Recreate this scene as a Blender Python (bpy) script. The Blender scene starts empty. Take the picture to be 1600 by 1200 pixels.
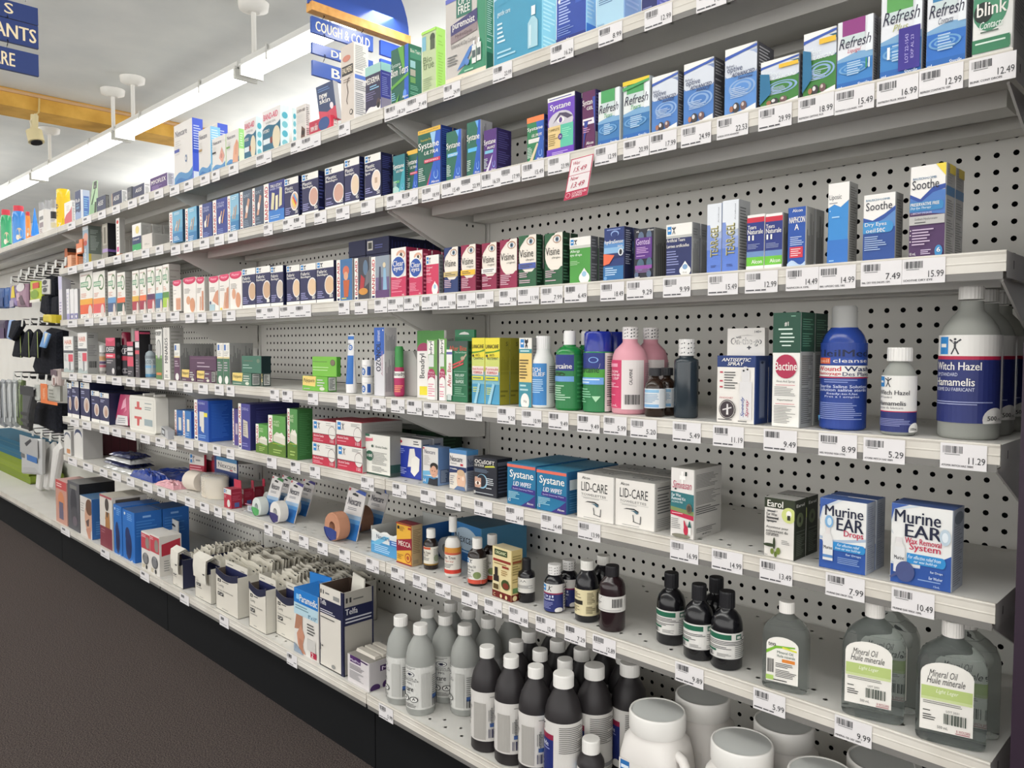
import bpy, math, random
from mathutils import Vector, Matrix
random.seed(7)
S = bpy.context.scene
COL = S.collection
IN = .0254
# ---------------------------------------------------------------- camera, world, lights, exposure
FPX = 1201.09                                  # focal length in pixels of the 1600x1200 frame
YAW, PIT, ROL = .7838, .0456, -.0025
CX, CY, CZ = 1.3282, -1.3495, .968
_f = Vector((-math.sin(YAW)*math.cos(PIT), math.cos(YAW)*math.cos(PIT), -math.sin(PIT)))
_r = _f.cross(Vector((0, 0, 1))).normalized(); _d = _f.cross(_r)
_c, _s = math.cos(ROL), math.sin(ROL)
RX = _c*_r+_s*_d; RD = -_s*_r+_c*_d; RF = _f
CAMP = Vector((CX, CY, CZ))
cd = bpy.data.cameras.new('camera'); cam = bpy.data.objects.new('camera', cd); COL.objects.link(cam)
cd.sensor_fit = 'HORIZONTAL'; cd.sensor_width = 36; cd.lens = 36*FPX/1600; cd.clip_start = .02; cd.clip_end = 60
m = Matrix.Identity(4)
for i in range(3):
    m[i][0] = RX[i]; m[i][1] = -RD[i]; m[i][2] = -RF[i]; m[i][3] = CAMP[i]
cam.matrix_world = m
S.camera = cam
w = bpy.data.worlds.new('shop_air'); S.world = w; w.use_nodes = True
bg = w.node_tree.nodes['Background']; bg.inputs[0].default_value = (1, .985, .955, 1); bg.inputs[1].default_value = 3.1
S.view_settings.view_transform = 'Standard'; S.view_settings.look = 'None'
S.view_settings.exposure = -.38; S.view_settings.gamma = 1; S.view_settings.use_curve_mapping = False
S.cycles.max_bounces = 8; S.cycles.use_denoising = True; S.cycles.sample_clamp_indirect = 4
CEIL = 2.70
def area(name, loc, sx, sy, power, col=(1, .98, .95), rot=(0, 0, 0)):
    l = bpy.data.lights.new(name, 'AREA'); l.shape = 'RECTANGLE'; l.size = sx; l.size_y = sy; l.energy = power; l.color = col
    o = bpy.data.objects.new(name, l); o.location = loc; o.rotation_euler = rot; COL.objects.link(o)
# light of the ceiling fixtures over the aisles (only the row behind the gondola is built); the fills are added
area('aisle_tube_light', (-.6, -1.55, CEIL-.2), 7.6, .12, 22)
area('next_aisle_tube_light', (-2.6, .50, CEIL-.40), 9.6, .1, 60)
area('rear_fill_light', (-.3, -4.4, CEIL-.2), 7.6, .12, 60)  # unseen rear row, added to brighten the back panels
area('far_store_light', (-8.2, -1.0, CEIL-.25), 3, .3, 45)
area('aisle_tube_uplight', (-2.2, -1.55, CEIL-.3), 8, .12, 130, rot=(math.pi, 0, 0))  # added upward light that brightens the ceiling
area('next_aisle_tube_uplight', (-2.6, 1.6, CEIL-.4), 9.6, .1, 40, rot=(math.pi, 0, 0))  # added upward fill for the ceiling past the gondola
area('far_store_uplight', (-8.2, -.6, CEIL-.4), 3, .3, 90, rot=(math.pi, 0, 0))  # added upward fill for the far ceiling

def ray(u, v): return ((u-800)*RX+(v-600)*RD+FPX*RF)
def onx(u, v, x):
    d = ray(u, v); return CAMP+d*((x-CX)/d.x)
def ony(u, v, y):
    d = ray(u, v); return CAMP+d*((y-CY)/d.y)
def onz(u, v, z):
    d = ray(u, v); return CAMP+d*((z-CZ)/d.z)
def pj(p):
    q = Vector(p)-CAMP; z = q.dot(RF); return 800+FPX*q.dot(RX)/z, 600+FPX*q.dot(RD)/z
# ---------------------------------------------------------------- materials
MATS = {}
NAMED = dict(w='efece6', k='15151a', n='1d2357', g='8f8f8c', d='3a3b40', r='b3202f', b='1f62b0', B='1b3a94', t='2f8fa6', G='2c7a45', y='f0d34a', o='e8792e',
             p='5a2f83', s='d6a98a', m='8a1f45', l='a8d867', c='e9dcc0', v='c9c6c2', a='8fc0dc', e='18513f', M='c8355f', Y='e3b43a', S='c9cbcc', q='55504d')
def lin(h):
    r = []
    for i in (0, 2, 4):
        c = int(h[i:i+2], 16)/255; r.append(c/12.92 if c <= .04045 else ((c+.055)/1.055)**2.4)
    return r
def mat(key):
    """a plain colour 'c' / 'rrggbb', optionally 'colour:finish'"""
    if key in MATS: return MATS[key]
    c, _, fin = key.partition(':')
    h = NAMED.get(c, c)
    m = bpy.data.materials.new('colour_'+key); m.use_nodes = True
    b = m.node_tree.nodes['Principled BSDF']
    b.inputs['Base Color'].default_value = (*lin(h), 1); b.inputs['Roughness'].default_value = .45
    b.inputs['Specular IOR Level'].default_value = .35
    if fin == 'gloss': b.inputs['Roughness'].default_value = .18; b.inputs['Specular IOR Level'].default_value = .5
    if fin == 'matte': b.inputs['Roughness'].default_value = .8; b.inputs['Specular IOR Level'].default_value = .15
    if fin == 'paint': b.inputs['Roughness'].default_value = .38
    if fin == 'clear':
        b.inputs['Roughness'].default_value = .04; b.inputs['Transmission Weight'].default_value = .94; b.inputs['IOR'].default_value = 1.2
    if fin == 'film':
        b.inputs['Roughness'].default_value = .12; b.inputs['Alpha'].default_value = .35
    if fin == 'frost':
        b.inputs['Roughness'].default_value = .38; b.inputs['Transmission Weight'].default_value = .35; b.inputs['IOR'].default_value = 1.15
    if fin == 'metal': b.inputs['Metallic'].default_value = 1; b.inputs['Roughness'].default_value = .3
    MATS[key] = m; return m
def glow(name, col, s):
    m = bpy.data.materials.new(name); m.use_nodes = True; b = m.node_tree.nodes['Principled BSDF']
    b.inputs['Emission Color'].default_value = (*col, 1); b.inputs['Emission Strength'].default_value = s; b.inputs['Base Color'].default_value = (.8, .8, .8, 1)
    MATS[name] = m; return m
def noisy(name, c1, c2, scale, rough=.9, bump=0, detail=6, lo=.35, hi=.65):
    m = bpy.data.materials.new(name); m.use_nodes = True; nt = m.node_tree; b = nt.nodes['Principled BSDF']
    tc = nt.nodes.new('ShaderNodeTexCoord'); n = nt.nodes.new('ShaderNodeTexNoise'); r = nt.nodes.new('ShaderNodeValToRGB')
    n.inputs['Scale'].default_value = scale; n.inputs['Detail'].default_value = detail
    r.color_ramp.elements[0].color = (*lin(c1), 1); r.color_ramp.elements[1].color = (*lin(c2), 1)
    r.color_ramp.elements[0].position = lo; r.color_ramp.elements[1].position = hi
    nt.links.new(tc.outputs['Object'], n.inputs['Vector']); nt.links.new(n.outputs['Fac'], r.inputs['Fac']); nt.links.new(r.outputs['Color'], b.inputs['Base Color'])
    b.inputs['Roughness'].default_value = rough; b.inputs['Specular IOR Level'].default_value = .2
    if bump:
        bp = nt.nodes.new('ShaderNodeBump'); bp.inputs['Strength'].default_value = bump; bp.inputs['Distance'].default_value = .004
        nt.links.new(n.outputs['Fac'], bp.inputs['Height']); nt.links.new(bp.outputs['Normal'], b.inputs['Normal'])
    MATS[name] = m; return m
# ---------------------------------------------------------------- mesh collector
class MB:
    def __init__(s): s.v = []; s.f = []; s.m = []; s.k = []; s.smooth = []
    def add(s, vs, fs, key, smooth=False):
        o = len(s.v); s.v += [tuple(p) for p in vs]
        if key not in s.k: s.k.append(key)
        i = s.k.index(key)
        for f in fs: s.f.append([o+j for j in f]); s.m.append(i); s.smooth.append(smooth)
    def quad(s, a, b, c, d, key): s.add([a, b, c, d], [(0, 1, 2, 3)], key)
    def hexa(s, p, keys):
        """p: 8 corners, bottom ring then top ring, from front-left anticlockwise seen from above; keys: front,right,back,left,top,bottom"""
        if isinstance(keys, str): keys = [keys]*6
        for f, k in zip(((0, 1, 5, 4), (1, 2, 6, 5), (2, 3, 7, 6), (3, 0, 4, 7), (4, 5, 6, 7), (3, 2, 1, 0)), keys): s.add([p[i] for i in f], [(0, 1, 2, 3)], k)
    def box(s, x0, x1, y0, y1, z0, z1, keys):
        s.hexa([(x0, y0, z0), (x1, y0, z0), (x1, y1, z0), (x0, y1, z0), (x0, y0, z1), (x1, y0, z1), (x1, y1, z1), (x0, y1, z1)], keys)
    def prism(s, pts, fn, a, b, key):
        """pts 2D polygon, fn(p, t) -> 3D, between t=a and t=b"""
        n = len(pts); s.add([fn(p, a) for p in pts]+[fn(p, b) for p in pts], [tuple(range(n))[::-1], tuple(range(n, 2*n))]+[(i, (i+1) % n, n+(i+1) % n, n+i) for i in range(n)], key)
    def lathe(s, c, prof, key, n=28, ridge=0, sq=None):
        """prof [(r,z)...]; sq=(ax, ay, power) squashes the ring into a rounded rectangle"""
        vs = []; 
        for r, z in prof:
            for i in range(n):
                a = 2*math.pi*i/n; rr = r*(1-ridge*(i % 2))
                ca, sa = math.cos(a), math.sin(a)
                if sq:
                    k = (abs(ca)**sq[2]+abs(sa)**sq[2])**(-1/sq[2]); q = sq[3] if len(sq) > 3 else 0
                    vs.append((c[0]+rr*k*ca*sq[0], c[1]+rr*k*sa*sq[1], c[2]+z))
                else: vs.append((c[0]+rr*ca, c[1]+rr*sa, c[2]+z))
        fs = []
        for j in range(len(prof)-1):
            for i in range(n): fs.append((j*n+i, j*n+(i+1) % n, (j+1)*n+(i+1) % n, (j+1)*n+i))
        s.add(vs, fs, key, ridge == 0)
        L = len(prof)-1
        s.add([vs[i] for i in range(n)], [tuple(range(n))[::-1]], key); s.add([vs[L*n+i] for i in range(n)], [tuple(range(n))], key)
    def tube(s, pts, r, key, n=8):
        pts = [Vector(p) for p in pts]; vs = []
        for i, p in enumerate(pts):
            t = (pts[min(i+1, len(pts)-1)]-pts[max(i-1, 0)]).normalized()
            a = t.cross(Vector((0, 0, 1)) if abs(t.z) < .9 else Vector((1, 0, 0))).normalized(); b = t.cross(a)
            for j in range(n):
                q = 2*math.pi*j/n; vs.append(p+r*(math.cos(q)*a+math.sin(q)*b))
        fs = [(i*n+j, i*n+(j+1) % n, (i+1)*n+(j+1) % n, (i+1)*n+j) for i in range(len(pts)-1) for j in range(n)]
        s.add(vs, fs, key, True); L = len(pts)-1
        s.add(vs[:n], [tuple(range(n))[::-1]], key); s.add(vs[L*n:], [tuple(range(n))], key)
    def build(s, name, parent=None):
        me = bpy.data.meshes.new(name); me.from_pydata(s.v, [], s.f)
        for k in s.k: me.materials.append(MATS.get(k) or mat(k))
        me.polygons.foreach_set('material_index', s.m); me.polygons.foreach_set('use_smooth', s.smooth); me.update()
        o = bpy.data.objects.new(name, me); COL.objects.link(o)
        if parent: o.parent = parent; o.matrix_parent_inverse = Matrix.Translation(-parent.location)
        return o
def tag(o, label=None, cat=None, group=None, kind=None):
    if label: o['label'] = label
    if cat: o['category'] = cat
    if group: o['group'] = group
    if kind: o['kind'] = kind
    return o
def empty(name, loc):
    o = bpy.data.objects.new(name, None); o.location = loc; o.empty_display_size = .02; COL.objects.link(o); return o
def dup(o, d, label=None, group=None):
    c = o.copy(); COL.objects.link(c); c.location = Vector(o.location)+Vector(d)
    for ch in list(o.children):
        e = ch.copy(); COL.objects.link(e); e.parent = c; e.matrix_parent_inverse = ch.matrix_parent_inverse.copy()
    if label: c['label'] = label
    if group: c['group'] = group
    return c
# ---------------------------------------------------------------- printed artwork on faces
TXT = {}
def glyphs(t, st):
    k = (t, st)
    if k not in TXT:
        cu = bpy.data.curves.new('t', 'FONT'); cu.body = t; cu.resolution_u = 2
        if 'I' in st: cu.shear = .3
        o = bpy.data.objects.new('t', cu); me = o.to_mesh()
        vs = [(v.co.x, v.co.y) for v in me.vertices]; fs = [tuple(p.vertices) for p in me.polygons]
        o.to_mesh_clear(); bpy.data.objects.remove(o); bpy.data.curves.remove(cu)
        if not vs: TXT[k] = ([], [])
        else:
            x0 = min(v[0] for v in vs); x1 = max(v[0] for v in vs); y0 = min(v[1] for v in vs); y1 = max(v[1] for v in vs)
            TXT[k] = ([((x-x0)/(x1-x0+1e-9), (y-y0)/(y1-y0+1e-9)) for x, y in vs], fs)
    return TXT[k]
def hx(c): return c
LAY = .00013
def art(mb, spec, fn, curved=1, seed=0):
    """draws the elements of spec with fn(x, y, lift) -> 3D, x and y in 0..1"""
    rnd = random.Random(seed); L = 1
    def rect(x0, y0, x1, y1, c, lift):
        n = max(1, int(abs(x1-x0)*curved+.5)) if curved > 1 else 1
        vs = [fn(x0+(x1-x0)*i/n, y, lift) for i in range(n+1) for y in (y0, y1)]
        mb.add(vs, [(2*i, 2*i+2, 2*i+3, 2*i+1) for i in range(n)], c)
    for el in spec.split('|'):
        t = el.split()
        if not t: continue
        k = t[0]; L += 1; z = L*LAY
        if k == 'r':
            x0, y0, x1, y1 = map(float, t[1:5]); rect(x0, y0, x1, y1, t[5], z)
        elif k == 'e':
            cx, cy, rx, ry = map(float, t[1:5]); n = 22
            mb.add([fn(cx+rx*math.cos(2*math.pi*i/n), cy+ry*math.sin(2*math.pi*i/n), z) for i in range(n)]+[fn(cx, cy, z)], [(i, (i+1) % n, n) for i in range(n)], t[5])
        elif k == 'p':
            c = t[1]; q = list(map(float, t[2:])); mb.add([fn(q[i], q[i+1], z) for i in range(0, len(q), 2)], [tuple(range(len(q)//2))], c)
        elif k == 'W':      # wavy-topped band: y0 yl yr colour
            y0, yl, yr = map(float, t[1:4]); n = 8
            vs = []
            for i in range(n+1):
                x = i/n; yy = yl+(yr-yl)*x+.05*math.sin(x*6.28); vs += [fn(x, y0, z), fn(x, yy, z)]
            mb.add(vs, [(2*i, 2*i+2, 2*i+3, 2*i+1) for i in range(n)], t[4])
        elif k in ('t', 'u'):   # text, or text running upwards
            x0, y0, x1, y1 = map(float, t[2:6]); vs, fs = glyphs(t[1].replace('~', ' '), t[7] if len(t) > 7 else '')
            if k == 't': pts = [fn(x0+(x1-x0)*a, y0+(y1-y0)*b, z) for a, b in vs]
            else: pts = [fn(x1-(x1-x0)*b, y0+(y1-y0)*a, z) for a, b in vs]
            mb.add(pts, fs, t[6])
            if len(t) > 7 and 'B' in t[7]:          # heavier strokes
                q = .034/max(2, len(t[1])); 
                for e, zz in ((-q, z+LAY*.3), (q, z+LAY*.6)):
                    if k == 't': mb.add([fn(x0+(x1-x0)*(a+e), y0+(y1-y0)*b, zz) for a, b in vs], fs, t[6])
                    else: mb.add([fn(x1-(x1-x0)*b, y0+(y1-y0)*(a+e), zz) for a, b in vs], fs, t[6])
        elif k == 'l':
            x0, y0, x1, y1 = map(float, t[1:5]); n = int(t[5]); h = (y1-y0)/n
            for i in range(n):
                if rnd.random() < .06: continue
                xe = x0+(x1-x0)*(.55+.45*rnd.random()); yy = y1-(i+1)*h+h*.3; rect(x0, yy, xe, yy+h*.42, t[6], z)
        elif k == 'L':          # upright text lines
            x0, y0, x1, y1 = map(float, t[1:5]); n = int(t[5]); h = (x1-x0)/n
            for i in range(n):
                ye = y0+(y1-y0)*(.5+.5*rnd.random()); rect(x0+i*h, y0, x0+i*h+h*.4, ye, t[6], z)
        elif k == 'b':
            x0, y0, x1, y1 = map(float, t[1:5]); n = 15; h = (x1-x0)/n
            for i in range(n):
                ww = h*rnd.choice((.3, .5, .75)); rect(x0+i*h, y0, x0+i*h+ww, y1, t[5] if len(t) > 5 else 'k', z)
        elif k == 'A':          # blue square beside a little standing figure with spread arms
            x0, y0, x1, y1 = map(float, t[1:5]); W = x1-x0; H = y1-y0
            rect(x0, y0, x0+W*.42, y1, '2f7fc0', z); rect(x0+W*.07, y0+H*.4, x0+W*.34, y0+H*.6, 'w', z+LAY)
            fx = x0+W*.68
            def bar(ax, ay, bx, by, t_):
                dx, dy = bx-ax, by-ay; l = math.hypot(dx*.6, dy)+1e-6; nx, ny = -dy/l*t_, dx/l*t_
                mb.add([fn(ax-nx, ay-ny, z), fn(bx-nx, by-ny, z), fn(bx+nx, by+ny, z), fn(ax+nx, ay+ny, z)], [(0, 1, 2, 3)], 'd')
            tk = W*.025
            bar(fx-W*.2, y0+H*.85, fx, y0+H*.6, tk); bar(fx+W*.2, y0+H*.85, fx, y0+H*.6, tk); bar(fx, y0+H*.75, fx, y0+H*.4, tk*1.6)
            bar(fx, y0+H*.42, fx-W*.13, y0, tk); bar(fx, y0+H*.42, fx+W*.13, y0, tk)
            n = 10; mb.add([fn(fx+W*.05*math.cos(6.283*i/n), y0+H*.86+H*.07*math.sin(6.283*i/n), z) for i in range(n)], [tuple(range(n))], 'd')
# ---------------------------------------------------------------- shelf levels (metres above the floor)
YF = -.31
SZ = {1: 1.508, 2: 1.312, 3: 1.083, 4: .857, 5: .668, 6: .476, 7: .184}
SY = {1: YF, 2: YF, 3: YF, 4: YF, 5: YF, 6: YF, 7: -.365}
SN = {1: 'top shelf', 2: 'second shelf', 3: 'third shelf', 4: 'fourth shelf', 5: 'fifth shelf', 6: 'sixth shelf', 7: 'bottom deck'}
BAYX = [(-4.5*IN, 1.103), (-52.5*IN, -4.5*IN), (-100.5*IN, -52.5*IN), (-6.3, -100.5*IN)]
XEND = -2.62      # the sixth-to-second shelves of the third bay stop here
def bay_of(x):
    for i, (a, b) in enumerate(BAYX):
        if x >= (XEND if i == 2 else a): return i
    return 3
def sz(s, x):
    z = SZ[s]; b = bay_of(x)
    if s == 1 and b >= 2: z += .008
    if s == 2 and b >= 2: z += .012
    if s == 3 and b >= 2: z += .010
    if s == 5 and b >= 2: z -= .014
    return z
ITEMS = []   # (object, shelf) for the label check
def xat(u, y, z):
    x = ony(u, 500, y).x
    for _ in range(4): x = ony(u, pj((x, y, z))[1], y).x
    return x
def span(P, c, s, u, z):
    """length along direction (c, s) from P until the vertical through picture column u"""
    v = pj((P[0], P[1], z))[1]; d = ray(u, v)
    det = c*(-d.y)-s*(-d.x); bx, by = CX-P[0], CY-P[1]
    return (bx*(-d.y)-by*(-d.x))/det
def REG(o, s): ITEMS.append((o, s)); return o
def K(s, uL, uR, uS, vT, name, desc, cols, front='', side=None, d=None, set=.012, vb=None, rot=0, n=1, gap=.003, cat=None, grp=None, z0=None, top='', where=True, lines='8c8c88', up=None, dy=None):
    """a carton standing on shelf s.  uL, uR: picture columns of the front face; uS: column where the side face ends; vT: row of the front top-left corner"""
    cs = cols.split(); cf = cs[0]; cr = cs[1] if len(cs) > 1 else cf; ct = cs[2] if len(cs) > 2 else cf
    y = SY[s]+set; z = sz(s, xat(uL, y, SZ[s])) if z0 is None else z0
    if vb is not None:
        p = onz(uL, vb, z); y = min(max(p.y, SY[s]+.006), -.06)
    if up: z = up
    x = xat(uL, y, z); P = (x, y)
    a = math.radians(rot); c, sn = math.cos(a), math.sin(a)
    wd = span(P, c, sn, uR, z)
    lo, hi = 0.0, 0.6
    for _ in range(40):
        md = (lo+hi)/2
        if pj((x, y, z+md))[1] > vT: lo = md
        else: hi = md
    h = lo
    if d is None:
        Q = (x+c*wd, y+sn*wd); d = max(.012, min(.3, span(Q, -sn, c, uS, z)))
    d = min(d, max(.01, (-.012-y-abs(sn)*wd)))
    return carton(s, x, y, z, wd, d, h, a, name, desc, cf, cr, ct, front, side, n, gap, cat, grp, top, where, lines)
def carton(s, x, y, z, wd, d, h, a, name, desc, cf, cr, ct, front, side, n=1, gap=.003, cat=None, grp=None, top='', where=True, lines='8c8c88'):
    c, sn = math.cos(a), math.sin(a)
    U = Vector((c, sn, 0)); V = Vector((-sn, c, 0)); O = Vector((x, y, z+.0006)); Z = Vector((0, 0, 1)); h -= .0006
    mb = MB(); bv = min(.0012, wd*.06, h*.06)
    # body with slightly chamfered upright edges
    b2 = [O+U*bv, O+U*(wd-bv), O+U*wd+V*bv, O+U*wd+V*d, O+V*d, O+V*bv]
    def P(q, zz): return q+Z*zz
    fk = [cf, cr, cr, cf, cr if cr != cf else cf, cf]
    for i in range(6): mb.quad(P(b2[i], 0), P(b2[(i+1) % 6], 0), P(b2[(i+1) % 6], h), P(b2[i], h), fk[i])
    mb.add([P(q, h) for q in b2], [tuple(range(6))], ct); mb.add([P(q, 0) for q in b2], [tuple(range(6))[::-1]], cf)
    # the folded tuck flap line on the lid
    mb.quad(P(O+U*wd*.04+V*d*.90, h+LAY), P(O+U*wd*.96+V*d*.90, h+LAY), P(O+U*wd*.96+V*d*.915, h+LAY), P(O+U*wd*.04+V*d*.915, h+LAY), 'g')
    sd = hash((round(x, 3), round(z, 2))) % 9973
    cl = lambda t: min(1, max(0, t))
    art(mb, front, lambda p, q, l: O+U*wd*(.012+.976*cl(p))+Z*h*cl(q)-V*l, 1, sd)
    if side is None: side = 'l .12 .08 .88 .92 %d %s' % (max(5, int(h/.0055)), lines)
    art(mb, side, lambda p, q, l: O+U*(wd+l)+V*d*p+Z*h*q, 1, sd+1)
    if top: art(mb, top, lambda p, q, l: O+U*wd*p+V*d*q+Z*(h+l), 1, sd+2)
    org = O.copy()
    mb.v = [tuple(Vector(p)-org) for p in mb.v]
    o = mb.build(name); o.location = org
    tag(o, desc+(' on the '+SN[s] if where else ''), cat or 'carton', grp if n == 1 else (grp or desc+' file'))
    o['_s'] = s; o['_d'] = desc; ITEMS.append((o, s))
    for i in range(1, n):
        if y+sn*wd+(d+gap)*(i+1) > -.008: break
        q = dup(o, V*(d+gap)*i, ['second', 'third', 'fourth', 'fifth', 'sixth'][i-1]+' in file behind the '+desc+(', '+SN[s] if where else '')); ITEMS.append((q, s))
    return o
# ---------------------------------------------------------------- the room
noisy('carpet', '241f1e', '5c524e', 320, .95, .6, 8)
noisy('ceiling_paint', 'd9dcda', 'e2e4e1', 3, .9)
noisy('wall_paint', 'cfd0cf', 'dcdcda', 4, .9)
noisy('beam_paint', 'c99a45', 'dfb057', 7, .7, .15, 5)
noisy('pale_wood', 'd59a55', 'e8b06a', 30, .6)
noisy('shelf_steel', 'd6d4cf', 'dcdad5', 6, .42)
noisy('panel_steel', 'e2e0da', 'e8e6e0', 6, .42)
noisy('price_strip_plastic', 'c6c0b6', 'dcd8d0', 9, .35, 0, 9, .3, .7)
noisy('sock_knit', '14151c', '22242c', 90, .95, .3)
def structure(name, mb, label, cat='structure'):
    o = mb.build(name); tag(o, label, cat, kind='structure'); return o
b = MB(); b.quad((-14, -6, 0), (4, -6, 0), (4, 5, 0), (-14, 5, 0), 'carpet'); structure('floor', b, 'dark brown grey speckled carpet along the aisle', 'floor')
b = MB(); b.quad((-14, -6, CEIL), (-14, 5, CEIL), (4, 5, CEIL), (4, -6, CEIL), 'ceiling_paint'); structure('ceiling', b, 'plain off-white painted shop ceiling', 'ceiling')
XW = -11.0
b = MB(); b.box(XW-.1, XW, -6, 5, 0, CEIL, 'wall_paint'); structure('wall_far', b, 'far shop wall under the navy fascia', 'wall')
zb0 = onx(150, 311, XW).z; zb1 = onx(150, 293, XW).z
b = MB(); b.box(XW, XW+.04, -4, 5, zb0, zb1+.03, '2b3272'); structure('trim_1', b, 'navy blue fascia band high on the far wall', 'fascia')
b = MB(); b.box(XW, XW+.25, -4, 2.2, zb0-.17, zb0-.02, 'e6e2da'); b.box(XW, XW+.16, -4, 2.2, zb0-.26, zb0-.17, 'd8d3c8'); structure('trim_2', b, 'cream cornice moulding below the navy fascia', 'cornice')
XF = onz(0, 134, CEIL).x; zlo = onx(127, 187, XF).z; XB = XF-.36; XR = onz(145, 206, zlo).x
b = MB(); b.box(XR, XF, -5.5, 4, zlo, CEIL, 'beam_paint'); b.box(XF, XF+.012, -5.5, 4, CEIL-.03, CEIL-.012, 'c9a37a')
structure('trim_3', b, 'ochre yellow painted ceiling beam crossing the shop', 'beam')
# ---------------------------------------------------------------- ceiling light fixtures
glow('tube_glow', (1, .985, .95), 9)
YT = .70
def fixture(x0, x1, y, zt, label, canopies):
    t = empty('fluorescent_light', ((x0+x1)/2, y, zt)); tag(t, label, 'ceiling light', 'fluorescent ceiling lights')
    b = MB(); b.box(x0, x1, y-.05, y+.05, zt-.016, zt+.02, 'e4e4e0'); b.box(x0, x1, y-.062, y+.062, zt-.018, zt-.010, 'e4e4e0'); b.build('housing', t)
    b = MB(); q = [(.05*math.cos(math.pi*i/10), -.018-.045*math.sin(math.pi*i/10)) for i in range(11)]
    b.prism(q, lambda p, a: (a, y+p[0], zt+p[1]), x0+.02, x1-.02, 'tube_glow'); b.build('lens', t)
    for xx in (x0+.004, x1-.02):
        b = MB(); b.box(xx, xx+.016, y-.06, y+.06, zt-.066, zt-.004, 'dcdcd6'); b.build('end_cap', t)
    for k in (.25, .75):
        b = MB(); b.box(x0+(x1-x0)*k-.006, x0+(x1-x0)*k+.006, y-.062, y-.055, zt-.05, zt+.02, 'd0d0ca'); b.build('clip', t)
    for cx in canopies:
        b = MB(); b.lathe((cx, y, 0), [(.012, zt+.018), (.012, CEIL-.04)], 'e6e4de', 10); b.build('stem', t)
        b = MB(); b.lathe((cx, y, 0), [(.03, CEIL-.05), (.07, CEIL-.035), (.075, CEIL-.002)], 'e6e4de', 20); b.build('canopy', t)
zt1 = 2.40; YT = .52
fx = [onz(u, v, zt1).x for u, v in ((388, 104), (190, 203), (62, 270))]
n0 = len(S.objects)
fixture(fx[1]+.02, fx[0]-.02, YT, zt1, 'middle fluorescent strip light between the yellow beam and the hanging department sign', [fx[1]+.18])
fixture(fx[0]+.02, -1.34, YT, zt1, 'short fluorescent strip light ending behind the blue hanging department sign', [fx[0]+.06])
fixture(fx[2]+.02, fx[1]-.02, YT, zt1, 'fluorescent strip light beyond the yellow beam, behind the fan blade', [fx[1]-.16, fx[2]+.3])
fixture(fx[2]-2.4, fx[2]-.02, YT, zt1, 'farthest fluorescent strip light, at the frame edge', [fx[2]-1.9])
for o in S.objects:        # the row hangs a little askew to the shelves
    if o.type == 'MESH' and o.parent and o.parent.name.startswith('fluorescent_light'):
        for v_ in o.data.vertices: v_.co.y += .029*(v_.co.x-fx[0])
# ---------------------------------------------------------------- gondola: panels, uprights, base
def perforated(mb, x0, x1, z0, z1, fn, cols, rows, r, key, sx=.5, sz_=.5, n=8):
    """sheet x0..x1, z0..z1 with a round hole in each (col,row) cell; cols, rows: sorted hole centres with even pitch"""
    pc = cols[1]-cols[0]; pr = rows[1]-rows[0] if len(rows) > 1 else (z1-z0)
    a0, a1 = cols[0]-pc/2, cols[-1]+pc/2; c0, c1 = rows[0]-pr/2, rows[-1]+pr/2
    for (xa, xb, za, zb) in ((x0, a0, z0, z1), (a1, x1, z0, z1), (a0, a1, z0, c0), (a0, a1, c1, z1)):
        if xb-xa > 1e-5 and zb-za > 1e-5: mb.quad(fn(xa, za), fn(xb, za), fn(xb, zb), fn(xa, zb), key)
    hw, hh = pc/2, pr/2
    sq = [(hw, 0), (hw, hh), (0, hh), (-hw, hh), (-hw, 0), (-hw, -hh), (0, -hh), (hw, -hh)]
    ci = [(r*math.cos(math.pi*i/4), r*math.sin(math.pi*i/4)) for i in range(8)]
    fs = [(i, (i+1) % 8, 8+(i+1) % 8, 8+i) for i in range(8)]
    vs = []; F = []
    for cx in cols:
        for cz in rows:
            o = len(vs); vs += [fn(cx+p, cz+q) for p, q in sq]+[fn(cx+p, cz+q) for p, q in ci]; F += [tuple(o+j for j in f) for f in fs]
    mb.add(vs, F, key)
frame = empty('gondola_frame', (-1.1, -.01, 0)); tag(frame, 'long grey steel gondola with pegboard back and black kick plate along the aisle', 'shelving unit')
Z0 = 1.262; bayoff = [0, .169, .05, .1]
for i, (xa, xb) in enumerate(BAYX[:3]):
    u0 = xa if i else -4.5*IN; c0 = u0+2.5*IN
    cols = [c0+k*IN for k in range(44)]
    b = MB(); fn = lambda p, q: (p, 0, q)
    up = [Z0+(r+bayoff[i])*IN for r in range(-15, 10)]
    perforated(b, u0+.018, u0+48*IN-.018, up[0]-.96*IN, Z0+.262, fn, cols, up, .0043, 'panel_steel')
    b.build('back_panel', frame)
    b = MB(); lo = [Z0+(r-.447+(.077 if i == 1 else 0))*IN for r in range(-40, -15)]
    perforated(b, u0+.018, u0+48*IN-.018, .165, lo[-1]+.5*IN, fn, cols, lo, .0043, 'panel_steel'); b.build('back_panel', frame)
    b = MB(); b.box(u0, u0+48*IN, .024, .028, .16, Z0+.26, '17181a:matte'); b.build('inner_sheet', frame)  # dark sheet added so the pegboard holes read as shade
b = MB(); b.box(BAYX[3][0], BAYX[3][1]-.018, 0, .01, .16, Z0+.262, 'panel_steel'); b.build('back_panel', frame)
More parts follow.
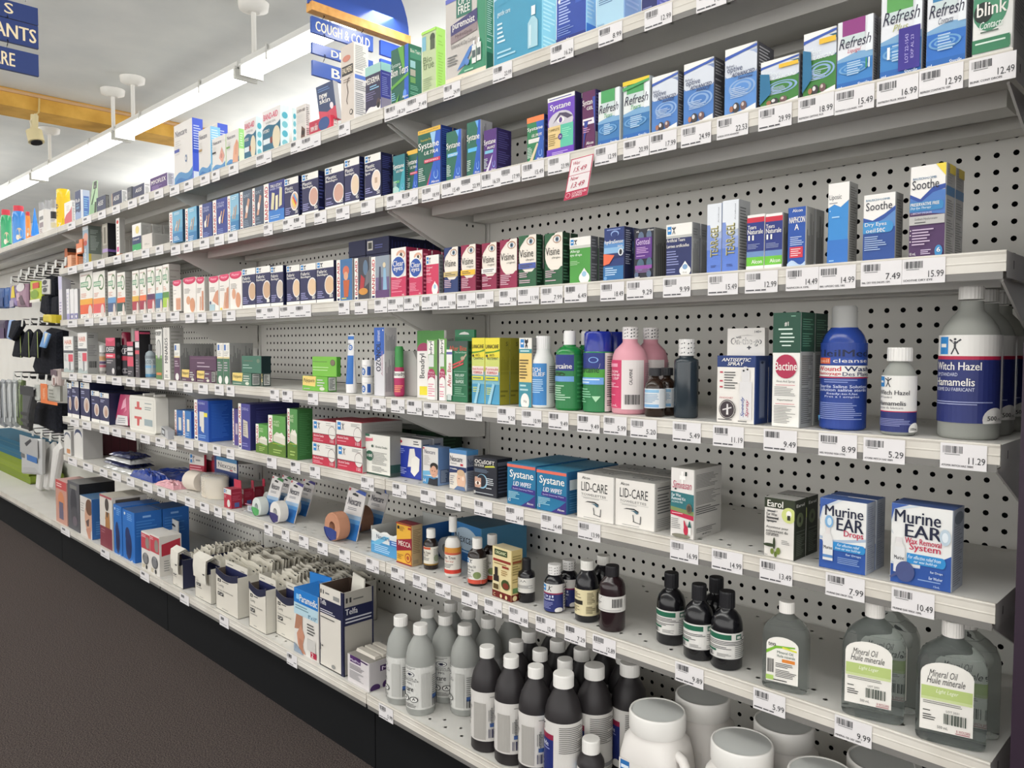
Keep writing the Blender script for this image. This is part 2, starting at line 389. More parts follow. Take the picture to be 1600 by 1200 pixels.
for xu in (BAYX[0][0], BAYX[1][0], BAYX[2][0], BAYX[3][0]):
    b = MB(); x0, x1 = xu-.017, xu+.017
    z = .15; hs = .008
    b.quad((x0, -.004, .1), (xu-hs/2, -.004, .1), (xu-hs/2, -.004, Z0+.27), (x0, -.004, Z0+.27), 'shelf_steel'); b.quad((xu+hs/2, -.004, .1), (x1, -.004, .1), (x1, -.004, Z0+.27), (xu+hs/2, -.004, Z0+.27), 'shelf_steel')
    b.quad((x0, -.004, .1), (x0, -.004, Z0+.27), (x0, .03, Z0+.27), (x0, .03, .1), 'shelf_steel'); b.quad((x1, -.004, .1), (x1, -.004, Z0+.27), (x1, .03, Z0+.27), (x1, .03, .1), 'shelf_steel')
    while z < Z0+.24:
        b.quad((xu-hs/2, -.004, z), (xu+hs/2, -.004, z), (xu+hs/2, -.004, z+.027), (xu-hs/2, -.004, z+.027), 'shelf_steel'); z += .051
    b.quad((x0, .02, .1), (x1, .02, .1), (x1, .02, Z0+.26), (x0, .02, Z0+.26), '101012:matte'); b.quad((x0, -.004, Z0+.27), (x1, -.004, Z0+.27), (x1, .03, Z0+.27), (x0, .03, Z0+.27), 'shelf_steel')  # black quad behind the slots stands in for their shaded inside
    b.build('upright', frame)
for i, (xa, xb) in enumerate(BAYX):
    b = MB(); b.box(xa+.002, xb-.002, -.345, -.325, 0, .152, '131416:matte'); b.build('kick_plate', frame)
b = MB(); b.box(1.126, 1.148, -.338, .03, 0, 1.5, '2a1c2b'); tag(b.build('end_panel'), 'dark plum end panel closing the near end of the shelving', 'panel')
def shelf(s, i, label):
    xa, xb = BAYX[i]; xa = XEND if i == 2 else xa; xb = XEND if i == 3 else xb; xa += .0015; xb -= .0015
    z = sz(s, (xa+xb)/2); yF = SY[s]; dk = .012
    t = empty('shelf' if s < 7 else 'base_shelf', ((xa+xb)/2, yF/2, z)); tag(t, label, 'shelf', 'grey steel shelves')
    b = MB(); P = .0508
    n = int((xb-xa-.05)/P); c0 = xa+.04
    A = [c0+k*P for k in range(n)]; B = [c0+P/2+k*P for k in range(n-1)]
    yb = -.008
    strips = [(yF+.014, yF+.034, A), (yF+.034, yF+.054, B), (-.075, -.052, A), (-.052, -.028, B)]
    for zz in ((z, z-dk) if s < 4 else (z,)):
        fn = lambda p, q: (p, q, zz)
        for (y0, y1, cc) in strips: perforated(b, xa, xb, y0, y1, fn, cc, [(y0+y1)/2], .0036, 'shelf_steel')
        for (y0, y1) in ((yF, yF+.014), (yF+.054, -.075), (-.028, yb)): b.quad((xa, y0, zz), (xb, y0, zz), (xb, y1, zz), (xa, y1, zz), 'shelf_steel')
    if s >= 4: b.quad((xa, yF, z-dk), (xb, yF, z-dk), (xb, yb, z-dk), (xa, yb, z-dk), 'shelf_steel')
    b.quad((xa, yb, z-dk), (xb, yb, z-dk), (xb, yb, z), (xa, yb, z), 'shelf_steel')
    for xx in (xa, xb):
        b.quad((xx, yF, z-.031), (xx, yb, z-.031), (xx, yb, z), (xx, yF, z), 'shelf_steel')
        sx = .0006 if xx == xb else -.0006; b.quad((xx+sx, yF+.028, z-.019), (xx+sx, yF+.0315, z-.019), (xx+sx, yF+.0315, z-.009), (xx+sx, yF+.028, z-.009), 'k')
    if s < 7: b.box(xa+.03, xb-.03, -.20, -.15, z-.034, z-dk-.0002, 'shelf_steel'); b.box(xa+.02, xb-.02, -.06, -.012, z-.03, z-dk-.0002, 'shelf_steel')
    b.build('deck', t)
    b = MB(); q = [(yF, .001), (yF-.004, .001), (yF-.0045, -.001), (yF-.0035, -.004), (yF-.0035, -.011), (yF-.0042, -.0125), (yF-.0035, -.014), (yF-.0035, -.0235), (yF, -.0235)]
    b.prism(q, lambda p, a: (a, p[0], z+p[1]), xa, xb, 'price_strip_plastic'); b.build('price_channel', t)
    b = MB(); b.box(xa+.003, xb-.003, yF-.0032, yF-.0015, z-.0325, z-.0236, '757370'); b.build('channel_flap', t)
    if s < 7:
        for xx in (xa+.006, xb-.009):
            b = MB(); q = [(-.010, -.033), (-.010, -.112), (-.035, -.112), (-.13, -.104), (-.18, -.085), (yF+.014, -.034), (yF+.014, -.031), (-.012, -.031)]
            b.prism(q, lambda p, a: (a, p[0], z+p[1]), xx, xx+.003, 'shelf_steel')
            for yy in (-.075, -.055): b.box(xx-.0005, xx+.0035, yy, yy+.005, z-.042, z-.036, 'k')
            b.build('bracket', t)
ordn = ['near bay', 'second bay from the near end', 'third bay from the near end', 'far bay holding the socks']
for s in range(1, 8):
    for i in range(4):
        if i == 3 and s not in (1, 7): continue
        shelf(s, i, ('grey steel %s of the %s' % (SN[s], ordn[i])) + ('' if s < 7 else ''))
# ---------------------------------------------------------------- hanging department signs
XS = -1.25
def sign_pt(u, v, x=XS): return onx(u, v, x)
def plank(parent_name, x, c, text, cat, label, tcol='efe0bd', base='27407f', thick=.012, tb=(.06, .2, .94, .8), grp=None):
    """c: four picture corners top-left, top-right, bottom-right, bottom-left"""
    P = [onx(u, v, x) for u, v in c]; y0 = min(P[0].y, P[3].y); y1 = max(P[1].y, P[2].y); z1 = (P[0].z+P[1].z)/2; z0 = (P[2].z+P[3].z)/2
    b = MB(); b.box(x-thick, x, y0, y1, z0, z1, base)
    if text: art(b, 't %s %g %g %g %g %s B' % (text, *tb, tcol), lambda p, q, l: (x+l, y0+(y1-y0)*p, z0+(z1-z0)*q))
    o = b.build(parent_name); tag(o, label, cat, grp); return o, (y0, y1, z0, z1)
def hooks(o_parent, x, ys, za, zb):
    for yy in ys:
        b = MB(); b.tube([(x-.006, yy, za+.012), (x+.006, yy, za), (x-.004, yy, (za+zb)/2), (x-.018, yy, zb), (x-.006, yy, zb-.01)], .0016, 'd:metal', 6); h = b.build('hook', o_parent)
sg = empty('department_sign', sign_pt(540, 30)); tag(sg, 'blue department sign with arched top and cough and cold plank, over the tall beige carton', 'hanging sign')
A0, A1 = sign_pt(483, 10), sign_pt(637, 64)
b = MB(); b.box(XS-.02, XS+.02, A0.y, A1.y, A0.z-.016, A0.z+.016, 'pale_wood'); b.build('rail', sg)
yc = (A0.y+A1.y)/2; rad = (A1.y-A0.y)/2*1.02; hb = .26
pts = [(yc+rad, A0.z+.012)]+[(yc+rad*math.cos(math.pi*i/20), A0.z+.012+hb*math.sin(math.pi*i/20)) for i in range(1, 20)]+[(yc-rad, A0.z+.012)]
b = MB(); b.prism(pts, lambda p, a: (a, p[0], p[1]), XS-.008, XS+.004, '3a58ad:gloss'); b.build('arched_board', sg)
for yy in (yc-rad*.7, yc+rad*.7):
    b = MB(); b.tube([(XS, yy, A0.z+.17), (XS, yy, CEIL)], .0018, 'g', 6); b.build('hanging_cord', sg)
pk = [(((487, 25), (583, 57), (583, 82), (488, 49)), 'COUGH~&~COLD'), (((488, 65), (583, 96), (583, 112), (489, 82)), 'DENTAL'), (((489, 94), (583, 121), (583, 142), (489, 118)), 'BABY')]
zz = A0.z-.02
for (c, tx) in pk:
    o, q = plank('plank', XS, c, tx, None, None, base='3f5dab:gloss', tcol='f6edcf', tb=(.06, .16, .94, .78) if '&' in tx else (.3, .16, .95, .8)); o.parent = sg; o.matrix_parent_inverse = Matrix.Translation(-sg.location)
    hooks(sg, XS, (q[0]+.05, q[1]-.05), zz, q[3]); zz = q[2]
for c in (((595, 63), (655, 82), (655, 103), (595, 86)), ((595, 92), (655, 110), (655, 130), (595, 112))):
    o, q = plank('plank', XS, c, '', None, None, base='3a5cc0:gloss'); o.parent = sg; o.matrix_parent_inverse = Matrix.Translation(-sg.location)
XL = -1.55
sg2 = empty('department_sign', onx(40, 60, XL)); tag(sg2, 'stack of navy planks with cream letters hanging from the ceiling, cut by the picture edge', 'hanging sign')
zz = None
for c, tx, tb in ((((-40, -9), (59, 8), (59, 35), (-40, 19)), 'VITAMINS', (-.2, .5, .68, 1.05)), (((-40, 18), (59.5, 39), (60, 73), (-40, 56)), 'DEODORANTS', (-.9, .2, .95, .8)), (((-40, 64), (60, 84), (60.5, 117), (-40, 100)), 'SKIN~CARE', (-.7, .2, .6, .8))):
    tx = {'VITAMINS': 'S', 'DEODORANTS': 'ANTS', 'SKIN~CARE': 'ARE'}[tx]; tb = {'S': (.46, .25, .6, .85), 'ANTS': (.3, .2, .96, .8), 'ARE': (.26, .2, .62, .8)}[tx]
    o, q = plank('plank', XL, c, tx, None, None, base='24366b', tcol='e3d3ae', tb=tb); o.parent = sg2; o.matrix_parent_inverse = Matrix.Translation(-sg2.location)
    if zz: hooks(sg2, XL, (q[1]-.085,), zz, q[3])
    zz = q[2]
b = MB(); b.tube([(XL-.006, onx(41, 10, XL).y, onx(41, 2, XL).z), (XL-.006, onx(41, 10, XL).y, CEIL)], .0018, 'g', 6); b.build('hanging_cord', sg2)
# spotlight on the beam, fan blade
sp = onx(56, 150, XB+.40); t = empty('spotlight', sp); tag(t, 'small cream spotlight with loose cable clamped to the yellow beam', 'spotlight')
q1 = onx(53, 205, XB+.40); q2 = onx(57, 222, XB+.42)
b = MB(); b.tube([sp+Vector((-.04, .03, .0)), sp+Vector((-.02, .02, -.1)), onx(55, 180, XB+.4)], .006, 'd8c184', 6); b.tube([onx(55, 178, XB+.41), onx(47, 190, XB+.41), onx(51, 202, XB+.41)], .005, 'e6dcc0', 6); b.tube([onx(57, 178, XB+.41), onx(58, 190, XB+.41), onx(53, 202, XB+.41)], .005, 'e6dcc0', 6); b.build('cable', t)
b = MB(); b.tube([onx(54, 180, XB+.4), onx(53, 208, XB+.4)], .024, 'ddd0a4', 8); b.build('arm', t)
b = MB(); b.tube([q1, (q1+q2)/2, q2], .05, 'ddd0a4', 12); b.build('lamp_head', t)
b = MB(); b.tube([q2, q2+(q2-q1)*.12], .036, 'k', 12); b.build('lens', t)
XFN = -7.6
fp = [onx(-60, 264, XFN), onx(0, 262, XFN), onx(40, 257, XFN), onx(58, 256, XFN)]
t = empty('ceiling_fan', fp[0]); tag(t, 'pale ceiling fan, one rounded blade showing above the far light strip', 'fan')
b = MB(); zf = fp[1].z; y0, y1 = fp[0].y, fp[3].y
out = [(y0, -.06), (y1-.25, -.09), (y1-.06, -.085), (y1, -.03), (y1, .03), (y1-.06, .085), (y1-.25, .09), (y0, .06)]
b.prism(out, lambda p, a: (XFN+p[1], p[0], zf+a-.25*p[1]), -.006, .006, 'd9cfc8'); b.build('blade', t)
b = MB(); b.lathe((XFN, y0-.1, zf), [(.06, -.1), (.13, -.06), (.13, .05), (.03, .1), (.02, CEIL-zf)], 'd9cfc8', 20); b.build('motor', t)
# ---------------------------------------------------------------- bottles
def place(s, uL, uR, vT, vB):
    """centre, radius and height of a round thing standing on shelf s from its outline in the picture"""
    uc = (uL+uR)/2; z = sz(s, onz(uc, max(vB, 560), SZ[s]).x)
    p = onz(uc, vB, z); dn = Vector((p.x-CX, p.y-CY, 0)).normalized()
    dep = (p-CAMP).dot(RF); r = (uR-uL)/2*dep/FPX*dn.dot(Vector((RF.x, RF.y, 0)).normalized())
    c = p+dn*r; c.z = z
    ymin = SY[s]+r+.003
    if c.y < ymin: c += dn*((ymin-c.y)/dn.y)
    if c.y > -r-.014: c += dn*((-r-.014-c.y)/dn.y)
    c.z = z; lo, hi = 0, .5
    for _ in range(36):
        md = (lo+hi)/2
        if pj((c.x, c.y, z+md))[1] > vT: lo = md
        else: hi = md
    return c, r, lo
def prof_r(prof, q):
    for (a0, q0), (a1, q1) in zip(prof, prof[1:]):
        if q0 <= q <= q1: return a0+(a1-a0)*(q-q0)/(q1-q0+1e-9)
    return prof[-1][0]
def bottle(s, uL, uR, vT, vB, name, desc, body, prof, cap, capspec, label=None, n=1, gap=.004, ridge=.03, where=True, grp=None, seal='', behind=None, neckmat=None, at=None):
    """prof: [(r, z)] fractions of radius and height; capspec: (r0, z0, z1[, r1]); label: (z0, z1, turn in degrees, sweep in degrees, colour, art)"""
    c, r, h = at if at else place(s, uL, uR, vT, vB)
    t = empty(name, c); tag(t, desc+(' on the '+SN[s] if where else ''), 'bottle', grp if n == 1 else (grp or desc+' file')); t['_s'] = s; ITEMS.append((t, s))
    b = MB(); b.lathe(c, [(a*r, .0006+q*h) for a, q in prof], body, 32); b.build('body', t)
    b = MB(); k = capspec; r1 = k[3] if len(k) > 3 else k[0]
    b.lathe(c, [(k[0]*r, k[1]*h), (k[0]*r, k[1]*h+(k[2]-k[1])*h*.9), (r1*r*.95, k[2]*h)], cap, 44, ridge); 
    if seal:
        for i in range(7):
            a0 = i*.9
            for q in range(3):
                zz = k[1]*h+(k[2]-k[1])*h*(.12+.28*q); b.add([(c.x+k[0]*r*1.012*math.cos(a0+d_), c.y+k[0]*r*1.012*math.sin(a0+d_), c.z+zz+e_) for d_, e_ in ((0, 0), (.55, h*.012), (.55, h*.026), (0, h*.014))], [(0, 1, 2, 3)], seal)
    b.build('cap', t)
    if label:
        z0, z1, tu, sw, col, spec = label; tu += math.degrees(math.atan2(CX-c.x, c.y-CY))-18; b = MB(); rr = r*max([a for a, q in prof if z0-.02 <= q <= z1+.02]+[prof_r(prof, z0), prof_r(prof, z1)])*1.006+.0002
        fn = lambda p, q, l: (c.x+(rr+l)*math.cos(math.radians(-90+tu+(p-.5)*sw)), c.y+(rr+l)*math.sin(math.radians(-90+tu+(p-.5)*sw)), c.z+h*(z0+(z1-z0)*min(1, max(0, q))))
        art(b, 'r 0 0 1 1 %s|' % col+spec, fn, max(8, int(sw/9)), int(uL)); b.build('label', t)
    dn = Vector((c.x-CX, c.y-CY, 0)).normalized()
    for i in range(1, n):
        if c.y+(2*r+gap)*i+r > -.008: break
        ITEMS.append((dup(t, (0, (2*r+gap)*i, 0), ['second', 'third', 'fourth', 'fifth'][i-1]+' in file behind the '+desc+(', '+SN[s] if where else '')), s))
    return t
ROUND = [(.92, 0), (1, .02), (1, .62), (.97, .68), (.86, .74), (.62, .80), (.42, .84), (.40, .90)]
BOSTON = [(.9, 0), (1, .02), (1, .58), (.96, .64), (.82, .70), (.56, .755), (.40, .78), (.38, .86)]
STRAIGHT = [(.95, 0), (1, .02), (1, .74), (.95, .78), (.55, .80), (.52, .84)]
def flask(s, uL, uR, vT, vB, name, desc, ratio, rotz, label, capw=.36, n=1, gap=.006, back=''):
    """flat clear bottle with rounded-rectangle section, wide face turned by rotz degrees"""
    uc = (uL+uR)/2; z = sz(s, 1); p = onz(uc, vB, z); dep = (p-CAMP).dot(RF); hw = (uR-uL)/2*dep/FPX*.80; hd = hw*ratio
    c = Vector((p.x, max(p.y+hd, SY[s]+hd+.004), z)); 
    lo, hi = 0, .5
    for _ in range(36):
        md = (lo+hi)/2
        if pj((c.x, c.y, z+md))[1] > vT: lo = md
        else: hi = md
    h = lo; t = empty(name, c); tag(t, desc, 'bottle', None if n == 1 else desc+' file'); t['_s'] = s; ITEMS.append((t, s))
    def rot(b):
        a = math.radians(rotz); b.v = [(c.x+(x-c.x)*math.cos(a)-(y-c.y)*math.sin(a), c.y+(x-c.x)*math.sin(a)+(y-c.y)*math.cos(a), q) for x, y, q in b.v]
    b = MB(); prof = [(.90, 0), (.97, .012), (1, .04), (1, .60), (.97, .66), (.86, .725)]; vs = []; N = 40
    b.lathe(c, [(a*hw, .0006+q*h) for a, q in prof], 'd4dad8:clear', N, 0, (1, ratio, 5))
    b.f.pop()  # open top joins the shoulder
    b.m.pop(); b.smooth.pop()
    ring = []
    for j, (a, q) in enumerate(((.86, .725), (.66, .78), (.45, .825), (.30, .86), (.30, .92))):
        e = 5-4*min(1, j/3) if j < 4 else 2; e = max(2, e); ry = ratio+(1-ratio)*min(1, j/3)
        for i in range(N):
            an = 2*math.pi*i/N; ca, sa = math.cos(an), math.sin(an); k = (abs(ca)**e+abs(sa)**e)**(-1/e)
            ring.append((c.x+a*hw*k*ca, c.y+a*hw*k*sa*ry, c.z+q*h))
    b.add(ring, [(j*N+i, j*N+(i+1) % N, (j+1)*N+(i+1) % N, (j+1)*N+i) for j in range(4) for i in range(N)]+[tuple(4*N+i for i in range(N))], 'd4dad8:clear', True)
    rot(b); b.build('body', t)
    b = MB(); b.lathe(c, [(capw*hw, .875*h), (capw*hw, .99*h), (capw*hw*.95, h)], 'ece9e4', 48, .025); rot(b); b.build('cap', t)
    if label:
        x0, x1, z0, z1, spec = label; b = MB(); yy = c.y-hd-.0006
        fn = lambda p, q, l: (c.x+hw*(x0+(x1-x0)*p), yy-l, c.z+h*(z0+(z1-z0)*q))
        N2 = 10; o = [(0, 0), (1, 0)]+[(1-.5+.5*math.cos(math.pi*i/N2), .82+.18*math.sin(math.pi*i/N2)) for i in range(N2+1)]
        b.add([fn(p, q, 0) for p, q in o], [tuple(range(len(o)))], 'ece9e2'); art(b, spec, fn, 1, 3); rot(b); b.build('label', t)
    for i in range(1, n): ITEMS.append((dup(t, (.004*i, (2*hd+gap)*i, 0), ['second', 'third'][i-1]+' in file behind the '+desc), s))
    return t
# ---------------------------------------------------------------- top shelf, from the far end to the near end
def NEX(c, extra=''):
    return 'W 0 .14 .24 4f86b4|W 0 .05 .14 2a6aa6|t Nexcare .08 .80 .72 .90 2a2a48|l .08 .5 .4 .74 7 v|'+('r .02 .55 .3 .6 %s|' % c if c else '')+extra
def BA(front, head='', c='r'):
    return 'r 0 0 .25 1 w|u BAND-AID .05 .13 .21 .93 %s B|r .05 .03 .2 .08 n|' % c+front
def bandart(y=.45, c='c99b78'):
    return 'p %s .42 %g .5 %g .66 %g .6 %g|p %s .6 %g .68 %g .84 %g .78 %g|p efe6dc .5 %g .55 %g .62 %g .57 %g' % ('d8ae8c', y-.12, y-.14, y+.16, y+.18, c, y-.14, y-.16, y+.2, y+.2, y-.02, y-.03, y+.07, y+.08)
K(1, 101, 113, 118, 318, 'carton', 'white carton with a red curve beside the yellow can', 'f0ece6', 'W 0 .3 .75 c4505c|l .3 .6 .9 .85 4 v')
K(1, 118, 127, 141, 300, 'carton', 'navy and silver tall carton', '26345f b9c4d8 e5e5ea', 'W 0 .25 .35 8b9dc0|t Rub .15 .62 .85 .74 w B|l .2 .4 .8 .55 4 a', 'r 0 0 .22 1 e5e5ea|r .3 .05 .9 .8 5a78b8|l .35 .1 .85 .75 9 a')
K(1, 151, 165.6, 171, 310, 'carton', 'dark navy carton with white swirl lettering nearest the green card', '2a3150 4a4a4a', 't A535 .15 .45 .75 .75 w BI|W 0 .12 .2 555a66')
K(1, 175, 191, 199, 303, 'carton', 'dark navy carton with white swirl lettering and white side', '2c3352 efeeee', 't A535 .15 .45 .75 .75 w BI|W 0 .12 .2 555a66|r 0 0 .06 1 d8b89a')
K(1, 199, 206, 206.5, 294, 'carton', 'charcoal grey narrow carton between two navy ones', '4a4c54', 'l .1 .3 .9 .7 5 g', d=.05)
K(1, 207, 226, 235, 293, 'carton', 'dark navy carton with white lettering next to the purple one', '2c3050 efeeee', 't A535 .25 .5 .8 .78 w BI|W 0 .12 .2 555a66')
K(1, 235, 262, 272, 280, 'carton', 'purple low carton with white capital lettering', '4c2f6e f0eeee', 't MYOFLEX .06 .55 .92 .82 w B|l .1 .14 .7 .45 5 9a84b8')
K(1, 273, 302, 318, 198, 'carton', 'tall white and blue wave carton', 'dcd8d4 4a62cf 6a7fd8', NEX('3b4a9a', 'e .66 .4 .05 .06 44608c|e .66 .4 .025 .03 w'), 'r 0 .45 1 .7 2f4fc0|l .1 .5 .9 .9 10 c8d2f4|r .05 .04 .9 .16 e8ecf4', n=2, gap=.05)
K(1, 311, 330, 345, 205.6, 'carton', 'white carton with pale blue side and small brown box print', 'd8d4d0 8cc8ee a8d8f4', NEX('a0845a'), 'l .1 .5 .9 .95 9 d8f0fc|r .05 .04 .9 .2 e8f2f8')
K(1, 332, 352.5, 355, 218, 'carton', 'short white carton with pink foot picture', 'dcd8d4 e8e8da', NEX('k', 'p d8a090 .75 .68 .95 .4 .8 .2 .55 .38|e .74 .42 .08 .07 c08478'), '', d=.028)
K(1, 354, 374, 382, 209, 'carton', 'white carton with hand picture and green side', 'dcd8d4 a4e088 b8e8a0', NEX('6a9a4a', 'p d8a084 .5 .1 .95 .08 .98 .6 .85 .72 .62 .55|p c88c70 .72 .3 .8 .3 .86 .7 .8 .7'), 'r 0 0 1 .45 e8f0d4|l .2 .5 .8 .9 6 e4f8d8')
def HYD(ex=.8):
    return 't BAND-AID .06 .78 .86 .92 c8305c B|t HYDRO~SEAL .2 .68 .75 .73 g|W 0 .58 .68 1f5f7a|e %g .30 .22 .27 d8cbb0|r .04 .22 .42 .34 d8e0e4|e .5 .28 .07 .08 7a3a34|W 0 .02 .1 3f8f92|t HYDRO .05 .48 .4 .56 w B' % ex
cir = '|'.join('e .5 %g .34 .075 %s' % (y, c) for y, c in ((.15, '7cc0cc'), (.36, '54b0c4'), (.57, '7cc4d0'), (.78, '54b0c4')))
K(1, 382, 401, 410.5, 190, 'carton', 'small blister carton, white top over teal, spotted side', 'e0dcda e2f2f4', HYD(.75), cir)
K(1, 410.6, 439, 452, 176, 'carton', 'larger blister carton with big beige oval, spotted side', 'e0dcda e2f2f4', HYD(.78), cir)
K(1, 456, 457.5, 463, 169, 'carton', 'thin carton with teal dots beside the corn pads', 'e4e4e4 e2f2f4', '', cir)
K(1, 463, 478, 485, 168, 'carton', 'grey-white corn pad carton with a small dark photo', 'd4cec8 eae6e2', 't CORN~AID .1 .82 .95 .9 5a4a4a B|l .1 .5 .8 .75 5 v|p 5a4038 .5 .08 .9 .05 .95 .3 .6 .42|e .72 .22 .14 .07 2a2020')
K(1, 483, 516, 528, 192, 'carton', 'red liquid bandage carton lying under the leaning card', 'b03048 d8455a c04a5c', 'e .72 .6 .26 .42 2c4a80|t new~skin .08 .35 .42 .8 w B|W 0 .12 .2 d0405a', 'r .45 .05 .95 .95 eee4e0|l .5 .1 .9 .9 7 g')
K(1, 533, 554, 576, 75, 'carton', 'very tall beige lotion carton with body outline drawing', 'cfc4ba efece6', 'r .08 .62 .92 .74 2a2624|t PALMERS .14 .65 .86 .72 e8d8c0 B|e .45 .83 .3 .04 c07a68|l .2 .5 .8 .58 3 8a7a70|e .78 .14 .12 .035 k|e .78 .14 .08 .024 cfc4ba|'+'|'.join('p 4a3c38 %g %g %g %g %g %g %g %g' % (a, b_, a+.04, b_, c_+.04, d_, c_, d_) for a, b_, c_, d_ in ((.5, .25, .42, .3), (.42, .3, .55, .4), (.55, .4, .45, .5), (.45, .5, .6, .58), (.6, .58, .85, .6))), 'r .04 .55 .96 .6 5a7fd0|l .08 .62 .92 .97 16 9a9a98|l .08 .1 .92 .53 17 9a9a98')
K(1, 571, 595.5, 611, 107, 'carton', 'dark navy skin-care carton with mint top', '2a2342 3a3f9c 9ad8d2', 'r 0 .82 1 1 9cc4bc|t MEDERMA .02 .64 .92 .76 w B|l .3 .5 .9 .6 2 a|l .05 .3 .7 .48 4 6a6488|W 0 .06 .26 e6e2e0|e .86 .2 .13 .1 4a3a3a|e .86 .16 .07 .06 k', 'r 0 .84 1 1 a8e0dc|l .1 .34 .9 .8 12 8c94d8|r 0 0 1 .3 9890a8')
K(1, 611, 639, 659, 80, 'carton', 'green and blue tall drops carton with bright green swoosh', '1f5a48 1f6a54 2a7a60', 'p 2858b8 .75 0 1 0 1 1 .8 1|p 5a9a3a .4 1 .72 1 .8 .55 .68 .6|p 5a9a3a 0 .3 1 .46 1 .52 0 .36|t Systane .05 .66 .55 .75 cfe0d8|t Bion~Tears .02 .52 .98 .66 w B|e .8 .16 .1 .08 5a8ad8|l .05 .1 .3 .25 4 a|t Alcon .66 .1 .98 .14 w B|p 5a9a3a .15 0 .35 0 .5 .2', 'r .1 .76 .95 .93 3f8a70|t Bion~Tears .12 .86 .9 .92 w|r .1 .6 .5 .72 9ac4d0|r .1 .46 .5 .57 b0a8a0|r .1 .34 .5 .44 6a9a5a|l .1 .05 .9 .3 9 7ab8a4')
K(1, 659, 682, 696, 52, 'carton', 'slim pale green contact solution carton with lime side', 'b9c69c b6ea6e c8f08a', 'r .02 .7 .3 .92 7ab0c4|e .75 .86 .17 .07 3a4434|r .6 .68 .9 .84 4a5440|t Bio .12 .5 .72 .6 6a7a58|t true .12 .4 .85 .5 6a7a58|l .12 .08 .8 .34 8 98a884|r 0 .96 1 1 a8dc60', 'l .2 .1 .8 .9 18 a4d85c')
K(1, 696, 760, 771, 2, 'carton', 'big grey-green contact solution carton with purple banner', 'c4beb8 3f8a6a 5a9a80', 'p 3a8464 1 .09 1 1 .8 1 .78 .7 .86 .4 .6 .22 .3 .1|r 0 0 1 .09 e8d8c4|t Alcon .4 .025 .55 .06 g|r 0 .95 .5 1 5a62b0|r .28 .74 .66 .98 2c6a58|t OPTI .33 .87 .62 .95 w B|t FREE .33 .77 .62 .86 w B|p 3c3868 .14 .56 .8 .60 .8 .76 .14 .68|p 8a7a7c .14 .47 .8 .52 .8 .61 .14 .56|t puremoist .19 .60 .74 .70 w B|t HydraGlyde .26 .51 .68 .56 4a3038|t Enhanced~All~Day~Comfort .16 .40 .78 .46 5a5a5a|l .06 .22 .36 .34 4 6a6a6a|p 4a78b8 .3 .14 .62 .36 .74 .38 .5 .18|r .68 .16 .78 .36 e4e6e2|r .80 .17 .9 .37 e4e6e2|r .71 .36 .75 .41 eeeeee|r .83 .37 .87 .42 eeeeee|r .69 .22 .77 .3 4a5a5a|r .81 .23 .89 .31 4a5a5a|e .57 .2 .05 .035 5a82c0|r .5 .1 .72 .115 a0d0b4', 'l .08 .28 .92 .98 30 c8e0d0|r .05 .06 .95 .24 1f5f48')
K(1, 771, 847, 869, -60, 'carton', 'big teal eye-care carton with clear bottle picture', '3f8fae 8cd0e4 a8dcec', 'r 0 .66 1 1 ddd8d4|p a8cce0 0 .62 .5 .72 1 .8 1 .85 .5 .76 0 .67|p 3f8fae 0 .6 .3 .68 .6 .69 1 .79 1 .62 0 .56|t eyes .08 .74 .3 .84 3a3a4a|t gentle~care .08 .46 .36 .52 d8eef4 B|l .08 .22 .25 .42 5 d4eaf2|l .08 .08 .5 .16 2 a4d0e0|r .73 .08 .93 .3 a4ccd8|p a4ccd8 .73 .3 .93 .3 .86 .35 .8 .35|r .8 .36 .88 .44 e4ecee|r .76 .1 .8 .28 c8e0e8', 'l .06 .06 .94 .97 26 b8e8f2')
K(1, 869, 916, 931, -70, 'carton', 'royal blue tall drops carton', '27449a 9cd0f0 3f5cb0', 'l .08 .22 .5 .6 12 b0c0e8|r .64 .4 .86 .75 3a5ab0|r .7 .44 .8 .7 8aa0d4|r .72 .46 .78 .52 2a3a80|e .1 .58 .04 .02 w|e .1 .48 .04 .02 w|l .05 .1 .6 .2 4 7a90cc|r 0 0 1 .08 1f2f78|t Alcon .34 .025 .6 .06 w B', 'l .06 .2 .94 .95 18 c8e8f8|r 0 0 1 .15 3f7fd0')
K(1, 931, 975, 1002, -80, 'carton', 'pale ice-blue tall carton', 'a8cce0 8cb0d8', 'l .1 .5 .9 .62 5 4a6a94|l .1 .3 .8 .4 4 5a7aa0|t Solution .05 .06 .3 .09 6a90b0', 'e .75 .1 .14 .03 2a3a6a|l .1 .2 .9 .9 12 a8c4e4')
K(1, 1002, 1027.5, 1057, -90, 'carton', 'dark navy tall carton with violet side', '22285e 5a62b8', 'l .08 .05 .8 .1 2 8a90c0|t Night .1 .3 .8 .4 w', 'l .1 .1 .9 .9 14 8a92d4')
K(1, 1059, 1125, 1150, -110, 'carton', 'white and violet tall carton near the top of the picture', 'd8d4e4 b0b0d0', 'r 0 .3 1 .7 5a5ab0|t comfort .1 .4 .9 .55 w B')
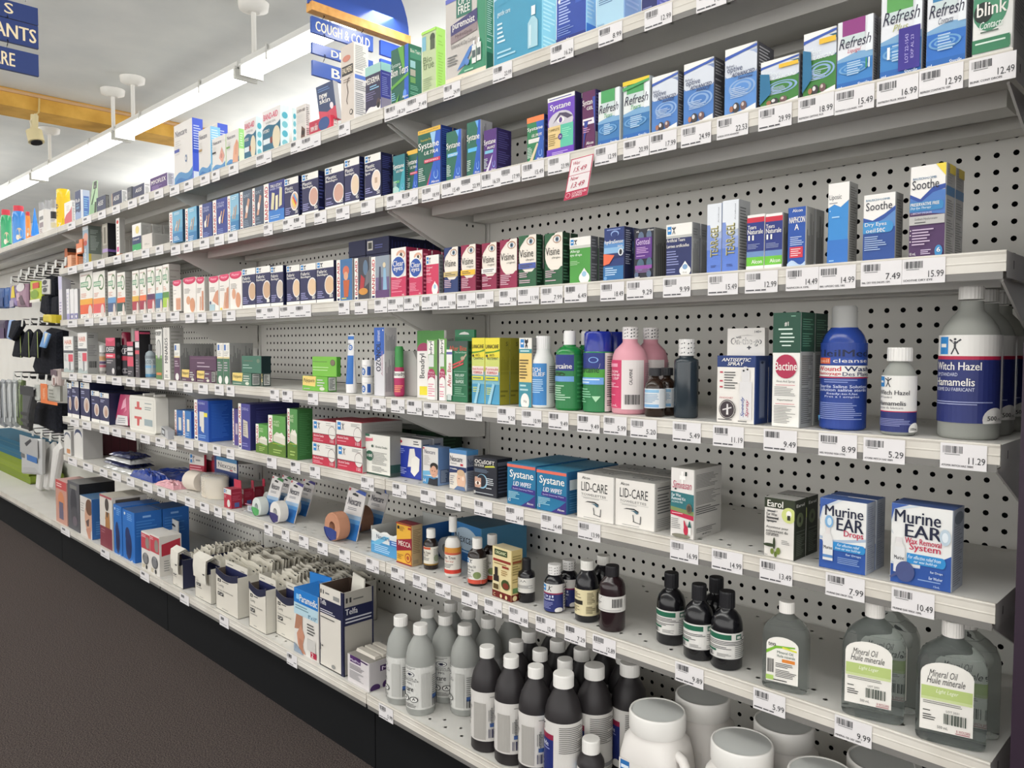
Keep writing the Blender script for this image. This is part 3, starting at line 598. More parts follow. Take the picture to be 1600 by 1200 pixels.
# loose things on the top shelf
def flatcard(name, pts, y, thick, col, spec, label, s, cat='card', lean=0):
    """an upright or tilted flat pack; pts: four picture corners bottom-left, bottom-right, top-right, top-left at depth y"""
    P = [ony(u, v, y+(lean if i > 1 else 0)) for i, (u, v) in enumerate(pts)]
    n = (P[1]-P[0]).cross(P[3]-P[0]).normalized(); b = MB()
    b.hexa([P[0], P[1], P[1]-n*thick, P[0]-n*thick, P[3], P[2], P[2]-n*thick, P[3]-n*thick], col)
    art(b, spec, lambda p, q, l: (P[0]*(1-p)+P[1]*p)*(1-q)+(P[3]*(1-p)+P[2]*p)*q+n*l, 1, 5)
    o = b.build(name); tag(o, label, cat); o['_s'] = s; ITEMS.append((o, s)); return o
flatcard('blister_pack', ((500, 190.5), (527, 184), (520, 125), (493.5, 137)), YF+.022, .014, ['24365c', 'b0b0b4', '24365c', '24365c', 'b0b0b4', 'b03048'], 'p b83048 0 0 1 0 1 .34 .5 .22 0 .3|t new .14 .62 .6 .74 w B|t skin .12 .48 .72 .62 w B|e .78 .36 .1 .09 e8d8dc|l .1 .8 .8 .92 2 5a78a8', 'dark blue and red pack leaning back on the red carton', 1, 'pack', .012)
flatcard('hanging_card', ((138, 340.5), (151, 337), (151.5, 281.5), (145, 284)), YF+.03, .004, 'b4d0ac', 'p 3a5a3a .1 .25 .9 .95 1 .95 .4 .35|r .3 .78 .95 .98 2e332e|e .62 .84 .1 .04 9a9a9a|r .1 0 .9 .35 96b890|r .72 .05 .95 .4 3a4438', 'pale green display card with a black window', 1)
# ---------------------------------------------------------------- second shelf
K(2, 101.5, 106, 119, 389, 'carton', 'brown and orange carton with dark lid, at the far end', 'b8643c c06a40 3a302c', '', 'r 0 .84 1 1 3a2c28|l .2 .2 .8 .7 5 e0a888', d=.07, set=.07)
K(2, 105, 111, 118, 400, 'carton', 'little pale orange carton beside the brown one', 'e0a480 e8b494', 'r 0 0 .1 1 3a2c28', 'l .1 .1 .9 .8 5 c87850', d=.05, set=.004)
K(2, 118.5, 121, 131, 398, 'carton', 'little orange carton with dark lid beside the grey tall one', 'd88a5c d8794a 4a3028', '', 'l .1 .1 .9 .8 5 f0c8a8|r 0 .85 1 1 4a3028', d=.05, set=.004)
_l = ITEMS[-1][0]; K(2, 119, 129, 131, 376, 'carton', 'orange carton with pale label stacked on the little dark-lidded one', 'd8794a c06a40 3a302c', 'r 0 .75 .5 1 3a302c|r .1 .1 .9 .4 e8d8cc', '', set=.006, d=.045, z0=_l.location.z+max(v.co.z for v in _l.data.vertices))
K(2, 130, 139, 159, 355, 'carton', 'tall blue-grey face cream carton with dark green side', '8fa4b4 6a736c', 'r 0 .9 1 1 e0e4e6|e .55 .7 .4 .12 d89a84|e .5 .55 .3 .07 b85a50|u Voltaren .2 .05 .6 .4 w B', 'l .15 .35 .85 .9 14 a8b0aa|r 0 0 1 .26 b4b2a4|r 0 0 .2 .26 d8c050')
K(2, 160.5, 169, 182, 351, 'carton', 'black and silver carton with a violet stripe', '8a8478 16161c', 'r .1 .4 .9 .95 a8a294|r 0 .2 1 .3 a890c0|r .3 .45 .7 .9 6a6458', 'r 0 .2 1 .27 6a4a90|l .1 .1 .9 .17 2 4a4a5a')
K(2, 182, 187.5, 196, 342, 'carton', 'narrow white carton with red roses and an orange foot', 'efebe8 9a9894', 'e .5 .9 .3 .05 c83a30|r .2 .12 .8 .25 d05a90|l .3 .3 .8 .8 6 b8b4b0|r 0 0 1 .06 d89a5c', 'r 0 0 1 .07 b07040')
K(2, 207, 221, 228, 352, 'carton', 'white and navy carton with yellow feather and green base', 'efece8 a4a4a0', 'r 0 .28 1 .55 26345f|r 0 0 1 .28 2f9a5a|W 0 .02 .08 e8ecea|e .6 .78 .2 .14 e8d48a|t Compeed .1 .4 .8 .5 w B', d=.035, n=4, gap=.006)
K(2, 222, 238, 265, 368, 'carton', 'plain beige small carton before the grey stack', 'd8d0c8 a8a6a2', 'l .25 .3 .75 .5 3 9a948c', d=.09)
fr = 'W 0 .25 .3 3f7fb0|'
for (uL, uR, uS, vT, de, cf, cs_, dark) in ((265, 286, 290, 333, 'light blue bandage carton, farthest of the red-spined row', '6fa8c4', '24465f', 0), (290, 308, 312, 327, 'sky blue bandage carton with brown strip, second of the red-spined row', '7ab4d0', '2a5a80', 0),
        (312, 332, 333, 321, 'indigo bandage carton with pinkish strips, third of the red-spined row', '31407c', '26305f', 1), (333, 356, 357, 314, 'violet-blue bandage carton with tan strips, fourth of the red-spined row', '343f86', '26305f', 1),
        (356, 374, 375, 307, 'pale blue bandage carton, fifth of the red-spined row', '8ab8d0', '2a4a78', 0), (375.6, 394, 395, 301, 'slate grey bandage carton with one finger, sixth of the red-spined row', '4e5c6e', '30384a', 2),
        (394.6, 412, 413, 295, 'darker slate bandage carton with one finger, seventh of the red-spined row', '465264', '30384a', 2), (412.4, 445, 446, 289, 'wide indigo bandage carton with pale yellow strips, nearest of the red-spined row', '2f3478', '26305f', 3)):
    f = {0: 'r .25 0 1 .3 3a78a8|r .25 .3 1 .45 5a98bc|'+bandart(.5)+'|l .35 .05 .8 .2 3 cfe0ee|l .4 .86 .85 .95 2 e0eef4', 1: bandart(.48)+'|t TOUGH .34 .84 .8 .9 c8ccea|t STRIPS .34 .76 .8 .82 c8ccea|l .35 .06 .85 .2 3 8090c8|e .5 .42 .08 .1 f4f0e4', 2: 'p c89a84 .4 .3 .6 .3 .86 .75 .7 .8|e .6 .52 .1 .1 e8ddd4|t QUILT .34 .82 .85 .9 b8c4d0|l .35 .08 .85 .25 4 8a98a8',
         3: 'r .25 0 1 .32 3a78c0|p 2f3478 .25 .32 1 .32 1 .4 .25 .36|p d8d0a8 .36 .35 .5 .33 .56 .72 .42 .75|p e4dcb8 .58 .3 .7 .32 .72 .66 .6 .65|p d8d0a8 .76 .36 .9 .4 .92 .8 .8 .84|t TRU-STAY .34 .86 .92 .93 w B|t SHEER~STRIPS .34 .8 .9 .845 d0d0f0|l .34 .06 .9 .24 4 b0cce8'}[dark]
    K(2, uL, uR, uS, vT, 'bandage_carton', de, cf+' '+cs_, BA(f), '' , d=.034, where=False)
def ATO(txt2, num='', ell='d8b89c', base='26264f', ex=.74, ey=.42, rx=.25, ry=.2):
    return 'r 0 .84 1 1 efece6|r 0 0 1 .09 efece6|A .05 .86 .42 .98|t %s .05 .72 .62 .8 w B|t Bandages .05 .64 .68 .71 w B|l .06 .12 .5 .3 4 9a9ac8|e %g %g %g %g e8e4e0|e %g %g %g %g %s' % (txt2, ex, ey, rx+.04, ry+.03, ex, ey, rx, ry, ell)+('|t %s .78 .12 .96 .2 w B' % num if num else '')
NV = '26264f 161a3c 1c2046'
K(2, 445, 467, 472, 281, 'bandage_carton', 'navy bandage carton with rainbow strip in its oval', NV, ATO('Plastic', '30')+'|p d05a4a .6 .5 .7 .58 .9 .36 .82 .3|p e8c84a .56 .44 .62 .5 .84 .3 .76 .26|p 5a9ad0 .66 .56 .74 .6 .95 .42 .92 .36', 'l .1 .1 .9 .9 10 4a5090', d=.05)
K(2, 472, 498, 508, 274, 'bandage_carton', 'navy bandage carton with pink oval beside the rainbow one', NV, ATO('Plastic', '80', 'c89c8c'), 'l .1 .1 .9 .9 10 4a5090')
K(2, 508, 538, 538.5, 264, 'bandage_carton', 'wide navy bandage carton numbered 60', NV, ATO('Plastic', '60', 'c89c8c', ey=.36), 'l .1 .1 .9 .9 10 4a5090', d=.05)
K(2, 538.6, 562, 570, 251, 'bandage_carton', 'tall navy bandage carton with beige oval, behind the 50 one', NV, ATO('Plastic', '45', 'e0c8ac'), 'l .1 .1 .9 .9 12 4a5090')
K(2, 570, 595.5, 613, 245, 'bandage_carton', 'navy spot bandage carton numbered 50', NV, ATO('Plastic', '50', 'e8d4c4')+'|t Spot .05 .56 .38 .63 w B|r .66 .36 .82 .48 c0a48c', 'l .12 .08 .9 .94 22 4a5090', n=2)
def SYS(sub='', y1=.78, bar='', sc='', bg='', low='2858b4'):
    return bg+'p %s 1 0 1 .86 .62 .3 .44 0|' % low+'t Systane .04 .63 .94 %g w B|' % y1+(('t %s .3 .56 .9 .62 w BI|' % sub) if sub else '')+(('r .3 .42 1 .48 %s|t PERFORMANCE .34 .435 .92 .465 w|' % bar) if bar else '')+'l .05 .12 .36 .36 7 c8d8d0|e .82 .2 .1 .08 8ab0e4|e .82 .2 .075 .06 %s|p %s .75 .24 .82 .34 .89 .24|t Alcon .62 .06 .96 .1 w B' % (low, low)+sc
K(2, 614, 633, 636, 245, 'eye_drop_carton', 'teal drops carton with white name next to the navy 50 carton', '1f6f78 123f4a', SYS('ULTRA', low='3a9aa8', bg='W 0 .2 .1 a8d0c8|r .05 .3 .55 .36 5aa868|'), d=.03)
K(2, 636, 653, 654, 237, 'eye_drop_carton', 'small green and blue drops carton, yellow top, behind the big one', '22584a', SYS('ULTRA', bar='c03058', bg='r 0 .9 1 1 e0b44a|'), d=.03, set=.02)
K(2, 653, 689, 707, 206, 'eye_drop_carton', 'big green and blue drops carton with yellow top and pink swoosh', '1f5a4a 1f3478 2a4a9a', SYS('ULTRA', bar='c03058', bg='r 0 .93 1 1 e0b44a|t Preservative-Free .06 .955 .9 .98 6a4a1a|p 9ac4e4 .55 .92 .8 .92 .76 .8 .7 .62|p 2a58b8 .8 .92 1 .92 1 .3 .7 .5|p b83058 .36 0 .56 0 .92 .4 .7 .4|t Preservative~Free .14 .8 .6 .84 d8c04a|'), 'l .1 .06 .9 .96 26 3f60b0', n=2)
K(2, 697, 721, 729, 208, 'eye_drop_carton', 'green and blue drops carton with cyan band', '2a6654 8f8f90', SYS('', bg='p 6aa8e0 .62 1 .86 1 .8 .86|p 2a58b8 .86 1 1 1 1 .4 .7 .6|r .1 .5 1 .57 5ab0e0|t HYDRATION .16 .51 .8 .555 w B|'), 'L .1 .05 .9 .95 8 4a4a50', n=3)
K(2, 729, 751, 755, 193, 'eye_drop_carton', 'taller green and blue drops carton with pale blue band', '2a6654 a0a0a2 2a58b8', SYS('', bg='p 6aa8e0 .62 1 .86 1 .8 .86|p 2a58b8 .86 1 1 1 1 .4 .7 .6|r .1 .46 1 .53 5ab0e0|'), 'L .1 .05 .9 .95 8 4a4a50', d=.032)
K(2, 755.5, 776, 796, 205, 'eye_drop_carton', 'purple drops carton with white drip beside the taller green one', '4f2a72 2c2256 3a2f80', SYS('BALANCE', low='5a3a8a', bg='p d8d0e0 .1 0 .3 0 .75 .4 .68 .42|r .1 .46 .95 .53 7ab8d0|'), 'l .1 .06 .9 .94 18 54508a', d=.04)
K(2, 823, 850, 855, 185.5, 'eye_drop_carton', 'small gel drops carton with orange top', '2f7a50 2a2f58', SYS('GEL~DROPS', low='2f58a8', bg='r 0 .88 1 1 e8804a|p 2f5fb0 .55 .88 1 .88 1 .4 .7 .5|r .1 .44 1 .53 e4e0da|p d8c8a8 .1 0 .3 0 .7 .4 .6 .42|').replace('.63', '.68'), 'l .1 .05 .9 .95 8 4a5090', d=.03)
K(2, 855, 898, 908, 155, 'eye_drop_carton', 'large violet drops carton with an eye and two-tone panel', '6a44b0 27204a', 'r 0 .93 1 1 efece8|l .06 .945 .9 .98 1 4a4a90|t Systane .1 .76 .86 .88 w B|e .5 .58 .46 .17 c9c4cc|p 4a4058 .2 .56 .5 .68 .75 .6 .95 .62 .7 .7 .45 .72|e .5 .6 .13 .05 w|e .5 .6 .06 .045 5a3a80|r .03 .15 .5 .52 e0c48a|r .5 .15 .97 .52 5ab89c|t COMPLETE .05 .44 .46 .48 6a5a20 B|l .06 .2 .44 .4 6 8a7440|l .56 .3 .9 .46 5 8ad8b8|e .5 .33 .08 .05 4a2a80|t 24 .46 .31 .54 .35 w|r 0 0 1 .15 6a3fb0|l .2 .05 .9 .1 2 c8b0e0', '', n=2)
K(2, 909, 930, 938, 145, 'eye_drop_carton', 'maroon and violet gel drops carton beside the big violet one', '5a2450 2a2250', 't Systane .04 .74 .92 .86 w B|t GEL .36 .68 .84 .735 w B|r .06 .44 .96 .54 efe9ea|l .12 .47 .9 .52 1 5a2a60|p 2f3f90 .1 0 .3 .3 .5 .5 .2 .5|p 3a4aa0 .8 .88 1 .88 1 .3|l .1 .3 .7 .4 3 c08aa8|t Alcon .36 .1 .9 .15 w B|l .4 .03 .8 .08 2 c8a0b8', 'l .1 .4 .9 .95 10 5a5490|r 0 0 1 .3 9a9a9c', n=2)
def REF(topc, sub, subc, base='3a72a8', mid='', y=.6, tc='2a2a40'):
    return 'r 0 0 1 .42 %s|p %s 0 .42 1 .42 1 .5 .6 .53 0 .46|r .0 .0 1 .12 2a62a8|r .14 .72 .78 1 %s|r .14 .68 .78 .78 c8d4d4|p e8ecf0 .8 .5 1 .5 1 1 .86 1|' % (base, '7aa4c8', topc)+'t Refresh .05 %g .95 %g %s I|t %s .3 %g .68 %g %s I|' % (y, y+.15, tc, sub, y-.09, y-.015, subc)+'|'.join('e .48 %g %g %g %s' % (.3, rx, ry, c) for rx, ry, c in ((.42, .08, '6a9cc8'), (.36, .06, base), (.28, .045, '6a9cc8'), (.22, .03, base)))+'|l .3 .2 .75 .4 6 b8d0e4|t Sterile .6 .04 .92 .08 e0eaf2 BI|t mL .05 .04 .2 .07 e0eaf2 B|'+mid
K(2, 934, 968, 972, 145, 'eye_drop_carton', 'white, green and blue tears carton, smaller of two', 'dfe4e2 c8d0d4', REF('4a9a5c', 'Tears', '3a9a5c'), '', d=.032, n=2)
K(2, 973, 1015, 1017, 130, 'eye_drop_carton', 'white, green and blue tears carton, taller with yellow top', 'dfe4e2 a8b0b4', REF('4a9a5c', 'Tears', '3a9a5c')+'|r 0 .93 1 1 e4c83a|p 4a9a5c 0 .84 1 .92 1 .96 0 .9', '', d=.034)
def OPT(sub, sub2, sky='7a8ab0', low='4a78b8', tcol='3a4468', yel=0):
    return 'r 0 .58 1 .9 %s|e .5 .72 .6 .2 d4d9e2|r 0 0 1 .58 %s|'%(sky, low)+'p efece8 0 .88 .5 .91 1 1 0 1|p 3a58a8 0 .84 1 .94 1 .975 0 .89|'+'|'.join('e .55 .4 %g %g %s' % (rx, ry, c) for rx, ry, c in ((.42, .13, '8aa8d0'), (.36, .11, low), (.3, .09, '86a4cc'), (.22, .065, low)))+'|t Refresh .05 .72 .3 .76 %s I|t optive .08 .62 .56 .73 %s|t %s .22 .57 .94 .63 %s BI|%sl .2 .26 .8 .42 6 b8cce4|p e8e6e4 0 0 1 0 1 .13 .55 .06 0 .03|e .38 .12 .11 .075 3a3638|e .62 .13 .1 .065 6a5050|e .36 .14 .05 .035 d8d4d4|e .6 .15 .04 .028 c8b8b0|e .24 .11 .06 .045 a06a50|l .03 .01 .3 .04 1 5a5a6a' % (tcol, tcol, sub, tcol, ('t %s .42 .52 .88 .565 %s BI|' % (sub2, tcol)) if sub2 else '')+('|r .5 .78 1 .86 e4b83a' if yel else '')
SD = 'l .1 .05 .95 .96 20 b4b4b8'
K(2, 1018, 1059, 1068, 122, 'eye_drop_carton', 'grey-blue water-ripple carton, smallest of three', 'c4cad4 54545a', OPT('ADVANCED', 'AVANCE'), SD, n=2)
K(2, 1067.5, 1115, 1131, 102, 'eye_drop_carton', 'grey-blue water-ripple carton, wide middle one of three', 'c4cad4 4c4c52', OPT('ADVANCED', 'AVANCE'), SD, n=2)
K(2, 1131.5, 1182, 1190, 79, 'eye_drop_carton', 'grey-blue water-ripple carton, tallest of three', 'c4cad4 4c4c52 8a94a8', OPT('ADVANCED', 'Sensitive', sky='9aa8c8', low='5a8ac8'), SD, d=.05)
K(2, 1187.5, 1248, 1251, 99, 'eye_drop_carton', 'short blue-green ripple carton with yellow flash', 'dcdcdc 6a6a70', OPT('FUSION', '', sky='2a5a70', low='3f7a3a', tcol='e8eef0', yel=1)+'|p 2a6a90 0 .1 .3 .3 .25 .7 0 .75', 'l .1 .1 .9 .9 8 a0a0a4', d=.04)
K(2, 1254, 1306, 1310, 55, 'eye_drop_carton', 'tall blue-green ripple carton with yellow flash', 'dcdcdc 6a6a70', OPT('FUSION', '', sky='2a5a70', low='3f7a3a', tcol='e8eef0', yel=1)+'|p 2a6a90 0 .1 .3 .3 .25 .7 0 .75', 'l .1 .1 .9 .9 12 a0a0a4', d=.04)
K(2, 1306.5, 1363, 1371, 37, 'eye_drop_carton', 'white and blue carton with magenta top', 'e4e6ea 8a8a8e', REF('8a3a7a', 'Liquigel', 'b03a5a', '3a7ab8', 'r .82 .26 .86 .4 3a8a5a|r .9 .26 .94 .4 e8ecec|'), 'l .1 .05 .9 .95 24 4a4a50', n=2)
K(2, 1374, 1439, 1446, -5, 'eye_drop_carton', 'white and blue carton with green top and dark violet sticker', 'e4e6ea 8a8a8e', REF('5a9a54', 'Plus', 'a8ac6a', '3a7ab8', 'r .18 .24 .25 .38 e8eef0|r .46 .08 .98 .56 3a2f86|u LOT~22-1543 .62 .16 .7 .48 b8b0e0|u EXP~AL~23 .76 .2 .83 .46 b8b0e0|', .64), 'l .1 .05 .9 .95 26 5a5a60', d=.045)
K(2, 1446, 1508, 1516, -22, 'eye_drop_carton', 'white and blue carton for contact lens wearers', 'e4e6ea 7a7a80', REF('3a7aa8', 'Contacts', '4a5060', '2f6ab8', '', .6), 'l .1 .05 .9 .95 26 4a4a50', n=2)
K(2, 1518, 1582, 1602, -28, 'eye_drop_carton', 'white and green bubble carton at the near end', 'e6e6e2 c4c4c0', 'e .42 .66 .46 .32 4a8a6a|e .8 .8 .1 .06 c8d8cc|e .14 .84 .05 .03 8ab89c|e .5 .92 .06 .04 8ab89c|e .14 .6 .04 .025 a8ccb4|e .26 .58 .24 .13 26302c|t blink .1 .53 .84 .7 w B|t Lentilles .14 .76 .66 .85 e4efe8 BI|t Contacts .18 .37 .76 .46 e4efe8 BI|l .2 .31 .9 .35 1 5a6a60|r .0 .08 .93 .25 3a7a58|r .93 .1 .95 .23 3a7a58|l .08 .12 .85 .22 2 d8e8dc|l .04 .02 .2 .06 1 6a6a6a', 'l .1 .3 .9 .94 16 9aa09c')
# ---------------------------------------------------------------- third shelf
K(3, 92.5, 98, 112, 432, 'carton', 'tall white and lilac carton, first at the far end', 'dcd8e4 b0aeb4', 'r 0 .7 1 1 c8c4e0|l .2 .1 .8 .5 6 9a94b8', '')
K(3, 104.5, 109, 114, 452, 'carton', 'small white and lilac carton beside the tall lilac one', 'e4e2e6 a8a8ac', 'r 0 0 1 .2 9a94c0|l .2 .3 .8 .9 5 c0bcd0', '', d=.05)
K(3, 110, 115.5, 116, 452, 'carton', 'slim white carton with mauve foot, middle of the small ones', 'e8e6e6', 'r 0 0 1 .2 7a78a8|e .5 .1 .2 .05 w', '', d=.06)
K(3, 116.5, 122, 126, 452, 'carton', 'slim white carton with mauve foot, nearest of the small ones', 'e8e6e6 989898', 'r 0 0 1 .2 7a78a8|e .5 .1 .2 .05 w', '', d=.06)
def TYL(b1, b2, ox=.7, lab='e8e4dc'):
    return 'l .08 .9 .9 .96 1 c8b0a8|e %g .76 .25 .17 5a7a4a|e %g .76 .2 .13 %s|r .06 .68 .68 .79 6a9a7a|r .1 .705 .64 .765 d8e4d0|t Tylenol .12 .71 .6 .76 4a6a4a|l .1 .45 .6 .55 3 d89a84|r 0 .3 1 .42 %s|r 0 .1 1 .3 %s|e .8 .14 .15 .14 d8c8c0|r .1 .0 .5 .09 f0eeea|t 24 .18 .02 .42 .07 3a3a3a' % (ox, ox, lab, b1, b2)
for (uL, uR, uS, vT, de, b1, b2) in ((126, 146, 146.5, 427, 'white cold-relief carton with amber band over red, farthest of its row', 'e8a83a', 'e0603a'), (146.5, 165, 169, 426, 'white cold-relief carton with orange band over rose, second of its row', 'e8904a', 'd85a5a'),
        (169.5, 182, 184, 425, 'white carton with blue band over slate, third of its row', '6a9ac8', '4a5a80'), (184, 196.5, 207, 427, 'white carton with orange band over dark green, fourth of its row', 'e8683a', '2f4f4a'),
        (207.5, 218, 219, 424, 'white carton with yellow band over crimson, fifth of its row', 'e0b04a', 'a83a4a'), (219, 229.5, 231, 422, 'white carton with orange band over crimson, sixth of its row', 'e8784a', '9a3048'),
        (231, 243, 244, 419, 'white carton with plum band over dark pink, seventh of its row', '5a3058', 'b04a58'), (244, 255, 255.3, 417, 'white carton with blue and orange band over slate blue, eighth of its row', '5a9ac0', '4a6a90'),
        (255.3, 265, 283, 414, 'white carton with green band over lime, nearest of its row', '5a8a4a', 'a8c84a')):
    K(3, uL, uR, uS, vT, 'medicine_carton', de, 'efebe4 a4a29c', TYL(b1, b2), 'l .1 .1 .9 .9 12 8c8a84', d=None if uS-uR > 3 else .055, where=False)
def ELA(k):
    return 'e .5 .93 .5 .12 c83058|e .5 .96 .4 .1 d84a70|t Plaster .2 .9 .8 .95 f8d8e0|l .1 .55 .7 .7 4 9a9490|'+['r .4 .04 .95 .42 d0987c|r .4 .38 .95 .42 e0ac90', 'e .4 .36 .16 .12 d8a080|e .72 .22 .2 .2 d09472', 'p d0a084 .4 .05 .55 .05 .6 .45 .45 .45|p c88c70 .65 .05 .9 .05 .9 .6 .7 .6', 'p d09478 .35 .3 .95 .15 .95 .6 .7 .55|r .05 0 .6 .2 a8c0c8|e .15 .25 .08 .05 3a4a6a', 'p d0a084 .4 .05 .6 .05 .7 .5 .55 .5|p c88c70 .62 .05 .92 .05 .95 .65 .75 .6|p d8c04a .1 0 .3 0 .3 .08 .1 .08', 'e .35 .42 .15 .14 d8a080|e .7 .25 .2 .2 d09472'][k]
for i, (uL, uR, uS, vT, de) in enumerate(((270.5, 283.5, 287, 439, 'short white plaster carton with red cap print and tan wrap'), (287, 307, 307.3, 435, 'white plaster carton with red cap print and two tan ovals'), (307.3, 320, 327, 434, 'white plaster carton with red cap print and tall tan strips'),
        (327, 342.5, 343, 433, 'white plaster carton with red cap print and a fingertip'), (343, 359, 359.3, 430, 'white plaster carton with red cap print, fingers and a bee'), (359.3, 378.5, 379, 426, 'widest white plaster carton with red cap print and ovals'))):
    K(3, uL, uR, uS, vT, 'plaster_carton', de, 'efe9e2 b8b4ae c83a58', ELA(i), '', d=.05)
for i, (uL, uR, uS, vT, vb, de, e_) in enumerate(((379, 400, 400.2, 421, 0, 'black-navy fabric bandage carton with tan oval beside the plasters', 'c8a484'), (400.3, 423, 423.2, 418, 0, 'black-navy fabric bandage carton with tan oval, second from the plasters', 'c8a484'), (423.3, 443, 448, 417, 0, 'blue-navy knuckle bandage carton with dark gap after it', 'c8b8a8'),
        (448, 469, 469.2, 416, 0, 'navy fabric bandage carton numbered 50, after the dark gap', 'e0c09c'), (469.3, 494.5, 494.7, 414, 0, 'wider navy fabric bandage carton numbered 80, middle of three', 'e0c09c'), (494.8, 522, 523, 410, 0, 'widest navy fabric bandage carton, next to the blue toy-like one', 'd8b490'))):
    K(3, uL, uR, uS, vT, 'bandage_carton', de, NV, ATO('Fabric', ['', '1', '20', '50', '80', '80'][i], e_, ex=.78), '', d=.05)
zs = SZ[3]
for r, nm in enumerate(('lowest', 'second', 'third', 'top')):
    for (xa, xb, wh) in ((-.402, -.325, 'outer'), (-.322, -.225, 'inner')):
        carton(3, xa, -.22, zs+r*.0405, xb-xa, .165, .04, 0, 'bandage_carton', 'navy carton lying flat, %s in the %s stack behind the fabric bandage cartons' % (nm, wh), '1b2048', '141838', '1f2450', 'r .05 .25 .3 .85 d8d4cc|r .09 .35 .26 .75 4a4a44|l .4 .3 .8 .6 2 5a60a0' if (r == 3 and wh == 'inner') else '', 'r .33 0 .335 1 0c0f28|r .66 0 .665 1 0c0f28|L .05 .1 .95 .8 16 2a2f60', where=False, grp='flat navy carton stack')
for (uL, uR, uS, vT, de, f) in ((526, 551, 553, 407, 'bandage carton with toy-like orange and blue picture on blue', 'r .25 0 1 1 3a6a9a|e .62 .72 .2 .12 c86a50|e .62 .6 .14 .1 d8a080|p b85a30 .5 .1 .75 .1 .85 .5 .45 .5|l .35 .04 .8 .1 1 d8c84a'), (554, 578, 580, 404, 'bandage carton with dark red and black picture', 'r .25 0 1 1 3a3a42|p a83038 .35 .2 .6 .15 .7 .5 .45 .6|e .75 .75 .16 .18 5a7088|e .6 .2 .3 .08 c88a3a|p 6a6a70 .7 .3 1 .4 1 .7 .8 .6'), (580, 609, 610, 402, 'bandage carton with pale purple and grey picture', 'r .25 0 1 1 6a5a80|r .25 .5 1 1 8a94a0|p 3a3a50 .42 .2 .58 .2 .55 .75 .46 .75|p 8ab0cc .66 .1 .9 .1 .82 .7 .7 .7|e .74 .78 .08 .06 d8c8a8|r .25 0 1 .2 5a3a6a')):
    K(3, uL, uR, uS, vT, 'bandage_carton', de, '8a8a90 9a9a9c', BA(f), '', d=.04)
def CLE(): return 'e .66 .86 .3 .09 d8a890|e .68 .85 .18 .045 w|e .68 .85 .09 .045 4a3a30|p c03058 0 0 1 0 1 .42 .6 .4 0 .42|e .5 .62 .46 .23 efece8|e .5 .62 .43 .2 2850a0|t Clear .14 .63 .86 .74 w B|t eyes .2 .51 .8 .61 w B|l .06 .1 .8 .36 8 e898ac|t mL .76 .03 .92 .07 w'
K(3, 611, 635, 645, 389, 'eye_drop_carton', 'red and white carton with blue oval, taller of two', 'efebe6 8a2040 8a2040', CLE(), 'l .1 .05 .9 .95 10 c06a80', d=.03, n=3)
K(3, 639.5, 660.5, 665, 393, 'eye_drop_carton', 'red and white carton with blue oval, shorter of two', 'efebe6 7a1c3a 8a2040', CLE(), 'l .1 .05 .9 .95 10 c06a80', d=.025, n=3, set=.006)
K(3, 665.5, 686, 692, 400, 'eye_drop_carton', 'red drops carton with white band and pale drop', 'c8385a 7a7c80', 'r 0 .77 1 1 efece6|A .06 .8 .42 .96|t Original .05 .66 .5 .72 f8e0e4 B|t eye .05 .58 .3 .64 f8e0e4 B|t drops .05 .5 .4 .56 f8e0e4 B|l .05 .3 .6 .45 4 e898ac|e .72 .14 .24 .15 efece8|p efece8 .5 .18 .94 .18 .72 .34|e .72 .2 .09 .06 9ac0d8', 'l .1 .05 .9 .95 10 5a5c60')
def VIS(c, strip='', sub='', sc='6a1a38', sy=.56, mid=''):
    return 'e .56 .62 .56 .34 efe6da|r 0 0 1 .3 %s|p efe6da .2 .36 1 .36 1 1 .62 1 .3 .84 .06 .7|p %s 0 .74 .14 .82 .36 .92 .52 1 0 1|r 0 0 .02 1 %s|e .7 .88 .24 .08 b0907c|e .7 .875 .19 .055 e8e2dc|e .71 .875 .1 .05 6a8498|e .71 .875 .045 .025 k|t Visine .06 .58 .86 .73 2a2628|' % (c, c, c)+(('t %s .42 .5 .9 .55 %s|' % (sub, sc)) if sub else '')+(('r 0 .36 1 .47 %s|l .1 .38 .9 .45 2 4a4a4a|' % strip) if strip else '')+'l .06 .08 .7 .3 6 d8b8c4|'+mid
for (uL, uR, uS, vT, de, c, cs_, st, sub) in ((694, 716, 720, 388, 'navy and cream eye carton with tan strip', '26386a', '161c40', 'c8b078', ''), (720.5, 743.5, 753, 384, 'crimson and cream eye carton with yellow strip', '8a2446', '641430', 'e8b83a', 'rougeur'), (753, 776, 780, 381, 'crimson and cream eye carton with white strip', '8a2446', '641430', 'efece8', 'rougeur'), (781, 808, 810, 376, 'crimson and cream eye carton without a strip', '8f2648', '641430', '', 'original'),
        (810.5, 838, 848, 369.5, 'green and cream eye carton with blue and white strip', '2a5a3c', '153422', '4a5aa0', 'allergies'), (851, 879, 890, 366, 'green and cream eye carton without a strip', '2a5a3c', '153422', '', 'allergies')):
    K(3, uL, uR, uS, vT, 'eye_drop_carton', de, c+' '+cs_, VIS(c, st, sub, '4a4a44'), 'l .1 .08 .9 .92 14 %s' % {'161c40': '30386a', '641430': '9a5068', '153422': '4a7a5c'}[cs_], n=2, where=False)
K(3, 889.5, 923, 934, 372.5, 'eye_drop_carton', 'bright green allergy drops carton with white band', '4a9440 55565c', 'r 0 .82 1 1 efece6|r 0 .76 1 .82 c8c8c0|A .05 .84 .4 .96|t Allergy .04 .66 .5 .73 e8f2e4 B|t eye~drops .04 .58 .6 .65 e8f2e4 B|l .04 .4 .6 .5 3 a8d09c|e .72 .12 .25 .13 efece8|p efece8 .5 .17 .94 .17 .72 .33|e .72 .2 .11 .06 9ac0d8', 'l .1 .05 .9 .95 14 8a8c90', n=2, where=False)
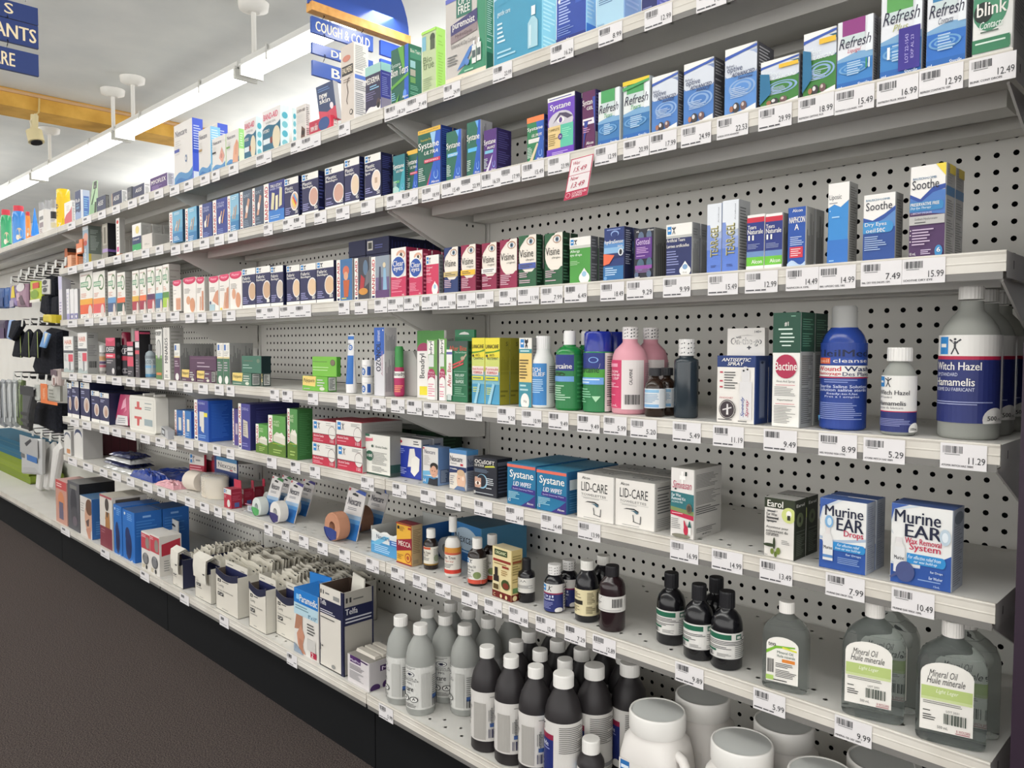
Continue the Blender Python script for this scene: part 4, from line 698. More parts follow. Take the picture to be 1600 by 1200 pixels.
K(3, 943, 975, 988, 357.5, 'eye_drop_carton', 'dark blue and sky drops carton with orange patch', '27386f 20264a', 'r 0 .6 1 .75 5a8ac0|r 0 .52 1 .63 8ab4d8|l .15 .94 .9 .98 1 8a9ac8|e .55 .88 .2 .06 8aa4d0|e .55 .865 .16 .05 27386f|t hydraSense .06 .68 .96 .77 w B|t DROPS .7 .62 .94 .66 w|p 1f2a58 0 .5 .7 .5 1 .58 1 .44 0 .44|p e06a48 0 .3 .3 .33 .55 .48 0 .52|e .86 .53 .13 .07 d8dce0|e .86 .53 .07 .05 2a2a30|r 0 0 1 .28 2f6aa0|l .1 .1 .75 .26 4 c0d8ec|e .12 .06 .08 .035 6a9ac8', 'l .15 .3 .9 .95 16 b0b4c8', n=2)
K(3, 990, 1022, 1038, 359, 'eye_drop_carton', 'black and purple gel drops carton with leaf shapes', '2a2a34 6a6a68', 't Alcon .66 .94 .96 .98 w B|t mL .12 .93 .26 .97 w|e .35 .84 .14 .1 5a6a84|e .75 .86 .13 .09 5a6a84|r .08 .4 .9 .82 5a3080|t Genteal .12 .68 .8 .8 d8c0e0|l .14 .44 .75 .64 6 c8a0d0|e .35 .28 .18 .12 4a6478|e .78 .3 .14 .12 4a6478|r .08 .2 .92 .27 8a4a9a|l .1 .12 .85 .2 3 a07ab0|e .16 .08 .1 .06 5a6a84|e .78 .09 .12 .07 5a6a84|l .08 .02 .5 .05 1 w', 'L .1 .05 .9 .95 9 3a3a3e', d=.06)
K(3, 1040, 1081, 1093, 352, 'eye_drop_carton', 'white over navy artificial tears carton with white drop', '28305f 8a8a88', 'r 0 .78 1 1 efece6|r 0 .73 1 .78 b8b8b4|A .05 .81 .42 .96|t Artificial~Tears .03 .66 .74 .72 w B|t Larmes~artificielles .03 .55 .9 .61 w B|l .03 .06 .55 .5 9 8a90c0|e .76 .1 .22 .1 efece8|p efece8 .56 .13 .96 .13 .76 .28|e .76 .17 .1 .05 7a9cc0|t 15~mL .68 .05 .84 .08 3a3a3a', 'r .05 .1 .95 .7 9a9a98|L .1 .06 .9 .7 12 5a5a58|l .1 .75 .9 .95 4 6a6a68', n=2)
tg = 'r 0 0 1 .34 5a7ac8|r 0 .34 1 .5 8a9cd0|p e0e4ea 0 .5 1 .6 1 1 0 1|p 7a90cc 0 .34 .6 .34 .2 .7 0 .7|u TEAR-GEL .25 .24 .78 .68 d8cc80 B|u TEAR-GEL .29 .235 .82 .675 5a5a40|u Artificial .78 .72 .84 .94 4a4a5a|l .3 .08 .7 .12 2 3a4a80'
K(3, 1104, 1126.5, 1127, 320, 'eye_drop_carton', 'tall pale blue carton with upright yellow letters, outer of two', 'b0bcd8', tg, '', d=.034)
K(3, 1127.6, 1153, 1162, 314.5, 'eye_drop_carton', 'tall pale blue carton with upright yellow letters, nearer of two', 'b0bcd8 9a9c9e', tg, 'l .1 .05 .9 .95 22 5a5c5e', d=.034)
tn = 'r 0 .86 1 .95 c02c40|r 0 .3 1 .86 26347a|r 0 .24 1 .34 6a8ab8|r 0 .08 1 .24 6ab83a|t Alcon .3 .12 .9 .19 w B|t Tears .06 .74 .55 .81 w B|t Naturale .06 .65 .94 .735 w B|t II .1 .54 .42 .63 w B|l .08 .38 .9 .48 4 8a94b8|r 0 0 1 .08 efece8'
K(3, 1166, 1193.5, 1194, 337, 'eye_drop_carton', 'white, navy and lime tears carton, outer of two', 'efece8', tn, '', d=.034)
K(3, 1194.5, 1222, 1229, 335, 'eye_drop_carton', 'white, navy and lime tears carton, nearer of two', 'efece8 8a8a88', tn, 'L .1 .05 .9 .95 7 4a4a4c', d=.034)
K(3, 1229.5, 1258.5, 1272, 325.5, 'eye_drop_carton', 'royal blue allergy drops carton with red patch', '2850a0 9a9a98', 't Alcon .25 .92 .8 .97 w B|t NAPHCON .08 .74 .94 .84 w B|t A .38 .62 .62 .72 w B|l .15 .36 .9 .52 5 b8c8e8|r .14 .16 .86 .34 c83848|l .2 .18 .8 .32 4 f0c8cc|W 0 .06 .1 b8cce4', 'L .1 .05 .9 .95 7 4a4a4c', n=2)
K(3, 1292, 1325, 1338, 288, 'eye_drop_carton', 'tall slim blue carton with white wavy top', '3a86c8 8a8a88', 'p efece8 0 .7 .3 .74 .6 .7 1 .78 1 1 0 1|l .12 .9 .9 .94 1 6a90b8|t Liposic .06 .78 .64 .86 3a3a44|l .06 .74 .6 .77 1 9a9aa0|e .1 .66 .03 .01 a8d0f0|l .2 .64 .75 .68 1 a8d0f0|l .2 .56 .75 .6 1 a8d0f0|r 0 0 1 .3 3470bc|l .1 .03 .5 .06 1 a8d0f0', 'l .1 .05 .9 .95 30 5a5a58')
K(3, 1347, 1398, 1409, 306, 'eye_drop_carton', 'white and blue dry-eye carton with blue wave', 'efece8 7c7c7a', 'r 0 0 1 .6 2a4a8c|p 5a84bc 0 .6 .3 .56 .65 .64 1 .76 1 .5 0 .45|p 2f4f98 0 .66 .3 .61 .65 .69 1 .8 1 .74 .65 .62 .3 .55 0 .59|t BAUSCH+LOMB .08 .9 .82 .93 5a84a0 B|t Soothe .08 .76 .9 .88 1f2030|r 0 .42 .8 .59 3f8cc4|e .8 .505 .15 .085 3f8cc4|t Dry~Eyes .06 .51 .74 .58 w|t sec .44 .43 .7 .49 w|t oeil .1 .43 .4 .49 w|l .06 .16 .75 .38 7 a8bcdc|l .06 .02 .6 .06 1 a8bcdc', 'l .1 .05 .9 .95 22 4c4c4c')
K(3, 1419, 1475.5, 1489, 262, 'eye_drop_carton', 'tall white and plum dry-eye carton with yellow corner', 'efece8 a09e9c b8b4b0', 'r 0 0 1 .53 4a2f58|p 4a74b4 0 .66 .3 .6 .7 .72 1 .72 1 .46 0 .5|p 2f4a94 0 .7 .3 .64 .65 .76 1 .78 1 .73 .65 .7 .3 .6 0 .66|p e8d04a .72 1 1 1 1 .86|t BAUSCH+LOMB .08 .85 .74 .875 5a7a9a B|t Soothe .06 .745 .82 .845 1f2030|r 0 .51 .88 .61 3a80b4|e .88 .56 .08 .05 3a80b4|t PRESERVATIVE~FREE .03 .565 .84 .6 w B|t Dry~Eye~Therapy .03 .525 .62 .555 d8eaf4 BI|t LUBRICANT~EYE~DROPS .05 .475 .64 .495 e0d0e4|r 0 .36 1 .455 b8b6b4|t Sodium~Hyaluronate .16 .4 .8 .435 4a4a4c|l .16 .37 .5 .395 1 4a4a4c|e .05 .3 .015 .008 w|e .05 .25 .015 .008 w|e .05 .18 .015 .008 w|l .1 .13 .72 .32 6 c8b4cc|t 10~mL .04 .03 .22 .06 w|e .86 .06 .11 .065 3a80b4|t 6 .81 .05 .91 .1 w B|l .36 .03 .72 .09 3 d0c0d8', 'r 0 .66 1 .76 3a6a94|l .1 .03 .9 .62 22 6a6a68|l .1 .78 .9 .95 6 8a8a88|r .3 .9 1 1 d8c04a', n=2)
# ---------------------------------------------------------------- fourth shelf
hr = 'r .05 .62 .95 .98 efece8|t HAIR .15 .78 .85 .9 c8603a B|l .15 .66 .8 .74 2 8a8a8a|r 0 .54 1 .61 5a5a60|r .5 .3 .95 .5 d0485a|r .55 .05 .7 .3 8a8a8c|r .75 .08 .9 .25 e8e8e8|l .08 .3 .4 .5 5 9a9a9a|W 0 .06 .1 a8b4b4'
K(4, 100, 115.5, 122, 526, 'carton', 'white and grey colour-kit carton with red block, first at the far end', 'd8d8d6 9a9a98', hr, 'b .1 .06 .4 .14|l .1 .2 .9 .9 10 7a7a7a', d=.06)
K(4, 122.5, 137, 154, 520, 'carton', 'white and grey colour-kit carton with barcode on its grey side', 'd8d8d6 9a9a98', hr, 'b .15 .14 .85 .3|l .1 .38 .9 .7 8 7a7a7a|l .1 .86 .9 .95 2 4a4a4a')
bottle(4, 155.5, 166.5, 539, 584, 'bottle', 'small grey bottle with white domed cap and brown patch', '8a8684', [(.95, 0), (1, .05), (1, .72), (.8, .76)], 'e8e6e4', (.92, .72, 1, .6), (.1, .7, 30, 160, 'b4b0ac', 'r 0 .6 1 .85 c0966a|r 0 .4 1 .55 5a4a6a|r 0 .2 1 .35 b05868'))
dr = 'r 0 .78 1 1 c03a58|e .5 1 .45 .1 d85a78|r 0 .6 1 .78 26242a|t DEEP .1 .63 .9 .75 e8e4e4 B|r 0 .46 1 .58 d8405a|l .1 .48 .9 .56 1 f0d0d4|l .1 .2 .8 .42 4 b0a8aa|e .78 .12 .13 .08 e0dcdc'
K(4, 166, 181, 190, 528, 'carton', 'black and crimson heat rub carton with a black side', '3a363c 141216', dr, 'e .5 .82 .3 .06 3a3a3e|e .5 .5 .3 .05 3a3a3e|e .5 .2 .3 .05 3a3a3e')
bottle(4, 189, 208, 519, 587, 'spray_can', 'black spray can with tall dark red cap', '34323a:gloss', [(.95, 0), (1, .02), (1, .68), (.96, .70)], '8a1c3a:gloss', (.78, .69, 1, .7), (.04, .66, 20, 200, '34323a', 'r 0 .5 1 .66 c03a50|t XP .1 .74 .55 .95 e4e0e0 B|e .4 .12 .16 .1 8a868a'), ridge=0)
K(4, 199.5, 209, 211, 534, 'carton', 'small black and crimson carton before the spray can', '3a363c 141216', 'r 0 .3 1 .58 d04860|r .05 .62 .95 .7 e0dcdc|r .05 .74 .95 .84 e0dcdc|r 0 .88 1 1 c03a58|l .1 .06 .8 .24 3 a8a0a4', '', d=.03)
K(4, 212, 218.5, 236, 517, 'carton', 'tall black and crimson carton with broad black side', '4a4248 17161a c03a58', 'r 0 .78 1 1 d0607a|r 0 .64 1 .76 e4e0e0|r 0 .5 1 .58 d0485a|l .1 .1 .9 .4 5 8a8488', 'r .05 .93 .95 .97 c04a68')
bottle(4, 226, 244, 538, 590, 'bottle', 'clear rubbing bottle with pale blue foot', 'a8b4ba:gloss', [(.95, 0), (1, .04), (1, .66), (.9, .74), (.4, .8), (.38, .86)], '3a3c42', (.42, .8, 1), (.02, .66, 30, 220, 'b4c0c6', 'r 0 0 1 .14 5a90b4|r 0 .42 1 .54 8ab8d8|t ALCOOL .1 .62 .7 .78 4a5a60|r .5 .2 .56 .8 d8e0e4|r 0 .86 1 1 8a949a'))
K(4, 244, 254, 256, 515, 'carton', 'white and green upright pack with silver tube picture', 'e6e4de b0b0ae', 'r 0 0 1 .42 5a7a4a|r 0 .42 1 .48 8ab06a|e .5 .6 .36 .2 8a8a86|e .5 .6 .28 .17 c8c6c2|t DEEP .1 .88 .9 .96 4a4a4a B|r .1 .08 .9 .13 d07a4a', '', d=.03)
K(4, 256, 266, 288, 512, 'carton', 'tall white liniment carton with upright black letters', 'e6e2dc a09e9a', 'u MINARDS .22 .32 .7 .8 2a2a30 B|u LINIMENT .3 .82 .7 .97 b8b4b0|e .5 .16 .08 .015 k|l .2 .03 .8 .1 3 4a4a4a', 'l .1 .1 .9 .95 12 8a8884')
def ATC(c): return 'r 0 .65 1 1 ece9e2|r .1 .82 .4 .96 3a6ab0|r .55 .82 .9 .96 d8d6d2|l .1 .68 .9 .8 3 b0aca6|r 0 .62 1 .66 e0cc98|r 0 0 1 .62 %s|l .1 .3 .9 .55 4 b8a8b4|e .5 .1 .3 .1 e8e6e2' % c
K(4, 273, 282, 300, 537, 'ointment_carton', 'slim white over plum ointment carton with pale oval', 'e0dcd6 8c8c8a', ATC('5a3650'), 'L .06 .05 .95 .95 9 4a4a4c', n=3, gap=.0)
pol = 't Polysporin .04 .5 .52 .85 2a2420 B'
def POL(c, yc='e8cc78'): return 'p %s 0 .36 .52 .3 .56 1 .02 1|t Polysporin .05 .5 .5 .84 3a3020 BI|l .6 .3 .95 .85 3 c8ccc4|l .05 .06 .5 .2 1 b0b4a8|e .8 .18 .1 .12 d8d8c8' % yc
def ointment(u0, u1, uS, vT, nm, col, sidec, z0=None, set=.012, front=None, side='r .1 .08 .9 .96 c8cac6|l .18 .15 .82 .88 8 2a2a2c'):
    return K(4, u0, u1, uS, vT, 'ointment_carton', nm, col+' '+sidec, POL(col) if front is None else front, side, set=set, z0=z0)
ointment(284, 306, 307, 577, 'flat plum ointment carton with yellow name tag, outer of two', '5a3a52', '5a3a52', side='')
ointment(307.5, 330, 337, 579, 'flat plum ointment carton with yellow name tag, nearer of two', '5a3a52', '5a3a52')
zt_ = ITEMS[-1][0].location.z+max(v.co.z for v in ITEMS[-1][0].data.vertices)
ointment(296, 338, 339, 556, 'wide plum ointment carton stacked on the two flat ones', '553650', '3a2438', z0=zt_, set=.02, front='l .3 .45 .75 .6 1 b8a0b0|l .3 .2 .8 .34 1 c8b8c4|r .05 .8 .95 .88 6a4a62', side='')
K(4, 340, 349.5, 350, 536, 'ointment_carton', 'slim white over green ointment carton, outer of two', 'e0dcd6', ATC('3f6a50'), '', d=.05)
K(4, 350, 359.5, 378, 536, 'ointment_carton', 'slim white over green ointment carton, nearer of two', 'e0dcd6 8c8c8a', ATC('3f6a50'), 'L .06 .05 .95 .95 9 4a4a4c', n=2, gap=.0)
ointment(363, 393, 407, 582, 'flat dark green ointment carton with yellow name tag, grey code on its side', '47705c', '20463c')
zt_ = ITEMS[-1][0].location.z+max(v.co.z for v in ITEMS[-1][0].data.vertices)
ointment(378, 408.5, 423.5, 556, 'dark green ointment carton stacked on the flat green one', '3c6a58', '0d2426', z0=zt_, set=.016, front='l .05 .42 .6 .5 1 c0d8cc|l .05 .26 .6 .34 1 c0d8cc|l .1 .66 .7 .76 1 6a6a5a|e .86 .72 .08 .12 6a7a68', side='')
ointment(409, 411, 423, 584, 'flat dark green ointment carton with code end showing, before the empty gap', '20463c', '16302e', set=.03)
ointment(472.5, 512, 526, 587, 'flat lime green ointment carton with yellow name tag', '6cae3a', '4a8a30')
zt_ = ITEMS[-1][0].location.z+max(v.co.z for v in ITEMS[-1][0].data.vertices)
ointment(488, 526, 527.5, 557, 'lime green ointment carton stacked on the flat lime one', '74b43f', '4a8a30', z0=zt_, set=.02, front='l .02 .7 .66 .78 1 5a7a3a|l .02 .42 .75 .48 1 d8eac0|l .02 .28 .75 .34 1 d8eac0|e .86 .7 .1 .16 5a5a48|e .86 .7 .08 .13 7a6a58', side='')
# tube standing on its cap
c, r, h = place(4, 540, 558.5, 523, 615)
t = empty('cream_tube', c); tag(t, 'white and blue cream tube standing on its cap on the fourth shelf', 'tube'); b = MB()
N = 20; vs = []
for j in range(9):
    f = j/8; zz = .16+.84*f; ry = 1-f*.93; rx = 1+.02*f
    for i in range(N): vs.append((c.x+r*.92*rx*math.cos(6.2832*i/N), c.y+r*.92*ry*math.sin(6.2832*i/N), c.z+h*zz))
b.add(vs, [(j*N+i, j*N+(i+1) % N, (j+1)*N+(i+1) % N, (j+1)*N+i) for j in range(8) for i in range(N)]+[tuple(8*N+i for i in range(N))], 'e6e6e8', True)
def tf(p, q, l):
    f = q; a = math.radians(-90+(p-.5)*150); ry = 1-f*.93; return (c.x+(r*.925+l)*math.cos(a), c.y+(r*.925*ry+.0005+l)*math.sin(a), c.z+h*(.16+.84*q))
art(b, 'r 0 0 1 .58 2f6ab4|r 0 .9 1 .97 2f6ab4|e .62 .74 .22 .055 2f6ab4|t e .5 .71 .74 .77 w B|t wellstar .12 .79 .6 .84 3a3a44 B', tf, 12); b.build('body', t)
b = MB(); b.lathe(c, [(r*.9, .001), (r*.96, h*.16), (r*.9, h*.165)], 'eceaea', 36, .03); b.build('cap', t); ITEMS.append((t, 4))
for (vT, vB, nm, zb) in ((585, 616, 'white and blue cream jar under its twin', 0), (552, 584, 'white and blue cream jar stacked on its twin', 1)):
    if not zb: c0, r0, h0 = place(4, 565.5, 584.5, 585, 616.5); h0 = min(h0, .042)
    c1 = c0+Vector((0, 0, h0*zb)); t = empty('cream_jar', c1); tag(t, nm, 'jar'); ITEMS.append((t, 4))
    b = MB(); b.lathe(c1, [(r0*.96, .0006), (r0, h0*.05), (r0, h0*.64), (r0*.96, h0*.66)], 'e8e6e4', 28); b.build('body', t)
    b = MB(); b.lathe(c1, [(r0, h0*.67), (r0, h0*.95), (r0*.96, h0*.995)], 'f0eeec', 40, .02); b.build('lid', t)
    b = MB(); art(b, 'e .5 .45 .16 .35 2f6ab4|t e .42 .25 .58 .65 w B|t wellstar .15 .75 .55 .95 3a3a44|r .78 .1 1 .95 2f5aa4', lambda p, q, l: (c1.x+(r0+.0006+l)*math.cos(math.radians(-90+10+(p-.5)*140)), c1.y+(r0+.0006+l)*math.sin(math.radians(-90+10+(p-.5)*140)), c1.z+h0*(.06+.58*q)), 12); b.build('label', t)
K(4, 585, 601, 620, 512, 'ointment_carton', 'tall blue-topped ointment carton with upright dark letters', 'd8d6da b4b2b4', 'p 2f5aac 0 1 1 1 1 .62 0 .5|r 0 0 .08 .6 c8c8cc|u OZONOL .2 .36 .66 .78 20243a B|u Antibiotic .7 .3 .86 .66 b08090|u ointment .3 .8 .6 .96 d8dcec|e .9 .96 .05 .012 w', 'L .08 .06 .55 .6 5 6a6a70|L .08 .66 .9 .95 9 7a7a80|L .6 .06 .95 .6 4 8a8a8e')
bottle(4, 616, 632, 541, 620, 'spray_bottle', 'green-topped pink anti-itch spray before the tall blue-topped carton', 'a82c58', [(.85, 0), (.95, .03), (1, .4), (.9, .55), (.85, .58)], '3f8a4a', (.85, .55, 1, .7), (.04, .5, 20, 170, 'b03060', 'l .1 .1 .8 .5 5 e8a070|r 0 .72 1 1 efece8|t Benadryl .06 .76 .9 .98 2a2a2c B'), ridge=0)
b = MB(); P0 = ITEMS[-1][0].location; rr = .021
pts = [(-.03, 0), (.034, 0), (.034, .085), (.02, .105), (-.02, .105), (-.03, .09)]
b.prism(pts, lambda p, a: (P0.x+p[0]+.004, P0.y+rr+a, P0.z+.001+p[1]), .0, .06, 'b4b2ae'); o = b.build('blister_pack'); tag(o, 'grey rounded back of the pink anti-itch spray pack', 'pack'); ITEMS.append((o, 4))
for (u0, u1, nm, yo) in ((652, 672, 'green and pink upright allergy card, outer behind the sticks', .05), (671, 694, 'green and pink upright allergy card, nearer behind the sticks', .045)):
    flatcard('hanging_card', ((u0, 622), (u1, 623), (u1, 516), (u0, 517)), YF+yo, .006, 'efece8', 'r 0 .72 1 1 4a8a3f|e .5 .72 .5 .1 a03860|r 0 0 1 .7 efece8|u Benadryl .2 .3 .7 .66 2a2a2c B|r .2 .05 .9 .18 e8d83a', nm, 4)
stk = 'p 6a9a50 .2 .5 1 .4 1 1 .1 1|e .45 .42 .36 .1 a8345c|r .1 .0 .8 .42 a8345c|r .16 .76 .72 .98 efece8|u Benadryl .25 .58 .62 .97 2a2a2c B|r .2 .55 .7 .75 d8dcd8|e .48 .3 .36 .08 efece8|r .1 0 .84 .3 efece8|l .16 .05 .8 .28 6 d8889c|t TRIPLE .2 .44 .74 .47 f0d0d8|t ACTION .18 .39 .76 .42 f0d0d8'
K(4, 667, 683.5, 691, 531, 'carton', 'anti-itch stick carton with pink arch, outer of two', 'e4e2dc 6a6a68', stk, 'L .1 .05 .9 .95 5 8a8a88', d=.018)
K(4, 685.5, 698.5, 700, 529, 'carton', 'anti-itch stick carton with pink arch, nearer of two', 'e4e2dc 6a6a68', stk, '', d=.018)
aft = 'r 0 0 1 1 256a48|r 0 .9 1 1 3a4a44|t After~Bite .12 .84 .96 .92 c0403c B|t The~Itch~Eraser .4 .8 .96 .83 b8d8c4|e .78 .72 .1 .03 a89880|p b0a088 .6 .64 .95 .8 .97 .77 .62 .62|p c04848 .3 .62 .82 .7 .82 .67 .3 .59|p c04848 .3 .57 .82 .65 .82 .62 .3 .54|r .34 .5 .96 .504 a8ccb8|t RELIEF .44 .42 .86 .46 d8ecdf B|t RAPIDE .46 .31 .84 .36 d8ecdf B|t TRAITEMENT .44 .37 .86 .405 8abca0|r .34 .28 .96 .284 a8ccb8|l .42 .12 .9 .25 4 7ab090|r .34 .1 .96 .104 a8ccb8|r .02 .1 .3 .86 efece8|u After~Bite .07 .24 .25 .64 b03a44 B|r .02 .78 .3 .82 5a5a9a|r .06 .02 .26 .12 c8d0cc'
K(4, 698, 731, 741, 533, 'carton', 'green insect-bite pack with white stick and mosquito picture', '256a48 123c2a', aft, 'l .1 .1 .9 .9 8 1f5a40', d=.016)
flatcard('hanging_card', ((711, 625), (741, 626), (741, 515), (711, 515)), YF+.045, .006, '2f7a54', 'p dcdcd8 .2 .93 .75 .93 .7 .955 .5 .97 .3 .955|r 0 .86 1 .9 2a6a48', 'green insect-bite card with hang slot behind the front pack', 4)
lan = 'W 0 .5 .5 7ab0c0|r 0 0 1 .3 4a94b8|r 0 .5 1 1 e4d43a|p 5a8a2a 0 .76 .6 .78 1 .8 1 .83 .6 .8 0 .79|r 0 .5 1 .7 c8d070|t LANACANE .04 .84 .94 .9 26241c B|t ANTI- .3 .72 .66 .76 2a2a24|t %s .14 .67 .9 .71 2a2a24|e .12 .73 .07 .02 3a3a34|r .04 .44 .94 .57 e8d8d0|t %s .06 .51 .92 .55 c04850 B|t FORMULA .16 .455 .84 .495 c04850 B|r .04 .36 .94 .42 d8d43a|l .1 .37 .9 .41 1 4a6a7a|l .12 .14 .7 .26 4 d8dc6a|p 9ac8d8 .2 0 .4 0 .7 .3 .55 .32'
lsd = 'r 0 0 1 1 8f8a2a|l .06 .1 .9 .3 3 6a661c|t S .6 .88 .8 .94 3a381c|L .1 .45 .9 .8 5 7a761f|r 0 .5 1 .505 a8a23a'
K(4, 737.5, 757.6, 758, 528, 'ointment_carton', 'yellow to blue anti-chafing carton, outer of two', 'd8d04a', lan % ('CHAFING', 'Anti-friction'), '', d=.045)
K(4, 758.4, 781, 796, 528, 'ointment_carton', 'yellow to blue anti-chafing carton with olive side, nearer of two', 'd8d04a 8f8a2a c8c23a', lan % ('FROTTEMENT', 'Formule'), lsd, n=2, gap=.002)
K(4, 811, 831, 840, 528, 'ointment_carton', 'white, teal and yellow slim carton with white circle', 'ece9e2 7a7a78', 'r 0 .36 1 1 e8c878|r 0 .84 1 1 ece9e2|A .1 .86 .8 .98|r 0 .78 1 .84 3a8a94|l .1 .79 .9 .83 1 d8ece8|r 0 0 1 .36 3f8a98|l .06 .4 .8 .74 8 5a4a2a|l .1 .22 .9 .34 2 b8d8d8|e .5 .08 .34 .12 efece6|t 30g .38 .06 .64 .1 3a3a3a', 'l .1 .1 .9 .9 18 5a5a5a', d=.03)
bottle(4, 830, 867, 525, 638, 'bottle', 'white bottle with blue itch lotion label', 'e6e6e4', [(.93, 0), (1, .02), (1, .6), (.95, .66), (.8, .72), (.66, .76), (.62, .80), (.6, .82)], 'eceaea', (.62, .82, 1), (.03, .62, 22, 210, 'e4e4e2', 'r .12 .02 .56 1 3f82c0|r 0 0 .1 1 e0c86a|t ITCH .16 .8 .42 .9 w B|t RELIEF .16 .7 .52 .79 w B|l .16 .3 .5 .64 7 b8d8f0|l .62 .3 .95 .95 14 7a7a7a|r .8 .06 .98 .24 2a2a2a'))
grn = 'r 0 0 1 1 2f7a48|r .04 .7 .6 1 26347a|p 5aa83a 0 .8 .2 .86 .5 .98 .6 1 .04 1|p 5aa83a .04 .66 .62 .7 .62 .5 .04 .5|t Solarcaine .03 .74 .56 .84 w B|e .3 .63 .14 .05 2a4a2a|r .06 .5 .6 .6 6a9ad0|l .08 .14 .56 .44 7 b8dcc0|l .66 .1 .95 .9 10 4a9a62|e .1 .08 .04 .04 8ac0a0'
bottle(4, 868, 911, 517, 642, 'bottle', 'clear green gel bottle with white flip cap', '1f7a3c:gloss', [(.93, 0), (1, .02), (1, .70), (.96, .75), (.7, .79), (.5, .8), (.48, .82)], 'eae8e6', (.45, .80, 1), (.03, .7, 14, 220, '2f7a48', grn), ridge=0, n=2, gap=.0)
bottle(4, 911, 956, 518, 645, 'spray_can', 'green and blue sunburn spray can with broad royal blue cap', '2a7a4a:gloss', [(.95, 0), (1, .015), (1, .74), (.94, .755)], '1c2c8c:gloss', (.97, .745, 1, .9), (.015, .735, 18, 230, '2f7a4a', 'r 0 .72 .62 1 26347a|p 5aa83a 0 .8 .3 .92 .3 .88 0 .74|r 0 .52 .62 .72 4a9a3a|e .42 .88 .09 .05 8ab0e0|e .42 .88 .07 .04 26347a|p efece8 0 .6 .52 .74 .54 .82 0 .68|t Solarcaine .02 .66 .52 .78 2a4a2a B|r .02 .46 .6 .58 6aa0dc|l .04 .47 .55 .57 2 d8e8f8|l .04 .14 .4 .4 6 8ac8a0|p a8d8b0 .4 .26 .55 .26 .47 .16|r .62 0 1 1 d8d6d2|l .66 .05 .96 .95 24 4a4a4c'), ridge=0, n=2, gap=.001)
bottle(4, 955, 1012, 511, 648, 'bottle', 'pink lotion bottle with striped white seal cap', 'd89aa6', [(.93, 0), (1, .02), (1, .60), (.97, .66), (.84, .73), (.55, .79), (.42, .82), (.42, .88)], 'e8e4e2', (.44, .86, 1), (.06, .62, 26, 240, 'd89aa6', 'r 0 .02 .36 1 c83a64|t LOTION .08 .74 .3 .79 f4dce2 B|t CALAMINE .04 .67 .33 .72 f4dce2 B|t USP .2 .6 .32 .65 f4dce2 B|l .08 .4 .32 .54 4 f0c8d4|r .06 .86 .3 .93 e8a0b4|l .06 .24 .3 .3 2 f0c8d4|t 235~mL .06 .05 .3 .1 f4dce2|e .02 .24 .04 .06 3a2a2a|r .36 0 .66 1 e0d8d6|u CALAMINE .46 .5 .5 .82 2a2424 B|b .4 .1 .6 .3|l .68 .05 .98 .95 24 a8909a'), seal='3a3a3e', n=2, gap=.0)
bottle(4, 1007, 1039, 575, 652, 'bottle', 'small amber bottle with pale blue striped label', '2a1c14:gloss', BOSTON, '26262a', (.62, .84, 1), (.18, .58, 20, 200, 'd8dce0', 'r .02 .8 .6 .95 8ab8d8|r .02 .05 .6 .2 7aa8d0|l .06 .28 .6 .74 6 7a9ab8|e .08 .88 .05 .08 c07a80|r .62 .05 .98 .95 c8ccd0'), n=2, gap=.002)
bottle(4, 1052, 1091, 530, 654, 'bottle', 'dark slate unlabelled bottle with striped white seal cap', '2c353c:gloss', [(.94, 0), (1, .015), (1, .70), (.96, .735), (.6, .76), (.58, .80)], 'e0dedc', (.66, .79, 1), None, seal='3a3a3e')
K(4, 1119, 1179, 1199, 555.5, 'carton', 'white and navy antiseptic spray carton with spray bottle picture', 'e8e4de 22386e 2a4078', 'r 0 .83 1 1 22386e|t ANTISEPTIC .12 .915 .9 .965 w BI|t SPRAY .28 .855 .72 .905 w BI|r .08 .74 .16 .765 b84858|r .08 .61 .16 .635 b84858|r .08 .52 .16 .545 b84858|l .2 .5 .56 .77 7 5a5a5a|r .66 .62 .88 .8 d8d6d6|p d8d6d6 .7 .8 .84 .8 .8 .84 .72 .84|r .62 .06 .94 .62 dcdada|e .72 .78 .025 .014 k|e .82 .8 .025 .014 k|u Speedy .66 .1 .76 .4 4a5a9a BI|u Spray .78 .1 .88 .36 b05870 BI|e .3 .2 .22 .145 3a3236|e .3 .2 .2 .13 e8e4de|e .3 .2 .19 .125 3a3236|p d8d4d4 .28 .12 .34 .12 .33 .28 .29 .28|p d8d4d4 .18 .2 .42 .24 .42 .22 .18 .18|t PINOCHET .1 .36 .46 .385 b84858|l .06 .03 .5 .06 1 3a3a3a|l .6 .02 .9 .05 1 5a5a5a', 'r .3 .08 .75 .93 5a6484|r .36 .1 .7 .9 7a84a0|e .5 .9 .1 .02 1a2448', n=2, gap=.004)
flatcard('hanging_card', ((1136, 562), (1195, 562), (1195, 512), (1137, 513.5)), YF+.05, .012, 'e8e4de', 't On-the-go .1 .42 .92 .7 4a4a50 B|t On-the-go .12 .44 .9 .68 e8e4de|t with .24 .68 .38 .76 5a5a60|t 140+ .74 .84 .92 .92 3a3a44|p d0ccc6 .3 .76 .7 .76 .55 .8|r .58 .32 .61 .44 4a4a50|r .54 .37 .65 .4 4a4a50', 'white hang card with outlined dark lettering, over the navy-topped carton', 4)
